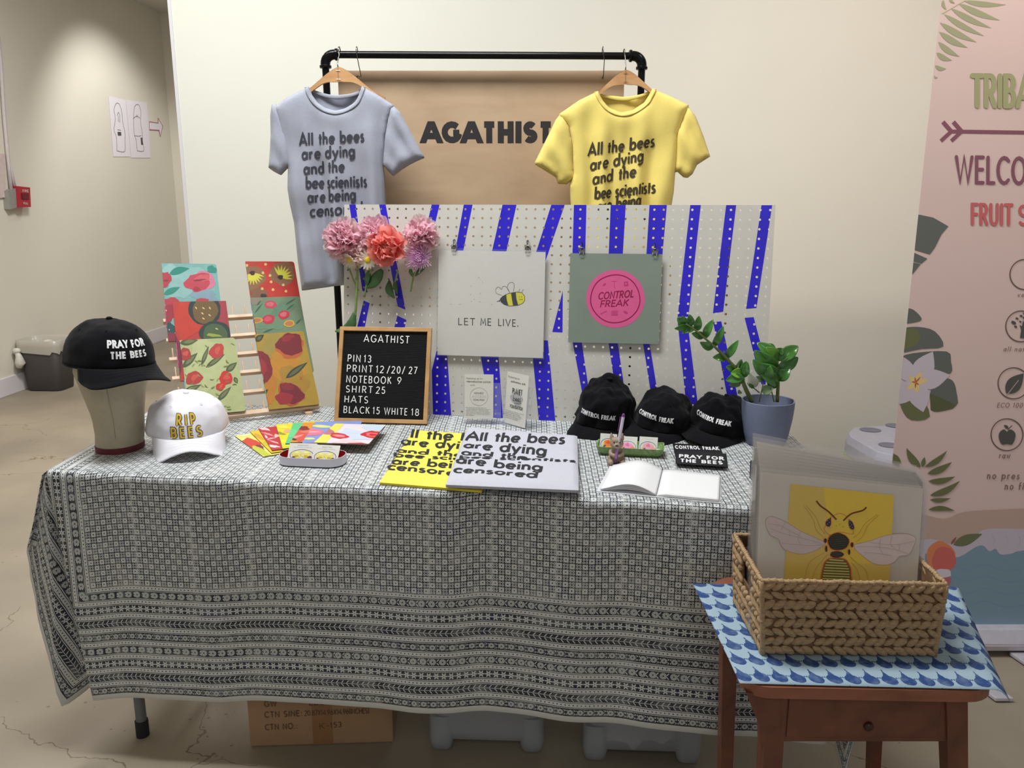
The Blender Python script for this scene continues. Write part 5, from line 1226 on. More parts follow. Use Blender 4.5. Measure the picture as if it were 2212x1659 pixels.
def dbee(mb, mp):
    tl(mb, 'AGATHIST', .30, .86, .40, .05, mp, .14, (150, 150, 160)); tl(mb, 'all the bees are dying', .18, .77, .64, .035, mp, .14, (170, 170, 176))
    line(mb, [(.5 + .42 * cos(a), .36 + .30 * sin(a)) for a in [2 * pi * i / 24 for i in range(24)]], .018, mp, (60, 60, 110), 'butt', closed=True)
    for x in (.32, .66): mb.poly(blob(x, .40, .17, .20, 0, .18, int(x * 9)), up1(mp, .0002), (232, 222, 120)); mb.poly(blob(x, .30, .08, .06, 0, .2, 3), up1(mp, .0004), (196, 178, 60)); mb.poly(blob(x, .5, .1, .05, 0, .2, 4), up1(mp, .0004), (244, 238, 170))
    mb.poly(blob(.22, .24, .07, .05, .3, .2, 5), up1(mp, .0003), (120, 50, 50)); mb.poly(blob(.8, .26, .08, .06, .3, .2, 6), up1(mp, .0003), (110, 60, 70))
def tw_(a, b, z_): return tc + tdir * (a * tw) + tyd * b + Vector((0, 0, z_))
pincard('left pin card standing in the white tin', 'pin cards in the tin', tw_(-.36, -.022, .0085), tw_(.06, -.018, .0085), 0, .048, radians(38), dbee)
pincard('right pin card standing in the white tin', 'pin cards in the tin', tw_(.02, -.024, .0085), tw_(.42, -.026, .0085), 0, .048, radians(40), dbee)
pincard('pin card mostly hidden at the back of the white tin', 'pin cards in the tin', tw_(-.16, -.012, .0085), tw_(.24, -.010, .0085), 0, .040, radians(30), dbee)

# ------------------------------------------------------------------ folded shirts
def folded(lbl, TL, TR, BR_, BL_, z0, th, mat, inkm, lines, seed):
    zs = z0 + th; P = [PZ(*q, zs) for q in (BL_, BR_, TR, TL)]
    c = sum(P, Vector()) / 4; t = thing('folded_t_shirt', lbl, 't-shirt', (c.x, c.y, z0), 'folded shirts on the table')
    def base(a, b): return P[0].lerp(P[1], a).lerp(P[3].lerp(P[2], a), b)
    def hgt(x, y): return .0022 * noise.noise(Vector((x * 12, y * 16, seed))) + .0016 * sin(y * 60 + 2 * sin(x * 9 + seed))
    def topf(a, b):
        p = base(a, b); e = min(a, 1 - a, b, 1 - b); k = min(1, e / .05); q = base(.5 + (a - .5) * (1 + .008 * noise.noise(Vector((a * 3, b * 3, seed)))), b)
        return Vector((q.x, q.y, zs + hgt(p.x, p.y) * k - (1 - sqrt(max(0, k * (2 - k)))) * th * .5))
    m_ = MB(); m_.grid(topf, 40, 34)
    for layer in range(2):
        zz = z0 + th * .5 * (1 - layer * .6)
        def side(u, v, zt=zs - th * .5, zb=z0 + .0005):
            s4 = u * 4; i = int(min(3, s4)); k = s4 - i; cs = [(0, 0), (1, 0), (1, 1), (0, 1), (0, 0)]; a = cs[i][0] + (cs[i + 1][0] - cs[i][0]) * k; b = cs[i][1] + (cs[i + 1][1] - cs[i][1]) * k
            p = base(a, b); o = (p - Vector((c.x, c.y, p.z))).normalized() * (.0012 * sin(v * 9.4))
            q = base(.5 + (a - .5) * (1 + .008 * noise.noise(Vector((a * 3, b * 3, seed)))), b)
            return Vector((q.x + o.x, q.y + o.y, zt + (zb - zt) * v))
    m_.grid(side, 96, 6); m_.build('folded_body', mat, t, True)
    L = MB(); nrm = Vector((0, 0, 1))
    def mp(x, y, s=0):
        w_ = PZ(x, y, zs); u_ = (w_ - P[0]).dot((P[1] - P[0])) / (P[1] - P[0]).length_squared
        return Vector((w_.x, w_.y, zs + hgt(w_.x, w_.y) + .0008))
    for txt, p0, p1, cap, tr_ in lines:
        put_text(L, txt, p0, p1, (cap * .25, -cap), mp, weight=.19, track=.10, step=.25, aff=True)
    L.build('lettering', inkm, t)
    return t
m_yf = M('folded_yellow_jersey', (246, 232, 92), .9, var=.03, scale=300, bump=.2, bscale=900); m_gf = M('folded_grey_jersey', (200, 200, 210), .9, var=.06, scale=420, bump=.25, bscale=900)
m_ikd = M('folded_shirt_ink', (38, 38, 42), .8)
YL = [('ll the bees', (886, 945), (1080, 957), 17, .16), ('are dying', (866, 961.5), (1035, 974), 18, .16), ('and the', (856, 977), (1000, 987), 12, .16), ('bee scientists', (850, 988), (1090, 1001), 9, .16), ('are being', (846, 1002.5), (1020, 1014), 15, .16), ('censored', (836, 1015), (1010, 1032), 15, .16)]
folded('folded bright yellow t-shirt lying half under the grey one on the table', (892, 925), (1085, 938), (1040, 1054), (820, 1036), ZT + .001, .012, m_yf, m_ikd, YL, 2)
GL = [('All the bees', (1006, 951), (1219, 958), 18, .16), ('are dying', (1001, 968), (1179, 983), 18, .16), ('and the', (997, 981), (1137, 992), 10, .16), ('bee scientists', (992, 991), (1243, 999), 8.5, .16), ('are being', (985, 1001), (1171, 1017), 14, .16), ('censored', (979, 1019), (1160, 1034), 15, .16)]
folded('folded light grey t-shirt with black lettering lying on top of the yellow one', (1010, 919), (1247, 937), (1250, 1052), (963, 1040), ZT + .0135, .014, m_gf, m_ikd, GL, 5)
# ------------------------------------------------------------------ baseball caps
def cap(label, loc, rot, mat, texts, grp=None, ax=.082, by=.095, H=.115, crump=.002, seed=1, bl=.070, bend=.028, dropb=.018, eye=True, tmat=None, wd=68):
    t = thing('baseball_cap', label, 'cap', loc, grp, rot, local=True)
    def crown(phi, tt, out=0.0):
        rho = max(0.0, cos(tt)) ** .72; z = H * (sin(tt) ** .95 if tt > 0 else tt)
        fr = max(0, -sin(phi)); bulge = 1 + .05 * fr * sin(tt * 2)
        g = 1.0
        for k in range(6): d = (phi - (pi / 2 + k * pi / 3) + pi) % (2 * pi) - pi; g -= .012 * math.exp(-(d / .05) ** 2) * min(1, (pi / 2 - tt) / .3)
        p = Vector((ax * cos(phi) * rho * bulge * g, by * sin(phi) * rho * bulge * g, z))
        nz = crump * (noise.noise(p * 22 + Vector((seed, 0, 0))) * 2.2 + noise.noise(p * 60 + Vector((0, seed, 0))) * .6) * (1 + .6 * sin(tt))
        n_ = Vector((cos(phi) * cos(tt) + 1e-6, sin(phi) * cos(tt), sin(tt))).normalized()
        return p + n_ * (nz + out)
    m_ = MB(); m_.grid(lambda a, b: crown(2 * pi * a, (b ** .9) * pi / 2 * .995), 96, 30); m_.build('crown', mat, t, True, solid=.0012)
    m_ = MB(); m_.tube([crown(2 * pi * i / 60, .0, .0003) for i in range(60)], .0016, 6, closed=True); m_.build('sweatband_edge', mat, t, True)
    W_ = radians(wd)
    def brimp(u, v, out=0.0):
        phi = -pi / 2 + u * W_; b0 = crown(phi, 0.01, .0005); ext = bl * (1 - abs(u) ** 3.2) ** .62
        dx = sin(u * W_) * .35; d = Vector((dx, -1, 0)).normalized()
        p = b0 + d * ext * v
        k = (p.x / .08) ** 2
        p.z += -dropb * v * (1 - abs(u) ** 2.5) - bend * k * min(1, v * 1.6) * (1 if abs(u) < .98 else 1) + .004 * sin(pi * v) * (1 - u * u) + out
        return p
    m_ = MB(); m_.grid(lambda a, b: brimp(2 * a - 1, b), 48, 14); m_.build('brim', mat, t, True, solid=.0028)
    m_ = MB()
    for vv in (.18, .36, .54, .72, .9): m_.tube([brimp((2 * i / 30 - 1) * .93, vv, .0016) for i in range(31)], .00035, 4)
    m_.build('brim_stitching', mat, t)
    m_ = MB(); m_.ell(crown(0, pi / 2 * .995) + Vector((0, 0, .0022)), (.0078, .0078, .0042), 16, 10); m_.build('top_button', mat, t, True)
    for k in range(6):
        a_ = pi / 2 + (k + .5) * pi / 3; m_ = MB(); c_ = crown(a_, .95, .0008); n_ = Vector((cos(a_) * cos(.95), sin(a_) * cos(.95), sin(.95))); o1 = n_.orthogonal().normalized(); o2 = n_.cross(o1)
        if sin(a_) < .2: m_.tube([c_ + (o1 * cos(q) + o2 * sin(q)) * .0030 for q in [2 * pi * i / 12 for i in range(12)]], .0008, 6, closed=True); m_.build('eyelet', mat, t, True)
    for col_mat, items, out in texts:
        m_ = MB()
        for txt, x0, z0, wd_, hh, kw in items:
            Rr = ax * 1.02
            def mp(x, y, s=0, out=out):
                zz = max(0.002, min(H * .95, y)); tt = math.asin(min(1, zz / H) ** (1 / .95)); return crown(-pi / 2 + x / Rr, tt, out + s)
            put_text(m_, txt, (x0, z0), (x0 + wd_, z0 + kw.get('rise', 0)), (0, hh), mp, step=.22, **{k_: v_ for k_, v_ in kw.items() if k_ != 'rise'})
        m_.build('embroidery', col_mat, t)
    return t
m_blk = M('black_cotton_twill', (13, 13, 17), .95, var=.15, scale=200, bump=.4, bscale=700, sheen=.05, spec=.15)
m_wht = M('white_cotton_twill', (236, 234, 240), .85, var=.015, scale=200, bump=.3, bscale=900)
m_thr = M('white_thread', (236, 236, 236), .7, bump=.3); m_gold = M('gold_thread', (226, 188, 50), .6, bump=.3, bscale=900); m_dkth = M('charcoal_thread', (62, 56, 58), .8)
SL = dict(weight=.24, serif=.0, track=.26, heavy=True)
# canvas head block
mh = PZ(261, 968, ZT); hd = thing('canvas_head_block', 'beige canvas head block with a maroon base holding the black PRAY FOR THE BEES cap', 'mannequin head', (mh.x, mh.y, ZT + .001))
sc_ = 2.07 / FPX
secs = []
for (xl_, xr_, y_) in ((212, 309, 978), (210, 309, 940), (205, 308, 910), (200, 308, 885), (189, 309, 855), (176, 312, 825), (164, 318, 798), (164, 316, 775), (172, 306, 755), (185, 292, 735), (205, 272, 716)):
    c = PY((xl_ + xr_) / 2, y_ - (8 if y_ > 900 else 0), mh.y); secs.append((c.x, c.z, (xr_ - xl_) / 2 * sc_))
zmin = ZT + .003; m_ = MB(); rings = []
secs[0] = (secs[0][0], zmin + .012, secs[0][2])
for i, (x, z_, r_) in enumerate(secs): rings.append([Vector((x + r_ * cos(a), mh.y + r_ * 1.08 * sin(a) + (.0 if i < 4 else .004 * (i - 4)), max(z_, zmin + .012 + .001 * i))) for a in [2 * pi * k / 40 for k in range(40)]])
loft(m_, rings); m_.build('canvas_block', M('linen_canvas', (196, 186, 160), .9, var=.05, scale=60, bump=.4, bscale=900), hd, True, ang=60)
x0_, r0_ = secs[0][0], secs[0][2]
MB().lathe([(r0_ + .001, 0), (r0_ + .0015, .012), (r0_ + .001, .015)], (x0_, mh.y, ZT + .001), 40, 1.08).build('base_band', M('maroon_band', (110, 44, 52), .7), hd, True, ang=40)
m_ = MB()
m_.tube([Vector((secs[i][0] + secs[i][2] * .28, mh.y - secs[i][2] * 1.08 * .965 + (0 if i < 4 else .004 * (i - 4)), rings[i][0].z)) for i in range(1, 8)], .0007, 5); m_.build('seam', M('canvas_seam', (178, 166, 140), .9), hd, True)
hc = PY(236, 782, mh.y + .01)
cap('black cap embroidered PRAY FOR THE BEES on the canvas head block', (hc.x, mh.y + .012, hc.z), (radians(2), radians(3), radians(50)), m_blk,
    [(m_thr, [('PRAY FOR', -.052, .052, .096, .0175, dict(SL)), ('THE BEES', -.046, .027, .090, .0175, dict(SL))], .0016)], ax=.102, by=.114, H=.106, bl=.070, bend=.022, dropb=.016, crump=.0016, seed=3)
# white cap
wc = PZ(406, 1004, ZT)
wcx = PY(408, 950, wc.y + .165)
cap('white cap embroidered RIP BEES in gold letters at the left end of the table', (wcx.x, wc.y + .165, ZT + .048), (radians(4), 0, radians(22)), m_wht,
    [(m_dkth, [('RIP', -.026, .038, .046, .023, dict(weight=.34, track=.55)), ('BEES', -.040, .008, .072, .023, dict(weight=.34, track=.40))], .0012), (m_gold, [('RIP', -.026, .038, .046, .023, dict(weight=.19, track=.55)), ('BEES', -.040, .008, .072, .023, dict(weight=.19, track=.40))], .0019)],
    ax=.100, by=.100, H=.092, bl=.062, bend=.044, dropb=.010, wd=58, crump=.0018, seed=9)
# three black caps in front of the pegboard
CF = lambda: [(m_thr, [('CONTROL FREAK', -.050, .036, .100, .0125, dict(SL, rise=-.004))], .0014)]
for i, (px, py, yaw, roll, pit, lb_, sdd, dy) in enumerate(((1306, 946, -22, 12, 6, 'black CONTROL FREAK cap nearest the folded shirts, leftmost of the row of three', 2, .105), (1434, 958, -30, 14, 2, 'black CONTROL FREAK cap in the middle of the row of three', 5, .108), (1554, 966, -32, 20, 0, 'black CONTROL FREAK cap beside the grey blue plant pot, rightmost of the row of three', 8, .112))):
    c = PZ(px, py, ZT); c.x = PY(px, 900, c.y + dy).x; cap(lb_, (c.x, c.y + dy, ZT + .024), (radians(pit), radians(roll * .5), radians(yaw)), m_blk, CF(), 'black caps in a row before the pegboard', ax=.079, by=.088, H=[.108, .090, .088][i], bl=.056, bend=.016, dropb=.014, crump=[.0065, .0045, .0045][i], seed=sdd)

# ------------------------------------------------------------------ green leaf dish with pin cards, dog pen holder, pen
dl, dr_ = PZ(1290, 985, ZT), PZ(1430, 993, ZT); dd = (dr_ - dl).normalized(); dyy = Vector((-dd.y, dd.x, 0)); dc = (dl + dr_) / 2 + dyy * .032; DL = (dr_ - dl).length
dish = thing('leaf_dish', 'shallow green leaf dish holding pin cards in front of the black caps', 'dish', (dc.x, dc.y, ZT + .001))
def leafring(w_, d_, z_, lift):
    out = []
    for a, b in rrect(w_, d_, min(w_, d_) * .16, 5):
        k = (abs(a) / (w_ / 2)) ** 4 * (abs(b) / (d_ / 2)) ** 2; out.append(dc + dd * a * (1 + .05 * k) + dyy * b + Vector((0, 0, z_ + lift * k)))
    return out
m_dish = M('green_glaze', (126, 158, 92), .35, var=.3, scale=120, bump=.8, bscale=350, coat=.3)
m_ = MB(); loft(m_, [leafring(DL * .86, .046, .001, 0), leafring(DL * .98, .060, .010, .002), leafring(DL * 1.03, .068, .020, .008)], True, False); loft(m_, [leafring(DL * 1.03, .068, .020, .008), leafring(DL * .99, .064, .0198, .008), leafring(DL * .95, .056, .0105, .002), leafring(DL * .84, .044, .0035, 0)], False, True); m_.build('glazed_leaf_bowl', m_dish, dish, True, ang=60)
def duter(c1, c2, c3):
    def f(mb, mp):
        tl(mb, 'all the bees', .25, .86, .5, .04, mp, .14, (200, 190, 200)); line(mb, [(.5 + .44 * cos(a), .40 + .32 * sin(a)) for a in [2 * pi * i / 24 for i in range(24)]], .018, mp, (60, 70, 130), 'butt', closed=True)
        mb.poly(blob(.5, .36, .34, .18, 0, .2, 3), up1(mp, .0002), c2); mb.poly(blob(.5, .45, .26, .2, 0, .16, 4), up1(mp, .0004), c1)
        mb.poly(blob(.5, .5, .1, .09, 0, .35, 5), up1(mp, .0006), c3); mb.poly(blob(.3, .28, .08, .05, .4, .3, 6), up1(mp, .0005), c3 if c1[0] < 240 else (80, 70, 130))
    return f
def dw(a, b, z_): return dc + dd * a + dyy * b + Vector((0, 0, z_))
for x0, x1, b, lv, fn, lb_ in ((-.077, -.035, .006, 26, duter((246, 140, 60), (250, 196, 90), (230, 90, 60)), 'orange pin card at the left end of the green dish behind the dog'), (-.031, .016, -.004, 34, duter((242, 158, 196), (240, 150, 90), (226, 120, 170)), 'pink and orange pin card in the middle of the green dish'), (.021, .066, -.002, 30, duter((244, 170, 190), (240, 170, 150), (226, 130, 150)), 'pink pin card at the right end of the green dish')):
    pincard(lb_, 'pin cards in the green dish', dw(x0, b - .008, .0055), dw(x1, b - .010, .0055), 0, .044, radians(lv), fn)
dg = PZ(1331, 1003, ZT)
dog = thing('dog_pen_holder', 'small taupe dog figurine sitting upright and hugging a purple pen', 'figurine', (dg.x, dg.y, ZT + .001), local=True); dog.rotation_euler = (0, 0, radians(-6)); dog.scale = (1.22,) * 3
s_ = 1.0; m_ = MB(); E_ = lambda c, r_, n=14, m=10: m_.ell(c, r_, n, m)
E_((0, .004, .015), (.0125, .012, .016)); E_((0, .003, .027), (.010, .0095, .010)); E_((0, -.001, .043), (.0135, .0115, .0125)); E_((0, -.011, .0405), (.0075, .0065, .006)); E_((0, -.004, .049), (.0105, .009, .007))
E_((-.011, -.009, .006), (.0065, .009, .0062)); E_((.012, -.009, .006), (.0065, .009, .0062)); E_((-.011, .002, .009), (.007, .010, .009)); E_((.011, .002, .009), (.007, .010, .009))
for sx in (-1, 1): m_.tube([(sx * .011, .000, .028), (sx * .0115, -.006, .022), (sx * .006, -.012, .021)], [.0045, .0042, .0038], 10); E_((sx * .005, -.013, .0212), (.0042, .0036, .0038))
for sx in (-1, 1): m_.tube([(sx * .009, .001, .050), (sx * .0105, .001, .057), (sx * .0115, .001, .0635)], [.0052, .0036, .0008], 8)
o = m_.build('body', M('taupe_resin', (160, 140, 120), .6, var=.04), dog, True); md = o.modifiers.new('remesh', 'REMESH'); md.mode = 'VOXEL'; md.voxel_size = .0009; md.use_smooth_shade = True
sm = o.modifiers.new('smooth', 'SMOOTH'); sm.iterations = 6; sm.factor = .5
m_ = MB(); m_.ell((0, -.0172, .0425), (.0030, .002, .0022), 10, 8); m_.build('nose', M('dark_nose', (60, 40, 44), .4), dog, True)
for sx in (-1, 1): m_ = MB(); m_.ell((sx * .0055, -.0118, .0475), (.0016, .0012, .0016), 10, 8); m_.build('eye', M('eye_brown', (70, 54, 46), .3) if 'eye_brown' not in bpy.data.materials else bpy.data.materials['eye_brown'], dog, True)
pa = PY(1328, 1001, dg.y - .018); pz_ = PY(1347.5, 893, dg.y - .004); pd = (pz_ - pa).normalized()
pen = thing('pen', 'clear ballpoint pen with purple cap standing in the arms of the dog figurine', 'pen', pa)
LN = (pz_ - pa).length
m_pc = M('clear_pen_barrel', (206, 200, 210), .12, coat=.5, var=.04); m_pu = M('purple_plastic', (112, 44, 120), .3)
MB().tube([pa + pd * LN * k for k in (0, .02, .10)], [.0006, .0012, .0034], 14).build('tip', m_pu, pen, True, ang=50)
MB().tube([pa + pd * LN * k for k in (.10, .38)], .0036, 14).build('grip', M('lilac_grip', (150, 104, 160), .4), pen, True, ang=50)
MB().tube([pa + pd * LN * k for k in (.38, .62, .93)], [.0036, .0040, .0040], 14).build('barrel', m_pc, pen, True, ang=50)
MB().tube([pa + pd * LN * k for k in (.93, .96, .985, 1)], [.0042, .0036, .0032, .0012], 14).build('push_button', m_pu, pen, True, ang=50)
m_ = MB(); cs = pd.cross(Vector((0, 1, 0))).normalized(); m_.tube([pa + pd * LN * .92 + cs * .003, pa + pd * LN * .92 + cs * .0065, pa + pd * LN * .66 + cs * .0062, pa + pd * LN * .64 + cs * .005], .0011, 6); m_.build('clip', m_pu, pen, True)

# ------------------------------------------------------------------ black sticker stacks
m_stk = M('black_sticker', (26, 26, 28), .5)
def sticker(lbl, grp, A, B, D, z_, lines):
    a, b, d = PZ(*A, z_), PZ(*B, z_), PZ(*D, z_); ax = (b - a).normalized(); wv = (b - a).length; ay = Vector((-ax.y, ax.x, 0)); hv = (d - a).dot(ay); p = Pln(a, ax, ay, wv, hv)
    t = thing('sticker', lbl, 'sticker', (a.x, a.y, z_), grp); m_ = MB(); m_.obox(a - Vector((0, 0, .0011)), ax * wv, ay * hv, (0, 0, .0011)); m_.build('backing', m_stk, t, bevel=.0003)
    if lines:
        m_ = MB()
        for txt, x0, y0, w_, h_ in lines: put_text(m_, txt, (x0 * wv, y0 * hv), ((x0 + w_) * wv, y0 * hv), (0, h_ * hv), lambda x, y, s=0: p.W(x, y, .0003 + s), step=0, aff=True, **dict(SL, track=.26, weight=.24))
        m_.build('lettering', m_thr, t)
r = random.Random(4)
for k in range(5):
    j = r.uniform(-2, 2); sticker('black CONTROL FREAK bumper sticker on top of the rear sticker stack' if k == 4 else 'black sticker inside the rear stack below the CONTROL FREAK one', 'rear stack of black stickers', (1461 + j, 988), (1567 + j, 992), (1463 + j, 958), ZT + .0015 + .0013 * k, [('CONTROL FREAK', .04, .60, .92, .26)] if k == 4 else [])
for k in range(9):
    j = r.uniform(-3, 3) if k < 8 else 0; sticker('black PRAY FOR THE BEES bumper sticker on top of the front sticker stack' if k == 8 else 'black sticker inside the front stack below the PRAY FOR THE BEES one', 'front stack of black stickers', (1461 + j, 1001), (1570 + j, 1008), (1459 + j, 973), ZT + .0015 + .0013 * k, [('PRAY FOR', .05, .45, .90, .27), ('THE BEES', .08, .12, .84, .26)] if k == 8 else [])

# ------------------------------------------------------------------ open sign-up notebook
g0, g1, g2, g3, g4, g5 = [PZ(*q, ZT + .002) for q in ((1288, 1061), (1417, 1074), (1556, 1087), (1559, 1030), (1431, 1016), (1318, 1006))]
gb_ = thing('open_notebook', 'open blank white notebook lying at the front edge of the table', 'notebook', (g1.x, g1.y, ZT + .001))
m_pg = M('blank_page', (240, 240, 240), .7, var=.004); m_cov = M('notebook_cover_card', (222, 222, 226), .6)
m_ = MB(); m_.poly([(p.x, p.y) for p in (g0, g1, g2, g3, g4, g5)], lambda x, y, s: Vector((x, y, ZT + .0022 + s)), None, .0010); m_.build('cover', m_cov, gb_)
def archL(a): return .0035 + .017 * sin(pi * (a ** 1.15)) ** 1.1 if a < 1 else .0035
def pageL(lift):
    def f(a, b): p = (g0.lerp(g1, .06 + .94 * a)).lerp(g5.lerp(g4, .06 + .94 * a), .02 + .95 * b); return Vector((p.x, p.y, ZT + .003 + archL(a) * lift + .0006 * (1 - lift)))
    return f
def pageR(lift):
    def f(a, b): p = g1.lerp(g2, .975 * a).lerp(g4.lerp(g3, .975 * a), .02 + .95 * b); return Vector((p.x, p.y, ZT + .0034 + .0052 * min(1, a / .16) ** .6 * lift * (1 - .15 * a)))
    return f
m_ = MB(); m_.grid(pageL(1.0), 30, 8); m_.build('left_page', m_pg, gb_, True, solid=.0002)
m_ = MB(); m_.grid(pageL(.82), 30, 8); m_.grid(pageL(.62), 30, 8); m_.grid(pageL(.42), 30, 8); m_.build('left_pages_below', m_pg, gb_, True, solid=.0002)
m_ = MB(); m_.grid(pageR(1.0), 24, 8); m_.build('right_page', m_pg, gb_, True, solid=.0002)
m_ = MB(); f0 = pageR(1.0); m_.add([f0(a / 10, b) - Vector((0, 0, dz_)) for b in (0, 1) for dz_ in (.0003, .0045) for a in range(11)], [(i, i + 1, i + 12, i + 11) for i in range(10)] + [(22 + i, 33 + i, 34 + i, 23 + i) for i in range(10)]); m_.build('page_block', m_pg, gb_, solid=.0003)

# ------------------------------------------------------------------ tape dispenser half hidden by the sleeved prints
td = PZ(1640, 1038, ZT); tp_ = thing('tape_dispenser', 'small dark navy tape dispenser with a white roll beside the sleeved prints', 'tape dispenser', (td.x, td.y, ZT + .001))
m_ = MB(); ol = [(-.016, 0), (.05, 0), (.05, .014), (.034, .016), (.02, .030), (-.008, .040), (-.016, .038)]
m_.poly(ol, lambda x, y, s: Vector((td.x + x, td.y + .02 + s, ZT + .001 + y)), None, .026); m_.build('dispenser_body', M('navy_plastic', (38, 42, 64), .35), tp_, bevel=.0015)
m_ = MB(); m_.lathe([(.011, -.009), (.019, -.009), (.019, .009), (.011, .009), (.011, -.009)], (0, 0, 0), 28, cap=False); m_.xf(Matrix.Translation((td.x + .014, td.y + .007, ZT + .038)) @ Matrix.Rotation(pi / 2, 4, 'X')); m_.build('tape_roll', M('white_tape', (214, 220, 232), .4), tp_, True, ang=40)

# ------------------------------------------------------------------ potted plant
pc = PZ(1653, 958, ZT); DPT = (pc - C_).dot(F_); px2m = DPT / FPX
pot = thing('potted_plant', 'grey blue pot of glossy green zamioculcas at the right end of the table', 'plant', (pc.x, pc.y, ZT + .001))
Rt = 54.5 * px2m; Hp = .117; pxc = PY(1657, 900, pc.y).x
prof = [(Rt * .70, 0), (Rt * .76, .002), (Rt * .86, .030), (Rt * .96, .070), (Rt, .100), (Rt * 1.005, Hp - .001), (Rt * .985, Hp), (Rt * .955, Hp - .001), (Rt * .94, Hp - .03), (Rt * .90, Hp - .036)]
MB().lathe(prof, (pxc, pc.y, ZT + .001), 56, cap=True).build('plant_pot', M('blue_grey_ceramic', (118, 126, 152), .55, var=.04, scale=90, bump=.15, bscale=500), pot, True, ang=50)
m_ = MB(); m_.grid(lambda a, b: Vector((pxc + Rt * .93 * b * cos(2 * pi * a), pc.y + Rt * .93 * b * sin(2 * pi * a), ZT + Hp - .028 + .004 * noise.noise(Vector((a * 20, b * 9, 0))))), 32, 8); m_.build('soil', M('potting_soil', (54, 46, 40), .95, var=.4, scale=300, bump=1), pot, True)
m_lf = M('zz_leaf', (70, 128, 52), .22, var=.25, scale=14, coat=.4); m_lf2 = M('zz_leaf_dull', (110, 134, 96), .5, var=.2, scale=30); m_lfl = M('zz_leaf_young', (124, 186, 66), .3, var=.15, scale=14, coat=.2); m_lfb = M('bleached_leaf', (196, 200, 180), .6, var=.1)
m_st = M('zz_stem', (104, 116, 64), .4, var=.2, scale=40)
def pp(x, y, dy=0.0): return PY(x, y, pc.y + dy)
def leaf(par, A, B, wpx, mat, dyA=0.0, dyB=-.01, roll=0.0, bend=.12, fold_=.25):
    a, b = pp(*A, dyA), pp(*B, dyB); d = b - a; L = d.length; d.normalize(); vn = (C_ - a).normalized(); sd = d.cross(vn).normalized(); n_ = sd.cross(d)
    sd2 = sd * cos(roll) + n_ * sin(roll); n2 = n_ * cos(roll) - sd * sin(roll); Wm = wpx * px2m
    def f(u, v):
        uu = 2 * u - 1; w_ = Wm * .5 * (sin(pi * min(1, v * .97 + .015) ** .85)) ** .75
        return a + d * (L * v) + sd2 * (uu * w_) + n2 * (bend * L * sin(pi * v) + fold_ * w_ * (abs(uu) ** 1.4))
    m_ = MB(); m_.grid(f, 8, 14); m_.build('leaf', mat, par, True, solid=.0006)
def stemo(pts, r0, r1):
    sp = smooth_open([(x, y) for x, y, d in pts], 5); n = len(sp); ds = [pts[0][2] + (pts[-1][2] - pts[0][2]) * i / (n - 1) for i in range(n)]
    o = MB().tube([pp(x, y, ds[i]) for i, (x, y) in enumerate(sp)], [r0 + (r1 - r0) * i / (n - 1) for i in range(n)], 10).build('stem', m_st, pot, True); return o
s1 = stemo([(1624, 868, .0), (1610, 838, 0), (1597, 807, 0), (1575, 780, 0), (1549, 754, 0), (1524, 732, 0), (1500, 712, 0), (1482, 700, -.02)], .0060, .0014)
SLV = [((1597, 808), (1602, 776), 12, m_lf), ((1590, 798), (1568, 792), 18, m_lf), ((1588, 802), (1600, 776), 5, m_lf), ((1568, 774), (1540, 772), 18, m_lf), ((1568, 774), (1595, 735), 17, m_lf), ((1541, 751), (1512, 739), 19, m_lf), ((1540, 749), (1563, 705), 17, m_lf), ((1521, 727), (1494, 720), 17, m_lf), ((1522, 731), (1541, 690), 18, m_lf), ((1501, 708), (1473, 720), 14, m_lf), ((1506, 714), (1510, 682), 17, m_lf), ((1487, 704), (1457, 710), 15, m_lf), ((1490, 706), (1490, 679), 18, m_lf), ((1482, 703), (1463, 686), 22, m_lf), ((1484, 702), (1474, 682), 18, m_lf)]
for i, (A, B, w_, mt) in enumerate(SLV): leaf(pot, A, B, w_, mt, 0, -.008 - .004 * (i % 3), roll=.25 * ((i % 3) - 1))
s2 = stemo([(1679, 868, 0), (1681, 820, 0), (1680, 790, 0), (1678, 764, 0)], .0048, .0024)
for i, (A, B, w_, mt) in enumerate((((1680, 832), (1638, 800), 28, m_lf), ((1681, 815), (1634, 786), 32, m_lf), ((1679, 795), (1630, 757), 34, m_lf), ((1680, 780), (1635, 740), 30, m_lf), ((1680, 818), (1704, 800), 26, m_lf), ((1682, 822), (1706, 792), 32, m_lf), ((1681, 796), (1724, 772), 28, m_lf), ((1680, 778), (1724, 748), 30, m_lf), ((1680, 764), (1655, 750), 22, m_lfl), ((1678, 764), (1690, 752), 22, m_lf), ((1676, 838), (1660, 812), 24, m_lf), ((1650, 748), (1676, 756), 18, m_lf))): leaf(pot, A, B, w_, mt, 0, -.012 + .006 * (i % 4), roll=.3 * ((i % 3) - 1), bend=.14)
for pts in ([(1640, 868, -.01), (1645, 845, -.01), (1649, 826, -.01)], [(1672, 868, -.02), (1668, 850, -.02), (1664, 838, -.02)], [(1640, 848, 0), (1628, 838, 0), (1616, 829, 0)]): stemo(pts, .0018, .0012)
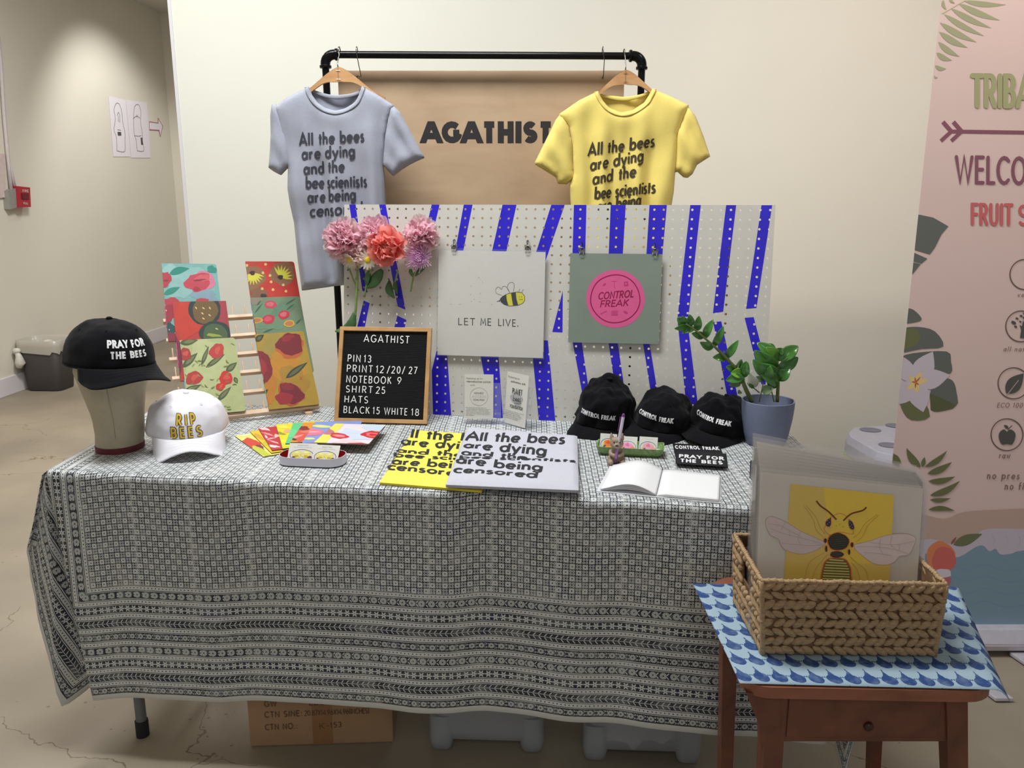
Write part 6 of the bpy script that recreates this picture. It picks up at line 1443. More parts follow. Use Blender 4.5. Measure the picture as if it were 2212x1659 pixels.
for A, B, w_, mt in (((1606, 806), (1612, 780), 17, m_lf), ((1608, 815), (1615, 782), 16, m_lf), ((1606, 812), (1568, 822), 24, m_lf), ((1603, 806), (1579, 806), 22, m_lfl), ((1600, 828), (1575, 832), 14, m_lf2), ((1604, 827), (1590, 806), 18, m_lf), ((1632, 836), (1618, 806), 22, m_lfb), ((1650, 820), (1628, 816), 14, m_lf2), ((1654, 812), (1626, 776), 22, m_lf), ((1646, 846), (1670, 838), 22, m_lf2), ((1628, 838), (1614, 827), 8, m_lf), ((1600, 845), (1594, 850), 10, m_lf2), ((1660, 822), (1664, 790), 20, m_lf)): leaf(pot, A, B, w_, mt, -.01, -.02, bend=.1)
# ------------------------------------------------------------------ side table (stool) in front
ZS = 0.60
m_stool = wood_mat('red_brown_wood', (100, 60, 45), (126, 78, 58), (3, 3, 3), .38, 4, 1.0)
m_stoolt = wood_mat('worn_wood_top', (136, 84, 62), (164, 108, 84), (2, 6, 3), .35, 4, 1.0)
qa, qb, qc, qd = PZ(1606, 1484, ZS), PZ(2158, 1494, ZS), PZ(2010, 1250, ZS), PZ(1536, 1246, ZS)
stl = thing('side_table', 'small reddish brown wooden side table with one drawer standing in front of the long table', 'side table', ((qa.x + qb.x) / 2, (qa.y + qc.y) / 2, 0))
def bil(a, b): return qa.lerp(qb, a).lerp(qd.lerp(qc, a), b)
pl_ = [(lambda p: (p.x, p.y))(bil(.5 + x, .5 + y)) for x, y in rrect(1, 1, .11, 6)]
m_ = MB(); m_.poly(pl_, lambda x, y, s: Vector((x, y, ZS + s)), None, .020); m_.build('top_board', m_stoolt, stl, bevel=.003)
zu = ZS - .020
def leg_(top, bot, wt, wb):
    ring = lambda c, w_, z_: [Vector((c.x + a * w_ / 2, c.y + b * w_ / 2, z_)) for a, b in ((-1, -1), (1, -1), (1, 1), (-1, 1))]
    m_ = MB(); loft(m_, [ring(bot, wb, 0), ring(top, wt, zu)]); return m_.build('leg', m_stool, stl, bevel=.002)
def lx(x, y, Y): p = PY(x, y, Y); return p
fy = qa.y + .028
def legat(px_top, px_bot, Y, w0, w1, ytop, ybot):
    T = PY(px_top, ytop, Y); B = PY(px_bot, ybot, Y); d = (B - T) / (T.z - B.z); tp = T + d * (T.z - zu); bt = T + d * T.z; return leg_(tp, bt, w0, w1), tp, bt
_, t1, b1 = legat(1668, 1661, fy, .036, .026, 1540, 1659)
_, t2, b2 = legat(2057, 2060, fy, .036, .026, 1540, 1659)
by = qd.y - .03
_, t3, b3 = legat(1572, 1566, by, .034, .025, 1440, 1659)
_, t4, b4 = legat(1888, 1886, by, .030, .022, 1612, 1659)
za = PY(1860, 1602, fy - .012).z
MB().obox((t1.x, fy - .012, za), (t2.x - t1.x, 0, 0), (0, .016, 0), (0, 0, zu - za)).build('front_apron', m_stool, stl, bevel=.001)
MB().obox((t1.x + .022, fy - .0145, za + .010), (t2.x - t1.x - .044, 0, 0), (0, .004, 0), (0, 0, zu - za - .018)).build('drawer_front', m_stool, stl, bevel=.001)
kb = PY(1876, 1569, fy - .016); m_ = MB(); m_.ell(kb, (.008, .007, .008), 16, 10); m_.build('knob', M('dark_knob', (60, 34, 26), .4), stl, True)
MB().obox((t3.x, by, za + .01), (t4.x - t3.x, 0, 0), (0, .014, 0), (0, 0, zu - za - .01)).build('back_apron', m_stool, stl)
for A_, B__ in ((t1, t3), (t2, t4)): d = (B__ - A_); s_ = Vector((d.y, -d.x, 0)).normalized(); MB().obox(Vector((A_.x, A_.y, za + .01)), Vector((d.x, d.y, 0)), s_ * .014, (0, 0, zu - za - .01)).build('side_apron', m_stool, stl)
br_ = [(lambda p: (p.x, p.z))(PY(a, b, fy - .020)) for a, b in ((1612, 1496), (1684, 1503), (1686, 1600), (1642, 1612), (1640, 1565))]
m_ = MB(); m_.poly(br_, lambda x, y, s: Vector((x, fy - .020 - s, y)), None, .014); m_.build('corner_bracket', m_stool, stl)
# blue cloth
def blue_mat():
    m, nt, b = newmat('indigo_dabu_print'); ns = nt.nodes; lk = nt.links
    uv = ns.new('ShaderNodeUVMap'); sx = ns.new('ShaderNodeSeparateXYZ'); lk.new(uv.outputs[0], sx.inputs[0])
    nz = ns.new('ShaderNodeTexNoise'); nz.inputs['Scale'].default_value = 60; nz.inputs['Detail'].default_value = 4; lk.new(uv.outputs[0], nz.inputs[0])
    wob = (N(nt, nz.outputs['Fac']) - .5) * .004
    u = N(nt, sx.outputs[0]) + wob; v = N(nt, sx.outputs[1]) + wob; cw, ch_ = .0290, .0480
    row = v / ch_; cu = (u + v * .22) / cw + row.fl().mod(2.0) * .5
    x = cu.fr() - .5; y = row.fr() - .5
    bulb = ((x / .41) * (x / .41) + ((y + .12) / .27) * ((y + .12) / .27)).lt(1.0)
    drop_ = bulb.mx((x.ab() - (.42 - y) * .62).lt(0.0) * y.gt(.02) * y.lt(.42))
    tip = x.ab().lt(.035) * y.gt(.25)
    dots = ((x.ab() - .44) * (x.ab() - .44) + y * y).sq().lt(.045)
    dk = drop_.mx(tip).mx(dots) * (N(nt, nz.outputs['Fac']) * 1.1 + .4).mn(1.0)
    n2 = ns.new('ShaderNodeTexNoise'); n2.inputs['Scale'].default_value = 9; lk.new(uv.outputs[0], n2.inputs[0])
    i1 = ns.new('ShaderNodeMix'); i1.data_type = 'RGBA'; lk.new(n2.outputs['Fac'], i1.inputs[0]); i1.inputs[6].default_value = lin((34, 66, 128)) + (1,); i1.inputs[7].default_value = lin((50, 78, 130)) + (1,)
    mx = ns.new('ShaderNodeMix'); mx.data_type = 'RGBA'; lk.new(dk.k, mx.inputs[0]); mx.inputs[6].default_value = lin((160, 184, 198)) + (1,); lk.new(i1.outputs[2], mx.inputs[7])
    lk.new(mx.outputs[2], b.inputs['Base Color']); b.inputs['Roughness'].default_value = .9
    return m
c0, c1, c2, c3 = PZ(1598, 1480, ZS), PZ(2165, 1494, ZS), PZ(2075, 1270, ZS), PZ(1497, 1264, ZS)
def bc(a, b):
    p = c0.lerp(c1, a * 1.045).lerp(c3.lerp(c2, a * 1.0), b); k = max(0, (a - .93) / .07)
    e = max(0, (.03 - b) / .03) * .002
    l = max(0, (.10 - a) / .10) * max(0, (b - .3) / .7)
    return Vector((p.x - .004 * k, p.y, ZS + .0022 + .0012 * sin(a * 15 + b * 4) * sin(b * 9) ** 2 + .0006 - k * k * .018 * (1.2 - b) + e * 0 - .0 * l))
m_ = MB(); m_.grid(bc, 50, 24, None, lambda a, b: (a * (c1 - c0).length * 1.04, b * (c3 - c0).length))
tag(m_.build('indigo_cloth', blue_mat(), None, True, solid=.0008, soff=1.0), 'blue and pale block-printed cloth under the woven basket on the small side table', 'cloth')
# basket
ZB = ZS + .006
f0, f1 = PZ(1648, 1412, ZB), PZ(2018, 1416, ZB); ft0, ft1 = PY(1646, 1255, f0.y - .006), PY(2044, 1263, f0.y - .006); ZBT = ft0.z
bk0 = PZ(1587, 1155, ZBT); dpt = bk0.y - ft0.y
bk1 = Vector((ft1.x + .000, ft1.y + dpt, ZBT)); g0_ = PZ(1586, 1292, ZB); g0_ = Vector((bk0.x + .008, bk0.y - .006, ZB)); g1_ = Vector((f1.x + .004, bk1.y - .006, ZB))
bsk = thing('woven_basket', 'rectangular woven water hyacinth basket full of sleeved prints on the blue cloth', 'basket', ((f0.x + f1.x) / 2, (f0.y + g1_.y) / 2, ZB))
m_wv = M('dried_hyacinth', (190, 158, 118), .7, var=.22, scale=120, bump=.8, bscale=600, stretch=(1, 1, 3)); m_in = M('basket_lining_reed', (120, 92, 60), .85, var=.3, scale=60)
def weave(a0, a1, t0, t1, rows, cols, hole=None, name='weave', seed=1):
    m_ = MB(); r = random.Random(seed); out = (a1 - a0).cross(t0 - a0).normalized()
    rw_ = (t0 - a0).length / rows; cw_ = (a1 - a0).length / cols
    def pt(u, v): return a0.lerp(a1, u).lerp(t0.lerp(t1, u), v)
    for i in range(rows):
        sg_ = 1 if i % 2 else -1
        for j in range(-1, cols + 1):
            u = (j + .5 + r.uniform(-.12, .12)) / cols; v = (i + .5) / rows
            if not (0.004 < u < .996): continue
            if hole and hole[0] < u < hole[1] and hole[2] < v < hole[3]: continue
            c = pt(u, v); du = (a1 - a0).normalized(); dv = (t0 - a0).normalized(); an = sg_ * (.52 + r.uniform(-.14, .14))
            ax_ = du * cos(an) + dv * sin(an); ay_ = -du * sin(an) + dv * cos(an); k = r.uniform(.88, 1.12)
            mt = Matrix((ax_, ay_, out)).transposed()
            m_.ell(c + out * r.uniform(.0, .0016), (cw_ * .80 * k, rw_ * .40 * r.uniform(.8, 1.1), .0052), 10, 6, mat=mt @ Matrix.Rotation(pi / 2, 3, 'Y') @ Matrix.Identity(3) if False else mt)
    return m_
weave(f0, f1, ft0, ft1, 8, 17, seed=2).build('front_weave', m_wv, bsk, True, kind='stuff')
weave(g0_, f0, bk0, ft0, 8, 10, (.28, .72, .55, .86), seed=3).build('left_weave', m_wv, bsk, True, kind='stuff')
weave(f1, g1_, ft1, bk1, 8, 10, seed=4).build('right_weave', m_wv, bsk, True, kind='stuff')
weave(g1_, g0_, bk1, bk0, 8, 20, seed=5).build('back_weave', m_wv, bsk, True, kind='stuff')
def innerwall(mb, a0, a1, t0, t1, us, vs):
    n_ = (a1 - a0).cross(t0 - a0).normalized(); P_q = lambda u, v: a0.lerp(a1, u).lerp(t0.lerp(t1, u), v) - n_ * .001
    o = P_q(us[0], vs[0]); mb.add([P_q(us[0], vs[0]), P_q(us[1], vs[0]), P_q(us[1], vs[1]), P_q(us[0], vs[1])] + [P_q(us[0], vs[0]) - n_ * .003, P_q(us[1], vs[0]) - n_ * .003, P_q(us[1], vs[1]) - n_ * .003, P_q(us[0], vs[1]) - n_ * .003], [(0, 1, 2, 3), (7, 6, 5, 4), (0, 4, 5, 1), (1, 5, 6, 2), (2, 6, 7, 3), (3, 7, 4, 0)])
m_ = MB(); innerwall(m_, f0, f1, ft0, ft1, (0, 1), (0, .98)); innerwall(m_, f1, g1_, ft1, bk1, (0, 1), (0, .98)); innerwall(m_, g1_, g0_, bk1, bk0, (0, 1), (0, .98))
for us, vs in (((0, .30), (0, .98)), ((.70, 1), (0, .98)), ((.30, .70), (0, .56)), ((.30, .70), (.86, .98))): innerwall(m_, g0_, f0, bk0, ft0, us, vs)
m_.poly([(p.x, p.y) for p in (f0, f1, g1_, g0_)], lambda x, y, s: Vector((x, y, ZB + .003 + s)), None, .003)
m_.build('lining', m_in, bsk)
rim = []
for A_, B__ in ((ft0, ft1), (ft1, bk1), (bk1, bk0), (bk0, ft0)):
    for k in range(14): rim.append(A_.lerp(B__, k / 14) + Vector((0, 0, .0012 * sin(k * 2.3))))
m_ = MB(); m_.tube(rim, .0042, 8, closed=True)
n_r = len(rim)
for k in range(0, n_r * 2): p = rim[(k // 2) % n_r].lerp(rim[(k // 2 + 1) % n_r], (k % 2) * .5); d = (rim[(k // 2 + 1) % n_r] - rim[(k // 2) % n_r]).normalized(); s_ = d.cross(Vector((0, 0, 1))); m_.tube([p - s_ * .004 - d * .003, p + Vector((0, 0, .0042)), p + s_ * .004 + d * .003], .0018, 5)
m_.build('rope_rim', m_wv, bsk, True)
for e0, e1_ in ((f0, ft0), (f1, ft1), (g0_, bk0), (g1_, bk1)): m_ = MB(); m_.tube([e0.lerp(e1_, k / 8) + Vector((.001 * sin(k * 3), 0, 0)) for k in range(9)], .0048, 8); m_.build('corner_cord', m_wv, bsk, True)
# sleeved prints standing in the basket
Yf = ft0.y + .36 * dpt; print('basket depth', dpt, 'w', (ft1 - ft0).length, 'h', ZBT - ZB)
pBL, pBR, pTL, pTR = PY(1617, 1245, Yf + .004), PY(1994, 1259, Yf), PY(1634, 1003, Yf + .052), PY(2008, 1042, Yf + .045)
upL = (pTL - pBL); upL = upL / upL.z; upR = (pTR - pBR); upR = upR / upR.z
def pq(k):
    sl, sr = .0135 * k, .0066 * k; zb = ZB + .012
    bl = pBL + upL * (zb - pBL.z) + Vector((.009 + .0016 * k, sl * .75, 0)); br = pBR + upR * (zb - pBR.z) + Vector((.0002 * k, sr * .75, 0))
    tl_ = pTL + Vector((.0028 * k, sl, .0034 * k)); tr_ = pTR + Vector((.0, sr, .0018 * k)); return bl, br, tr_, tl_
cg = lambda X, Y_: (1560 + X / 4.096, 900 + Y_ / 4.096)
m_film = clearmat('print_sleeve', (236, 226, 216), .10, .10)
m_film2 = clearmat('front_print_sleeve', (240, 232, 224), .06, .10)
m_bpaper = M('print_stock', (228, 220, 206), .6, var=.01)
names_ = ['print of a large bee on a yellow square at the front of the basket', 'sleeved print just behind the yellow bee print', 'third sleeved print from the front in the basket', 'fourth sleeved print from the front in the basket', 'fifth sleeved print from the front in the basket', 'sixth sleeved print from the front in the basket', 'seventh sleeved print from the front in the basket', 'second rearmost sleeved print in the basket', 'rearmost sleeved print standing highest in the basket']
for k in range(9):
    bl, br, tr_, tl_ = pq(k); ax = (br - bl).normalized(); n_ = ax.cross(tl_ - bl).normalized()
    t = thing('art_print', names_[k], 'art print', (bl + br) / 2, 'sleeved prints in the basket')
    def q_(a, b, o=0): return bl.lerp(br, a).lerp(tl_.lerp(tr_, a), b) + n_ * o
    m_ = MB(); V = [q_(.03, .02), q_(.965, .02), q_(.965, .955), q_(.03, .955)]; m_.add(V + [v - n_ * .0012 for v in V], [(0, 1, 2, 3), (7, 6, 5, 4), (0, 4, 5, 1), (1, 5, 6, 2), (2, 6, 7, 3), (3, 7, 4, 0)]); m_.build('sheet', m_bpaper, t)
    m_ = MB(); V = [q_(0, 0, .0022), q_(1, 0, .0022), q_(1, 1, .0016), q_(0, 1, .0016)]; W2 = [q_(0, 0, -.002), q_(1, 0, -.002), q_(1, 1, -.0012), q_(0, 1, -.0012)]
    m_.add(V + W2, [(0, 1, 2, 3), (7, 6, 5, 4), (0, 4, 5, 1), (1, 5, 6, 2), (3, 7, 4, 0)]); m_.build('clear_sleeve', m_film2 if k == 0 else m_film, t)
    if k == 0:
        fp = Pln(bl, ax, tl_ - bl, (br - bl).length, (tl_ - bl).length * 1.0); fp.n = n_; fp.ay = n_.cross(ax); fp.h_ = 1
        def FI(pts, c): fp.fill(pts, c, conv=cg)
        def LI(pts, w_, c, closed=False): fp.line(pts, w_, c, conv=cg, closed=closed)
        FI([(605, 595), (1520, 695), (1470, 1600), (535, 1600)], (240, 206, 84))
        wingc = (228, 208, 204); OR = (206, 92, 50); LG = (176, 150, 130)
        WL_ = smooth_open([(905, 1110), (800, 1060), (690, 1010), (560, 930), (450, 885), (400, 895), (383, 930), (395, 990), (430, 1050), (500, 1085), (510, 1120), (560, 1180), (690, 1215), (780, 1200), (860, 1165), (905, 1130)], 3)
        WR_ = smooth_open([(1170, 1130), (1300, 1100), (1450, 1050), (1600, 1035), (1680, 1050), (1712, 1080), (1700, 1130), (1650, 1220), (1570, 1235), (1530, 1280), (1460, 1310), (1340, 1300), (1240, 1230), (1170, 1170)], 3)
        FI(WL_, wingc); FI(WR_, wingc); LI(WL_, .8, LG, True); LI(WR_, .8, LG, True)
        for L_ in ([(430, 990), (560, 1040), (760, 1090), (890, 1125)], [(400, 950), (500, 960), (600, 1010), (700, 1065)], [(520, 1120), (640, 1130), (760, 1140), (890, 1135)], [(600, 1000), (590, 1060)], [(690, 1020), (670, 1090), (700, 1130)], [(560, 930), (520, 1000)], [(1190, 1150), (1350, 1150), (1500, 1170), (1640, 1210)], [(1300, 1110), (1460, 1130), (1560, 1130), (1700, 1100)], [(1250, 1200), (1380, 1210), (1500, 1230)], [(1400, 1080), (1390, 1150), (1420, 1210)], [(1500, 1055), (1490, 1130), (1540, 1170)], [(1570, 1130), (1560, 1180)]): LI(smooth_open(L_, 4), .7, (190, 170, 156))
        for L_ in ([(720, 790), (800, 900), (830, 1000), (890, 1060)], [(740, 785), (830, 890), (860, 970), (910, 1040)], [(1385, 870), (1290, 960), (1240, 1060), (1180, 1110)], [(1370, 865), (1260, 950), (1210, 1030), (1160, 1070)], [(900, 1205), (820, 1250), (760, 1310), (725, 1450)], [(930, 1220), (870, 1290), (820, 1360), (790, 1450)], [(1130, 1240), (1200, 1300), (1270, 1360), (1290, 1450)], [(1140, 1290), (1190, 1350), (1220, 1450)]): LI(smooth_open(L_, 4), 1.0, (206, 160, 60))
        LI(smooth_open([(920, 960), (900, 1000), (960, 1050), (1040, 1020), (1150, 1040), (1160, 1010)], 4), .8, OR); LI(smooth_open([(960, 890), (1040, 855), (1110, 890)], 4), .8, OR)
        BR_ = (122, 62, 40); LI(smooth_open([(832, 745), (870, 790), (940, 840), (1010, 910)], 5), 3.0, BR_); LI(smooth_open([(1275, 800), (1240, 830), (1140, 860), (1070, 920)], 5), 3.0, BR_)
        DKB = (52, 50, 44)
        for q1 in ([(962, 888), (935, 905), (912, 935), (918, 965), (945, 975), (962, 950)], [(1118, 905), (1115, 950), (1130, 990), (1160, 1000), (1168, 975), (1150, 930)]): FI(smooth_open(q1 + [q1[0]], 3), OR); FI([( (x - sum(p[0] for p in q1) / 6) * .88 + sum(p[0] for p in q1) / 6, (y - sum(p[1] for p in q1) / 6) * .9 + sum(p[1] for p in q1) / 6) for x, y in smooth_open(q1 + [q1[0]], 3)], (64, 60, 74))
        for x, y in ((1008, 967), (1038, 953), (1070, 972)): FI(blob(x, y, 7, 6, wob=0, n=8), (206, 180, 60))
        for x, y in ((930, 920), (945, 935), (930, 950), (947, 905), (1130, 940), (1145, 955), (1130, 970), (1150, 980), (1128, 920)): FI(blob(x, y, 4, 4, wob=0, n=6), (180, 170, 160))
        for bl_, st, sc in ((blob(1025, 1105, 98, 80, .05, .04, 3), (86, 86, 66), 16), (blob(1012, 1218, 62, 30, 0, .04, 4), (90, 84, 70), 14), (smooth_open([(900, 1290), (950, 1250), (1080, 1255), (1130, 1320), (1140, 1400), (1130, 1560), (880, 1560), (872, 1400), (900, 1290)], 3), (206, 196, 130), 24)):
            FI(bl_, OR); cx_ = sum(p[0] for p in bl_) / len(bl_); cy_ = sum(p[1] for p in bl_) / len(bl_); inn = [((x - cx_) * .93 + cx_, (y - cy_) * .93 + cy_) for x, y in bl_]
            FI(inn, DKB if sc != 24 else (112, 104, 36)); y = min(p[1] for p in inn) + 12
            while y < max(p[1] for p in inn) - 8:
                xs_ = [a[0] + (b[0] - a[0]) * (y - a[1]) / (b[1] - a[1]) for a, b in zip(inn, inn[1:] + inn[:1]) if (a[1] > y) != (b[1] > y)]
                if len(xs_) >= 2: LI([(min(xs_) + 8, y - 4), (max(xs_) - 8, y + 6)], 1.5 if sc != 24 else 2.4, st)
                y += sc
        for x, y, a, b in ((910, 1095, 14, 22), (1146, 1132, 14, 24), (918, 1168, 11, 30), (1120, 1196, 11, 26)): FI(blob(x, y, a, b, 0, .08, x), OR); FI(blob(x, y, a * .8, b * .85, 0, .08, x), (70, 56, 44))
        fp.mb.build('printed_art', m_print, t)

# ------------------------------------------------------------------ roll-up banner
YBN = 2.33
bx0 = (PY(2035, 0, YBN).x + PY(1925, 1000, YBN).x) / 2; bx1 = bx0 + .85; bz0 = PY(2100, 1350, YBN).z; bz1 = 2.02
bn = thing('roll_up_banner', 'tall pink roll-up banner with palm leaves, icons and a wave at the right', 'banner', ((bx0 + bx1) / 2, YBN, 0))
m_ban = paintmat('banner_print', .5, var=.015, scale=8, bump=0)
m_ = MB(); m_.obox((bx0, YBN, bz0), (bx1 - bx0, 0, 0), (0, .0012, 0), (0, 0, bz1 - bz0), (228, 204, 198)); m_.build('fabric_panel', m_ban, bn)
m_alu = M('silver_housing', (206, 202, 212), .35, metal=.25)
m_ = MB(); hz = PY(2100, 1390, YBN - .04).z; m_.poly([(YBN - .045, .02), (YBN - .05, hz), (YBN - .03, bz0 + .003), (YBN + .03, bz0 + .003), (YBN + .05, .05), (YBN + .045, .02)], lambda x, y, s: Vector((bx0 - .01 - s, x, y)), None, bx1 - bx0 + .02); m_.xf(Matrix.Translation((0, 0, 0))); hs_ = m_.build('base_housing', m_alu, bn, bevel=.004); 
for v_ in hs_.data.vertices: v_.co.x = v_.co.x if v_.co.x > bx0 - .011 else v_.co.x
fa, fb_ = PZ(2175, 1395, .02), PZ(2225, 1470, .004)
for x in (bx0 + .2, fa.x + .02): MB().obox((x - .028, YBN - .04, .004), (.05, 0, 0), (.05 if x > 1.3 else 0, -.24, 0), (0, 0, .012)).build('foot', m_alu, bn, bevel=.003)
for x in (bx0, ): MB().tube([(bx0 + .42, YBN + .03, .05), (bx0 + .42, YBN + .012, bz1 + .01)], .008, 8).build('rear_pole', m_alu, bn, True)
MB().box(((bx0 + bx1) / 2, YBN, bz1 + .008), (bx1 - bx0, .014, .02)).build('top_rail', m_alu, bn)
ban = Pln((bx0, YBN, bz0), (1, 0, 0), (0, 0, 1), bx1 - bx0, bz1 - bz0)
c4 = lambda X, Y_: (1900 + X / 2.766, Y_ / 2.766); c5 = lambda X, Y_: (1900 + X / 2.766, 600 + Y_ / 2.766); c8 = lambda X, Y_: (1460 + X / 2.941, 1100 + Y_ / 2.941)
def BF(pts, c, cv_): ban.fill(pts, c, conv=cv_)
PALM = (168, 170, 136)
for x0, y0, x1, y1, w_ in ((500, 5, 755, 28, 34), (470, 20, 720, 122, 40), (425, 50, 668, 168, 38), (385, 85, 625, 215, 36), (360, 135, 580, 252, 40), (355, 190, 527, 285, 40), (350, 250, 478, 338, 36), (340, 315, 432, 360, 34), (330, 392, 398, 410, 26), (325, 450, 350, 460, 10), (380, 0, 400, 60, 20), (420, -20, 450, 20, 18)): BF(leafp(x0, y0, x1, y1, w_, bend=10), PALM, c4)
ban.line([(372, 80), (510, 0)], 2.0, (214, 206, 170), conv=c4)
def btxt(t_, x0, y0, x1, y1, cap, col, wt, tr_, cv_, cap_='round', sl=0.0):
    a, b = ban.loc(*cv_(x0, y0)), ban.loc(*cv_(x1, y1)); hh = ban.loc(*cv_(x0, y0 - cap)); put_text(ban.mb, t_, a, b, (hh[0] - a[0] + sl, hh[1] - a[1]), lambda x, y, s=0: ban.W(min(x, ban.w_), y, .0014 + s), weight=wt, track=tr_, cap=cap_, col=col, step=0)
btxt('TRIBA', 552, 632, 905, 636, 180, (170, 172, 128), .17, .16, c4)
VI = (142, 92, 108)
ban.line([(425, 785), (1400, 800)], 6.0, VI, conv=c4)
for dx in (0, 62): ban.line([(378 + dx, 728), (428 + dx, 785), (366 + dx, 842)], 6.5, VI, conv=c4)
btxt('WELCO', 455, 1088, 872, 1096, 152, VI, .13, .2, c4)
btxt('FRUIT', 548, 1338, 790, 1342, 118, (208, 110, 112), .16, .2, c4); btxt('S', 828, 1340, 890, 1342, 110, (208, 110, 112), .16, .2, c4)
SLT, OLV, DOL = (108, 112, 108), (116, 120, 84), (98, 104, 74)
BF([(200, 1280), (240, 1283), (320, 1300), (411, 1352), (370, 1400), (330, 1480), (300, 1520), (215, 1495), (200, 1490)], SLT, c4); BF([(195, 1505), (285, 1545), (250, 1575), (195, 1560)], SLT, c4); BF([(190, 1565), (245, 1578), (195, 1640)], SLT, c4)
BF(smooth_open([(150, 180), (200, 190), (250, 240), (230, 262), (150, 275)], 3), SLT, c5); BF(smooth_open([(130, 300), (230, 293), (330, 320), (380, 410), (250, 425), (130, 450)], 3), SLT, c5); BF(smooth_open([(130, 320), (200, 300), (240, 340), (220, 400), (130, 430)], 3), OLV, c5)
BF(smooth_open([(100, 480), (200, 450), (400, 440), (425, 500), (425, 570), (320, 580), (100, 600)], 3), SLT, c5); BF(smooth_open([(320, 600), (400, 600), (440, 620), (458, 680), (455, 765), (300, 700)], 3), SLT, c5); BF(smooth_open([(110, 660), (130, 780), (190, 850), (300, 828), (250, 700)], 3), OLV, c5); BF(smooth_open([(300, 690), (455, 765), (350, 800), (305, 790)], 3), DOL, c5)
for x0, y0, x1, y1, w_ in ((215, 625, 60, 440, 110), (215, 625, 318, 440, 130), (215, 625, 420, 580, 120), (215, 625, 260, 803, 130), (215, 625, 60, 760, 120)): BF(leafp(x0, y0, x1, y1, w_), (212, 202, 212), c5)
for x0, y0, x1, y1 in ((215, 625, 250, 560), (215, 625, 290, 610), (215, 625, 225, 690), (215, 625, 165, 670), (215, 625, 175, 585)): BF(leafp(x0, y0, x1, y1, 34), (240, 214, 140), c5)
for x1, y1 in ((245, 590), (235, 640), (212, 660), (190, 620), (210, 592)): BF(leafp(215, 625, x1, y1, 10), (196, 110, 96), c5)
ICO = (118, 96, 90); DIC = (92, 92, 88)
for x, y, r_ in ((868, -20, 90), (845, 290, 92), (800, 630, 93), (760, 937, 95)): ban.line([(x + r_ * cos(a), y + r_ * sin(a)) for a in [2 * pi * i / 40 for i in range(40)]], 1.9, ICO, conv=c5, closed=True)
BF([(838, 360), (845, 310), (835, 280), (850, 290), (858, 250), (866, 290), (880, 270), (868, 320), (872, 360)], DIC, c5)
for x, y, r_ in ((800, 268, 16), (820, 243, 10), (845, 228, 10), (812, 292, 10), (840, 262, 8), (868, 240, 14), (885, 262, 12), (865, 215, 10)): BF(blob(x, y, r_, r_ * .62, .5, 0, 1, 10), DIC, c5)
BF(leafp(755, 690, 860, 570, 88), DIC, c5); ban.line([(757, 702), (775, 680), (830, 610)], 1.6, (190, 170, 162), conv=c5)
BF(smooth_open([(760, 920), (740, 905), (715, 925), (712, 960), (730, 995), (760, 992), (790, 995), (808, 960), (808, 925), (780, 905), (760, 920)], 3), DIC, c5); BF(leafp(768, 900, 742, 878, 18), DIC, c5); ban.line([(766, 905), (790, 882)], 1.6, DIC, conv=c5)
TX_ = (138, 112, 104)
btxt('ve', 822, 113, 862, 113, 26, TX_, .12, .3, c5, sl=.003); btxt('all nat', 738, 437, 862, 438, 26, TX_, .12, .3, c5, sl=.003); btxt('ECO 100', 700, 773, 852, 774, 26, TX_, .12, .25, c5, sl=.003); btxt('raw', 712, 1076, 778, 1077, 34, TX_, .12, .3, c5, sl=.003)
btxt('no pres', 640, 1200, 832, 1202, 42, TX_, .12, .3, c5, sl=.003); btxt('no fi', 745, 1263, 858, 1265, 42, TX_, .12, .3, c5, sl=.003)
for x0, y0, x1, y1, w_, b_ in ((80, 1052, 130, 1110, 26, 0), (245, 1130, 160, 1016, 44, -12), (255, 1130, 268, 1070, 26, 0), (270, 1130, 403, 1032, 34, 12), (285, 1170, 432, 1100, 40, 10), (290, 1215, 452, 1186, 36, 12), (300, 1300, 480, 1212, 40, 16), (300, 1325, 425, 1316, 26, 8), (290, 1385, 450, 1392, 30, -12), (280, 1435, 343, 1470, 26, -8), (80, 1110, 60, 1000, 30, 0), (120, 1130, 60, 1060, 30, 0)): BF(leafp(x0, y0, x1, y1, w_, bend=b_), OLV, c5)
BF(smooth_open([(40, 1420), (200, 1400), (380, 1440), (500, 1400), (700, 1385), (1100, 1370)], 4) + [(1100, 2600), (40, 2600)], (200, 174, 160), c5)
BF(smooth_open([(0, 1590), (300, 1560), (430, 1590), (560, 1555), (620, 1505), (760, 1497), (1100, 1510)], 4) + [(1100, 2600), (0, 2600)], (204, 196, 210), c5)
SEA = (132, 160, 178)
BF(smooth_open([(1580, 280), (1700, 300), (1800, 300), (1900, 240), (1950, 230), (1990, 265), (2030, 250), (2060, 285), (2130, 280), (2212, 260), (2600, 240)], 4) + [(2600, 900), (1580, 900)], SEA, c8)
for y_ in (370, 440, 520, 600): ban.line(smooth_open([(1600, y_ + 40), (1750, y_ - 10), (1850, y_ + 16), (1960, y_ - 20), (2100, y_ + 20), (2300, y_ - 10)], 5), 1.6, (118, 158, 186), conv=c8)
for x in (2005, 2090, 2170): ban.line(smooth_open([(x, 165), (x + 18, 195), (x + 4, 225)], 4), 1.2, (190, 180, 200), conv=c8)
for pts_, c in ((blob(1680, 300, 92, 98, 0, .05, 3), (226, 140, 96)), (blob(1700, 320, 76, 84, .2, .05, 4), (214, 112, 106)), (leafp(1760, 225, 1945, 155, 66), (118, 124, 92)), (leafp(1745, 222, 1782, 172, 16), (150, 96, 100)), (blob(1690, 470, 50, 70, .3, .1, 5), (196, 110, 120)), (blob(1690, 405, 60, 28, 0, .1, 6), (222, 214, 226))): BF(pts_, c, c8)
ban.mb.build('banner_artwork', m_ban, bn)

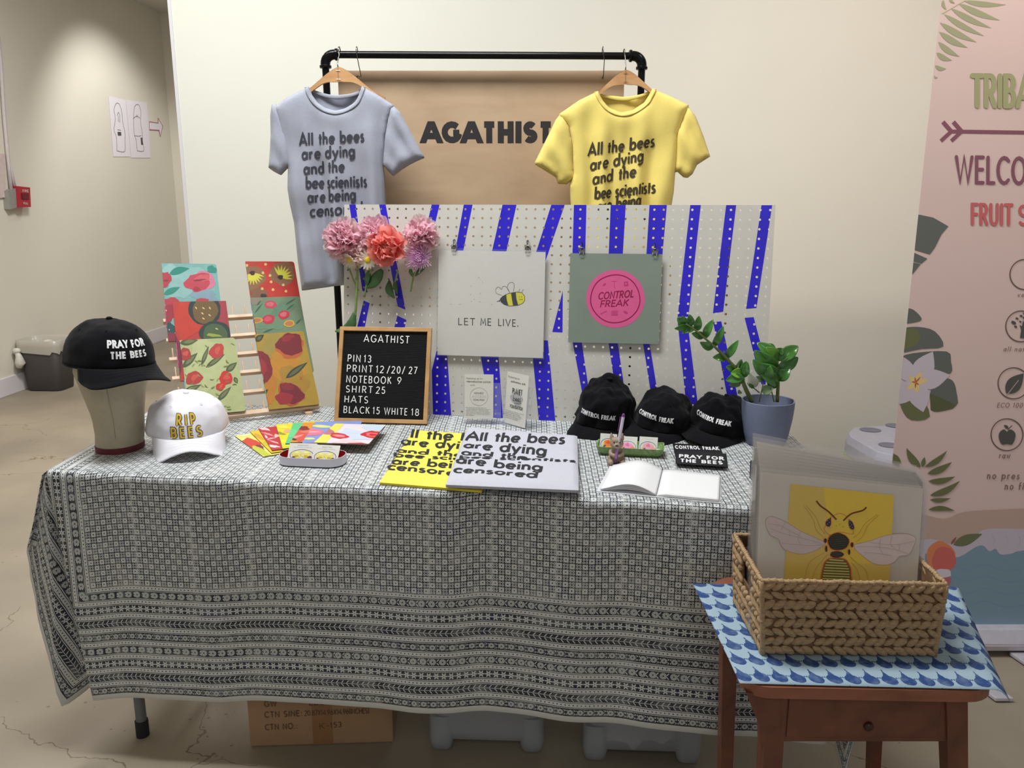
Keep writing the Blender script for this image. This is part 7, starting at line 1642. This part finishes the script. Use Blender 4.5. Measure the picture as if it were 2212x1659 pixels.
# ------------------------------------------------------------------ cooler behind the banner
m_cool = M('cool_grey_plastic', (186, 186, 202), .45); m_cup = M('cup_well_grey', (128, 128, 148), .5); m_lime = M('lime_trim', (186, 208, 118), .5)
ZL = .49
tp = [PZ(x, y, ZL) for x, y in ((1834, 934), (1846, 923), (1990, 914), (2010, 985), (1935, 984), (1893, 974), (1838, 943))]
cool = thing('cooler', 'pale grey plastic cooler with cup wells and a lime stripe behind the pink banner', 'cooler', (sum(p.x for p in tp) / 7, sum(p.y for p in tp) / 7, 0))
cen = sum(tp, Vector()) / 7
def ringc(k, z_): return [Vector((cen.x + (p.x - cen.x) * k, cen.y + (p.y - cen.y) * k, z_)) for p in tp][::-1]
m_ = MB(); loft(m_, [ringc(1.10, ZL - .075), ringc(1.09, ZL - .03), ringc(1.0, ZL)]); m_.build('lid', m_cool, cool, bevel=.003)
m_ = MB(); loft(m_, [ringc(1.105, ZL - .088), ringc(1.105, ZL - .076)]); m_.build('lime_trim_band', m_lime, cool)
m_ = MB(); loft(m_, [ringc(.96, 0.0), ringc(1.07, ZL - .089)]); m_.build('body', m_cool, cool, bevel=.004)
for x, y in ((1880, 929), (1922, 962), (1935, 920)): p = PZ(x, y, ZL); m_ = MB(); m_.lathe([(.036, .0005), (.040, .0016), (.037, .0016), (.034, .0004), (.0, .0004)], (p.x, p.y, ZL), 28, .85, cap=False); m_.build('cup_well', m_cup, cool, True, ang=40)

# ------------------------------------------------------------------ under the table
m_card = M('corrugated_cardboard', (172, 138, 104), .8, var=.05, scale=20); m_cink = M('carton_print', (96, 72, 54), .8)
k0, k1 = PZ(541, 1614, 0), PZ(850, 1604, 0); kd = (k1 - k0).normalized(); kb_ = Vector((-kd.y, kd.x, 0)); kl = (k1 - k0).length
bxt = thing('cardboard_box', 'brown cardboard carton with black printing under the long table', 'box', k0 + Vector((0, 0, .001)))
MB().obox(k0 + Vector((0, 0, .001)), kd * kl, kb_ * .42, (0, 0, .36)).build('carton', m_card, bxt, bevel=.003)
for o_, a_ in ((0, -.02), (.0, .02)): MB().obox(k0 + kd * (0 if a_ < 0 else kl * .5 + .001) + Vector((0, 0, .362)), kd * (kl * .5 - .001), kb_ * .42, (0, 0, .003)).build('flap', m_card, bxt)
kn = -kb_; Pk = Pln(k0 - kb_ * .0 + Vector((0, 0, 0)), kd, (0, 0, 1), kl, .36); m_ = MB()
def kt(t_, x0, y0, x1, y1, cap, wt=.14, tr_=.2):
    a, b, c = Pk.loc(x0, y0), Pk.loc(x1, y1), Pk.loc(x0, y0 - cap); put_text(m_, t_, a, b, (0, c[1] - a[1]), lambda x, y, s=0: Pk.W(x, y, .0012), weight=wt, track=tr_, step=0)
kt('GW', 571, 1526, 598, 1525, 11); kt('LBS', 668, 1523, 700, 1522, 11)
kt('CTN SINE:', 572, 1549.5, 653, 1546, 11.5); kt('20.87X14.96X14.96(INCHES)', 658, 1545.5, 798, 1540, 10.5, .10, .06)
kt('CTN NO.:', 573, 1576.5, 643, 1573, 11.5); kt('K', 690, 1575, 702, 1574, 13, .1); kt('-153', 706, 1572, 738, 1569.5, 10.5)
m_.build('carton_lettering', m_cink, bxt)
MB().obox(k0 + kd * kl * .44 - kb_ * .0004 + Vector((0, 0, .002)), kd * .05, -kb_ * .0003, (0, 0, .355)).build('packing_tape', M('brown_tape', (156, 114, 76), .35), bxt)
def binmat():
    m = bpy.data.materials.new('frosted_polypropylene'); m.use_nodes = True; nt = m.node_tree; b = nt.nodes['Principled BSDF']; out = nt.nodes['Material Output']
    b.inputs['Base Color'].default_value = lin((186, 192, 196)) + (1,); b.inputs['Roughness'].default_value = .3
    t_ = nt.nodes.new('ShaderNodeBsdfTransparent'); mx = nt.nodes.new('ShaderNodeMixShader'); mx.inputs[0].default_value = .58; nt.links.new(t_.outputs[0], mx.inputs[1]); nt.links.new(b.outputs[0], mx.inputs[2]); nt.links.new(mx.outputs[0], out.inputs[0]); return m
m_bin = binmat()
def bin_(lbl, xl_, xr_, yb, ybr, H_):
    a, b = PZ(xl_, yb, 0), PZ(xr_, ybr, 0); d = (b - a).normalized(); bk_ = Vector((-d.y, d.x, 0)); W_ = (b - a).length; D_ = .40; c = (a + b) / 2 + bk_ * (D_ / 2 - .02)
    t = thing('storage_bin', lbl, 'storage bin', (c.x, c.y, 0), 'plastic storage bins under the table')
    def rg(w_, d_, r_, z_): return [c + d * x + bk_ * y + Vector((0, 0, z_)) for x, y in rrect(w_, d_, r_)]
    m_ = MB(); loft(m_, [rg(W_ * .86, D_ * .86, .03, .020), rg(W_ * .94, D_ * .94, .035, .032), rg(W_ * .97, D_ * .96, .035, .06), rg(W_ * 1.03, D_ * 1.02, .04, H_), rg(W_ * 1.03 + .02, D_ * 1.02 + .02, .045, H_), rg(W_ * 1.03 + .02, D_ * 1.02 + .02, .045, H_ + .012)], True, False); m_.build('tub', m_bin, t, True, ang=50)
    for sx in (-1, 1):
        for sy in (-1, 1):
            m_ = MB(); cc_ = c + d * sx * W_ * .405 + bk_ * sy * D_ * .42
            def rf(w_, z_): return [cc_ + d * x + bk_ * y + Vector((0, 0, z_)) for x, y in rrect(w_, w_, w_ * .35)]
            loft(m_, [rf(.040, .001), rf(.054, .006), rf(.062, .03), rf(.060, .10)]); m_.build('corner_foot', m_bin, t, True, ang=60)
    m_ = MB(); loft(m_, [rg(W_ * 1.06 + .02, D_ * 1.05 + .02, .045, H_ + .013), rg(W_ * 1.05 + .01, D_ * 1.04 + .01, .04, H_ + .03)]); m_.build('lid', m_bin, t, bevel=.003)
    return c, d, bk_, W_, D_
bin_('frosted storage bin under the middle of the table, next to the cardboard carton', 932, 1172, 1614, 1622, .30)
c, d, bk_, W_, D_ = bin_('frosted storage bin with white tissue inside, under the right part of the table', 1262, 1508, 1637, 1645, .26)
ti = thing('tissue_paper', 'crumpled white tissue paper inside the right storage bin', 'paper', (c.x, c.y, .03))
m_ = MB()
def tsf(a, b):
    x, y = (a - .5) * W_ * .86, (b - .5) * D_ * .86; p = c + d * x + bk_ * y; n_ = noise.noise(Vector((a * 6, b * 6, 2))) ; return Vector((p.x, p.y, .10 + .05 * n_ + .035 * abs(noise.noise(Vector((a * 12, b * 12, 7)))) - .06 * (1 if b < .02 else 0)))
m_.grid(tsf, 26, 26); m_.build('crumpled_sheet', M('tissue_white', (226, 220, 220), .9), ti, False)
m_ = MB()
def tsg(a, b):
    p = c + d * ((a - .5) * W_ * .8) - bk_ * (D_ * .43 - .004 - .02 * b); return Vector((p.x, p.y, .045 + .06 * (1 - a) * (1 - b) * 0 + b * .13 + .03 * abs(a - .65))) + bk_ * .022 * noise.noise(Vector((a * 7, b * 4, 1)))
m_.grid(tsg, 22, 12); m_.build('hanging_fold', bpy.data.materials['tissue_white'], ti)

# ------------------------------------------------------------------ corridor: waste bin, alarm, papers
m_binb = M('dark_waste_bin', (62, 58, 56), .6); wc_ = PZ(68, 838, 0); wc_ = wc_ + wn * (.178 - (wc_ - wl0).dot(wn)) * 1.0; print('binpos', wc_)
tcn = thing('waste_bin', 'dark plastic waste bin with a pale liner bag against the left wall', 'waste bin', (wc_.x, wc_.y, 0))
ang_ = atan2(wd.y, wd.x); a_ = Vector((cos(ang_), sin(ang_), 0)); b_ = Vector((-a_.y, a_.x, 0))
def rt(w_, d_, r_, z_, wob=0): return [wc_ + a_ * x + b_ * y + Vector((0, 0, z_ + wob * sin(i * 1.7) + wob * .7 * sin(i * 3.1))) for i, (x, y) in enumerate(rrect(w_, d_, r_))]
Hc = .37
m_ = MB(); loft(m_, [rt(.20, .25, .05, .002), rt(.205, .255, .05, .01), rt(.26, .32, .06, Hc)], True, False); m_.build('tub', m_binb, tcn, True, ang=40, solid=.003)
m_lin = clearmat('liner_film', (226, 222, 208), .62, .3)
m_ = MB(); loft(m_, [rt(.262, .322, .06, Hc - .085, .010), rt(.272, .332, .06, Hc - .04, .004), rt(.270, .330, .06, Hc + .004, .003), rt(.25, .31, .06, Hc + .006, .003), rt(.23, .29, .06, Hc - .08, .004), rt(.20, .26, .05, Hc - .2, .01)], False, True); m_.build('liner_bag', m_lin, tcn, True)
kp = wc_ - b_ * .0 + a_ * -.135; m_ = MB(); pk = PZ(40, 800, 0); kp = PP(36, 758, wc_ - a_ * .14 + Vector((0, 0, 0)), -a_)
m_.ell(kp, (.028, .022, .022), 12, 8); m_.tube([kp, kp + Vector((.01, 0, -.04)), kp + Vector((.015, 0, -.085)), kp + Vector((.0, 0, -.12))], [.012, .022, .036, .020], 10); m_.build('bag_knot', M('white_bag', (214, 212, 202), .5, bump=1, bscale=60), tcn, True)
wt_ = MB(); wt_.ell(wc_ + Vector((0, 0, Hc - .06)) + a_ * .02, (.06, .06, .05), 14, 8); tag(wt_.build('crumpled_trash', bpy.data.materials['white_bag'], None, True), 'crumpled white rubbish inside the dark waste bin', 'rubbish')
def wallq(pts, off, th, mat, name, par=None, col=None):
    m_ = MB(); P_w = [PL(x, y, off) for x, y in pts]; o = P_w[0]
    loc2 = [((p - o).dot(wd), p.z - o.z) for p in P_w]; m_.poly(loc2, lambda x, y, s: o + wd * x + Vector((0, 0, y)) + wn * s, col, th); return m_.build(name, mat, par)
al = PL(50, 425, .0)
fa_ = thing('fire_alarm', 'red fire alarm pull station on the left corridor wall', 'fire alarm', al)
wallq([(38, 402), (65, 405), (67, 447), (41, 448)], .060, .055, M('alarm_red', (176, 44, 56), .35), 'housing', fa_)
wallq([(48, 417), (62, 418), (63, 430), (49, 430)], .068, .008, M('alarm_dark_red', (110, 20, 34), .35), 'pull_handle', fa_)
m_ = MB()
for t_, x0, y0, x1, h_ in (('FIRE', 49, 415, 62, 5), ('PULL', 51, 441, 61, 4)):
    a, b, t2_ = PL(x0, y0, .0615), PL(x1, y0, .0615), PL(x0, y0 - h_, .0615); o = a; put_text(m_, t_, (0, 0), ((b - a).dot(wd), b.z - a.z), (0, t2_.z - a.z), lambda x, y, s=0: o + wd * x + Vector((0, 0, y)), weight=.16, step=0)
m_.build('lettering', m_thr, fa_)
bxj = thing('junction_box', 'grey electrical box with two conduits beside the red fire alarm', 'electrical box', PL(27, 430, 0))
wallq([(18, 412), (37, 406), (38, 448), (22, 452)], .045, .045, M('grey_box_paint', (150, 152, 144), .5), 'box_cover', bxj)
def wtube(pts, r_): return [PL(x, y, .02) for x, y in pts]
for pts in ([(-6, 60), (2, 140), (9, 250), (18, 350), (24, 412)], [(18, 350), (24, 372), (32, 408)]): m_ = MB(); m_.tube(wtube(pts, 1), .013, 10); m_.build('conduit', M('conduit_paint', (206, 200, 200), .5) if 'conduit_paint' not in bpy.data.materials else bpy.data.materials['conduit_paint'], bxj, True)
nb = thing('notice_board', 'pale framed panel on the left wall at the left edge of the picture', 'wall panel', PL(5, 425, 0)); wallq([(-70, 320), (11, 333), (13, 426), (-70, 436)], .015, .015, M('pale_panel', (216, 200, 196), .6), 'panel', nb)
m_pp = M('drawing_paper', (238, 234, 242), .7, var=.01); m_line = M('pencil_line', (120, 112, 124), .7); m_mag = M('magenta_marker', (176, 84, 120), .6)
def drawing(quad, lbl, lines, dark):
    t = thing('drawing', lbl, 'drawing', PL(*quad[3]), 'papers taped to the left wall'); wallq(quad, .004, .002, m_pp, 'paper_sheet', t)
    m_ = MB(); o = PL(*quad[3], .0045)
    def L2(x, y): p = PL(x, y, .0045) - o; return (p.dot(wd), p.z)
    for pts in lines:
        for q in ribbon([L2(*p) for p in smooth_open(pts, 4)], .006): m_.add([o + wd * x + Vector((0, 0, y)) for x, y in q], [(0, 1, 2, 3)])
    m_.build('line_drawing', m_line, t)
    if dark: wallq(dark, .0056, .0008, M('dark_marker', (84, 78, 84), .7) if 'dark_marker' not in bpy.data.materials else bpy.data.materials['dark_marker'], 'dark_patch', t)
    return t
c0_ = lambda X, Y_: (X / 2.9625, Y_ / 2.9625)
def cs(l): return [c0_(*p) for p in l]
drawing(cs([(695, 615), (805, 640), (835, 1003), (727, 1003)]), 'left paper with a line drawing of a long standing figure on the left wall', [cs([(748, 965), (745, 880), (730, 830), (738, 760), (730, 700), (745, 662), (765, 670), (780, 720), (785, 780), (800, 850), (800, 900), (798, 970), (748, 965)]), cs([(750, 740), (758, 720), (766, 740), (766, 785)]), cs([(757, 740), (757, 780)]), cs([(752, 830), (775, 835)])], cs([(753, 843), (775, 845), (777, 868), (755, 868)]))
drawing(cs([(807, 640), (940, 655), (963, 1010), (840, 1010)]), 'right paper with a line drawing of a whiskered standing figure on the left wall', [cs([(878, 965), (872, 900), (858, 850), (856, 760), (858, 700), (870, 672), (890, 675), (902, 720), (900, 780), (912, 860), (912, 900), (920, 965), (878, 965)]), cs([(852, 760), (866, 748), (884, 748), (896, 758)]), cs([(872, 735), (876, 745), (880, 735)]), cs([(860, 868), (885, 872), (905, 868)])], cs([(900, 880), (912, 882), (915, 928), (904, 926)]))
t = thing('paper_arrow', 'paper arrow outlined in magenta pointing right beside the drawings', 'sign', PL(322, 281)); wallq(cs([(950, 778), (1015, 786), (1012, 752), (1044, 808), (1026, 878), (1020, 836), (955, 832)]), .004, .002, m_pp, 'arrow_sheet', t)
m_ = MB(); o = PL(322, 281, .0046)
for pts in (cs([(955, 780), (1013, 788), (1013, 757), (1042, 808), (1026, 874), (1019, 834), (957, 830)]), cs([(955, 780), (957, 830)])):
    L2 = [((PL(x, y, .0046) - o).dot(wd), (PL(x, y, .0046) - o).z) for x, y in pts]
    for q in ribbon(L2, .008): m_.add([o + wd * x + Vector((0, 0, y)) for x, y in q], [(0, 1, 2, 3)])
m_.build('magenta_outline', m_mag, t)
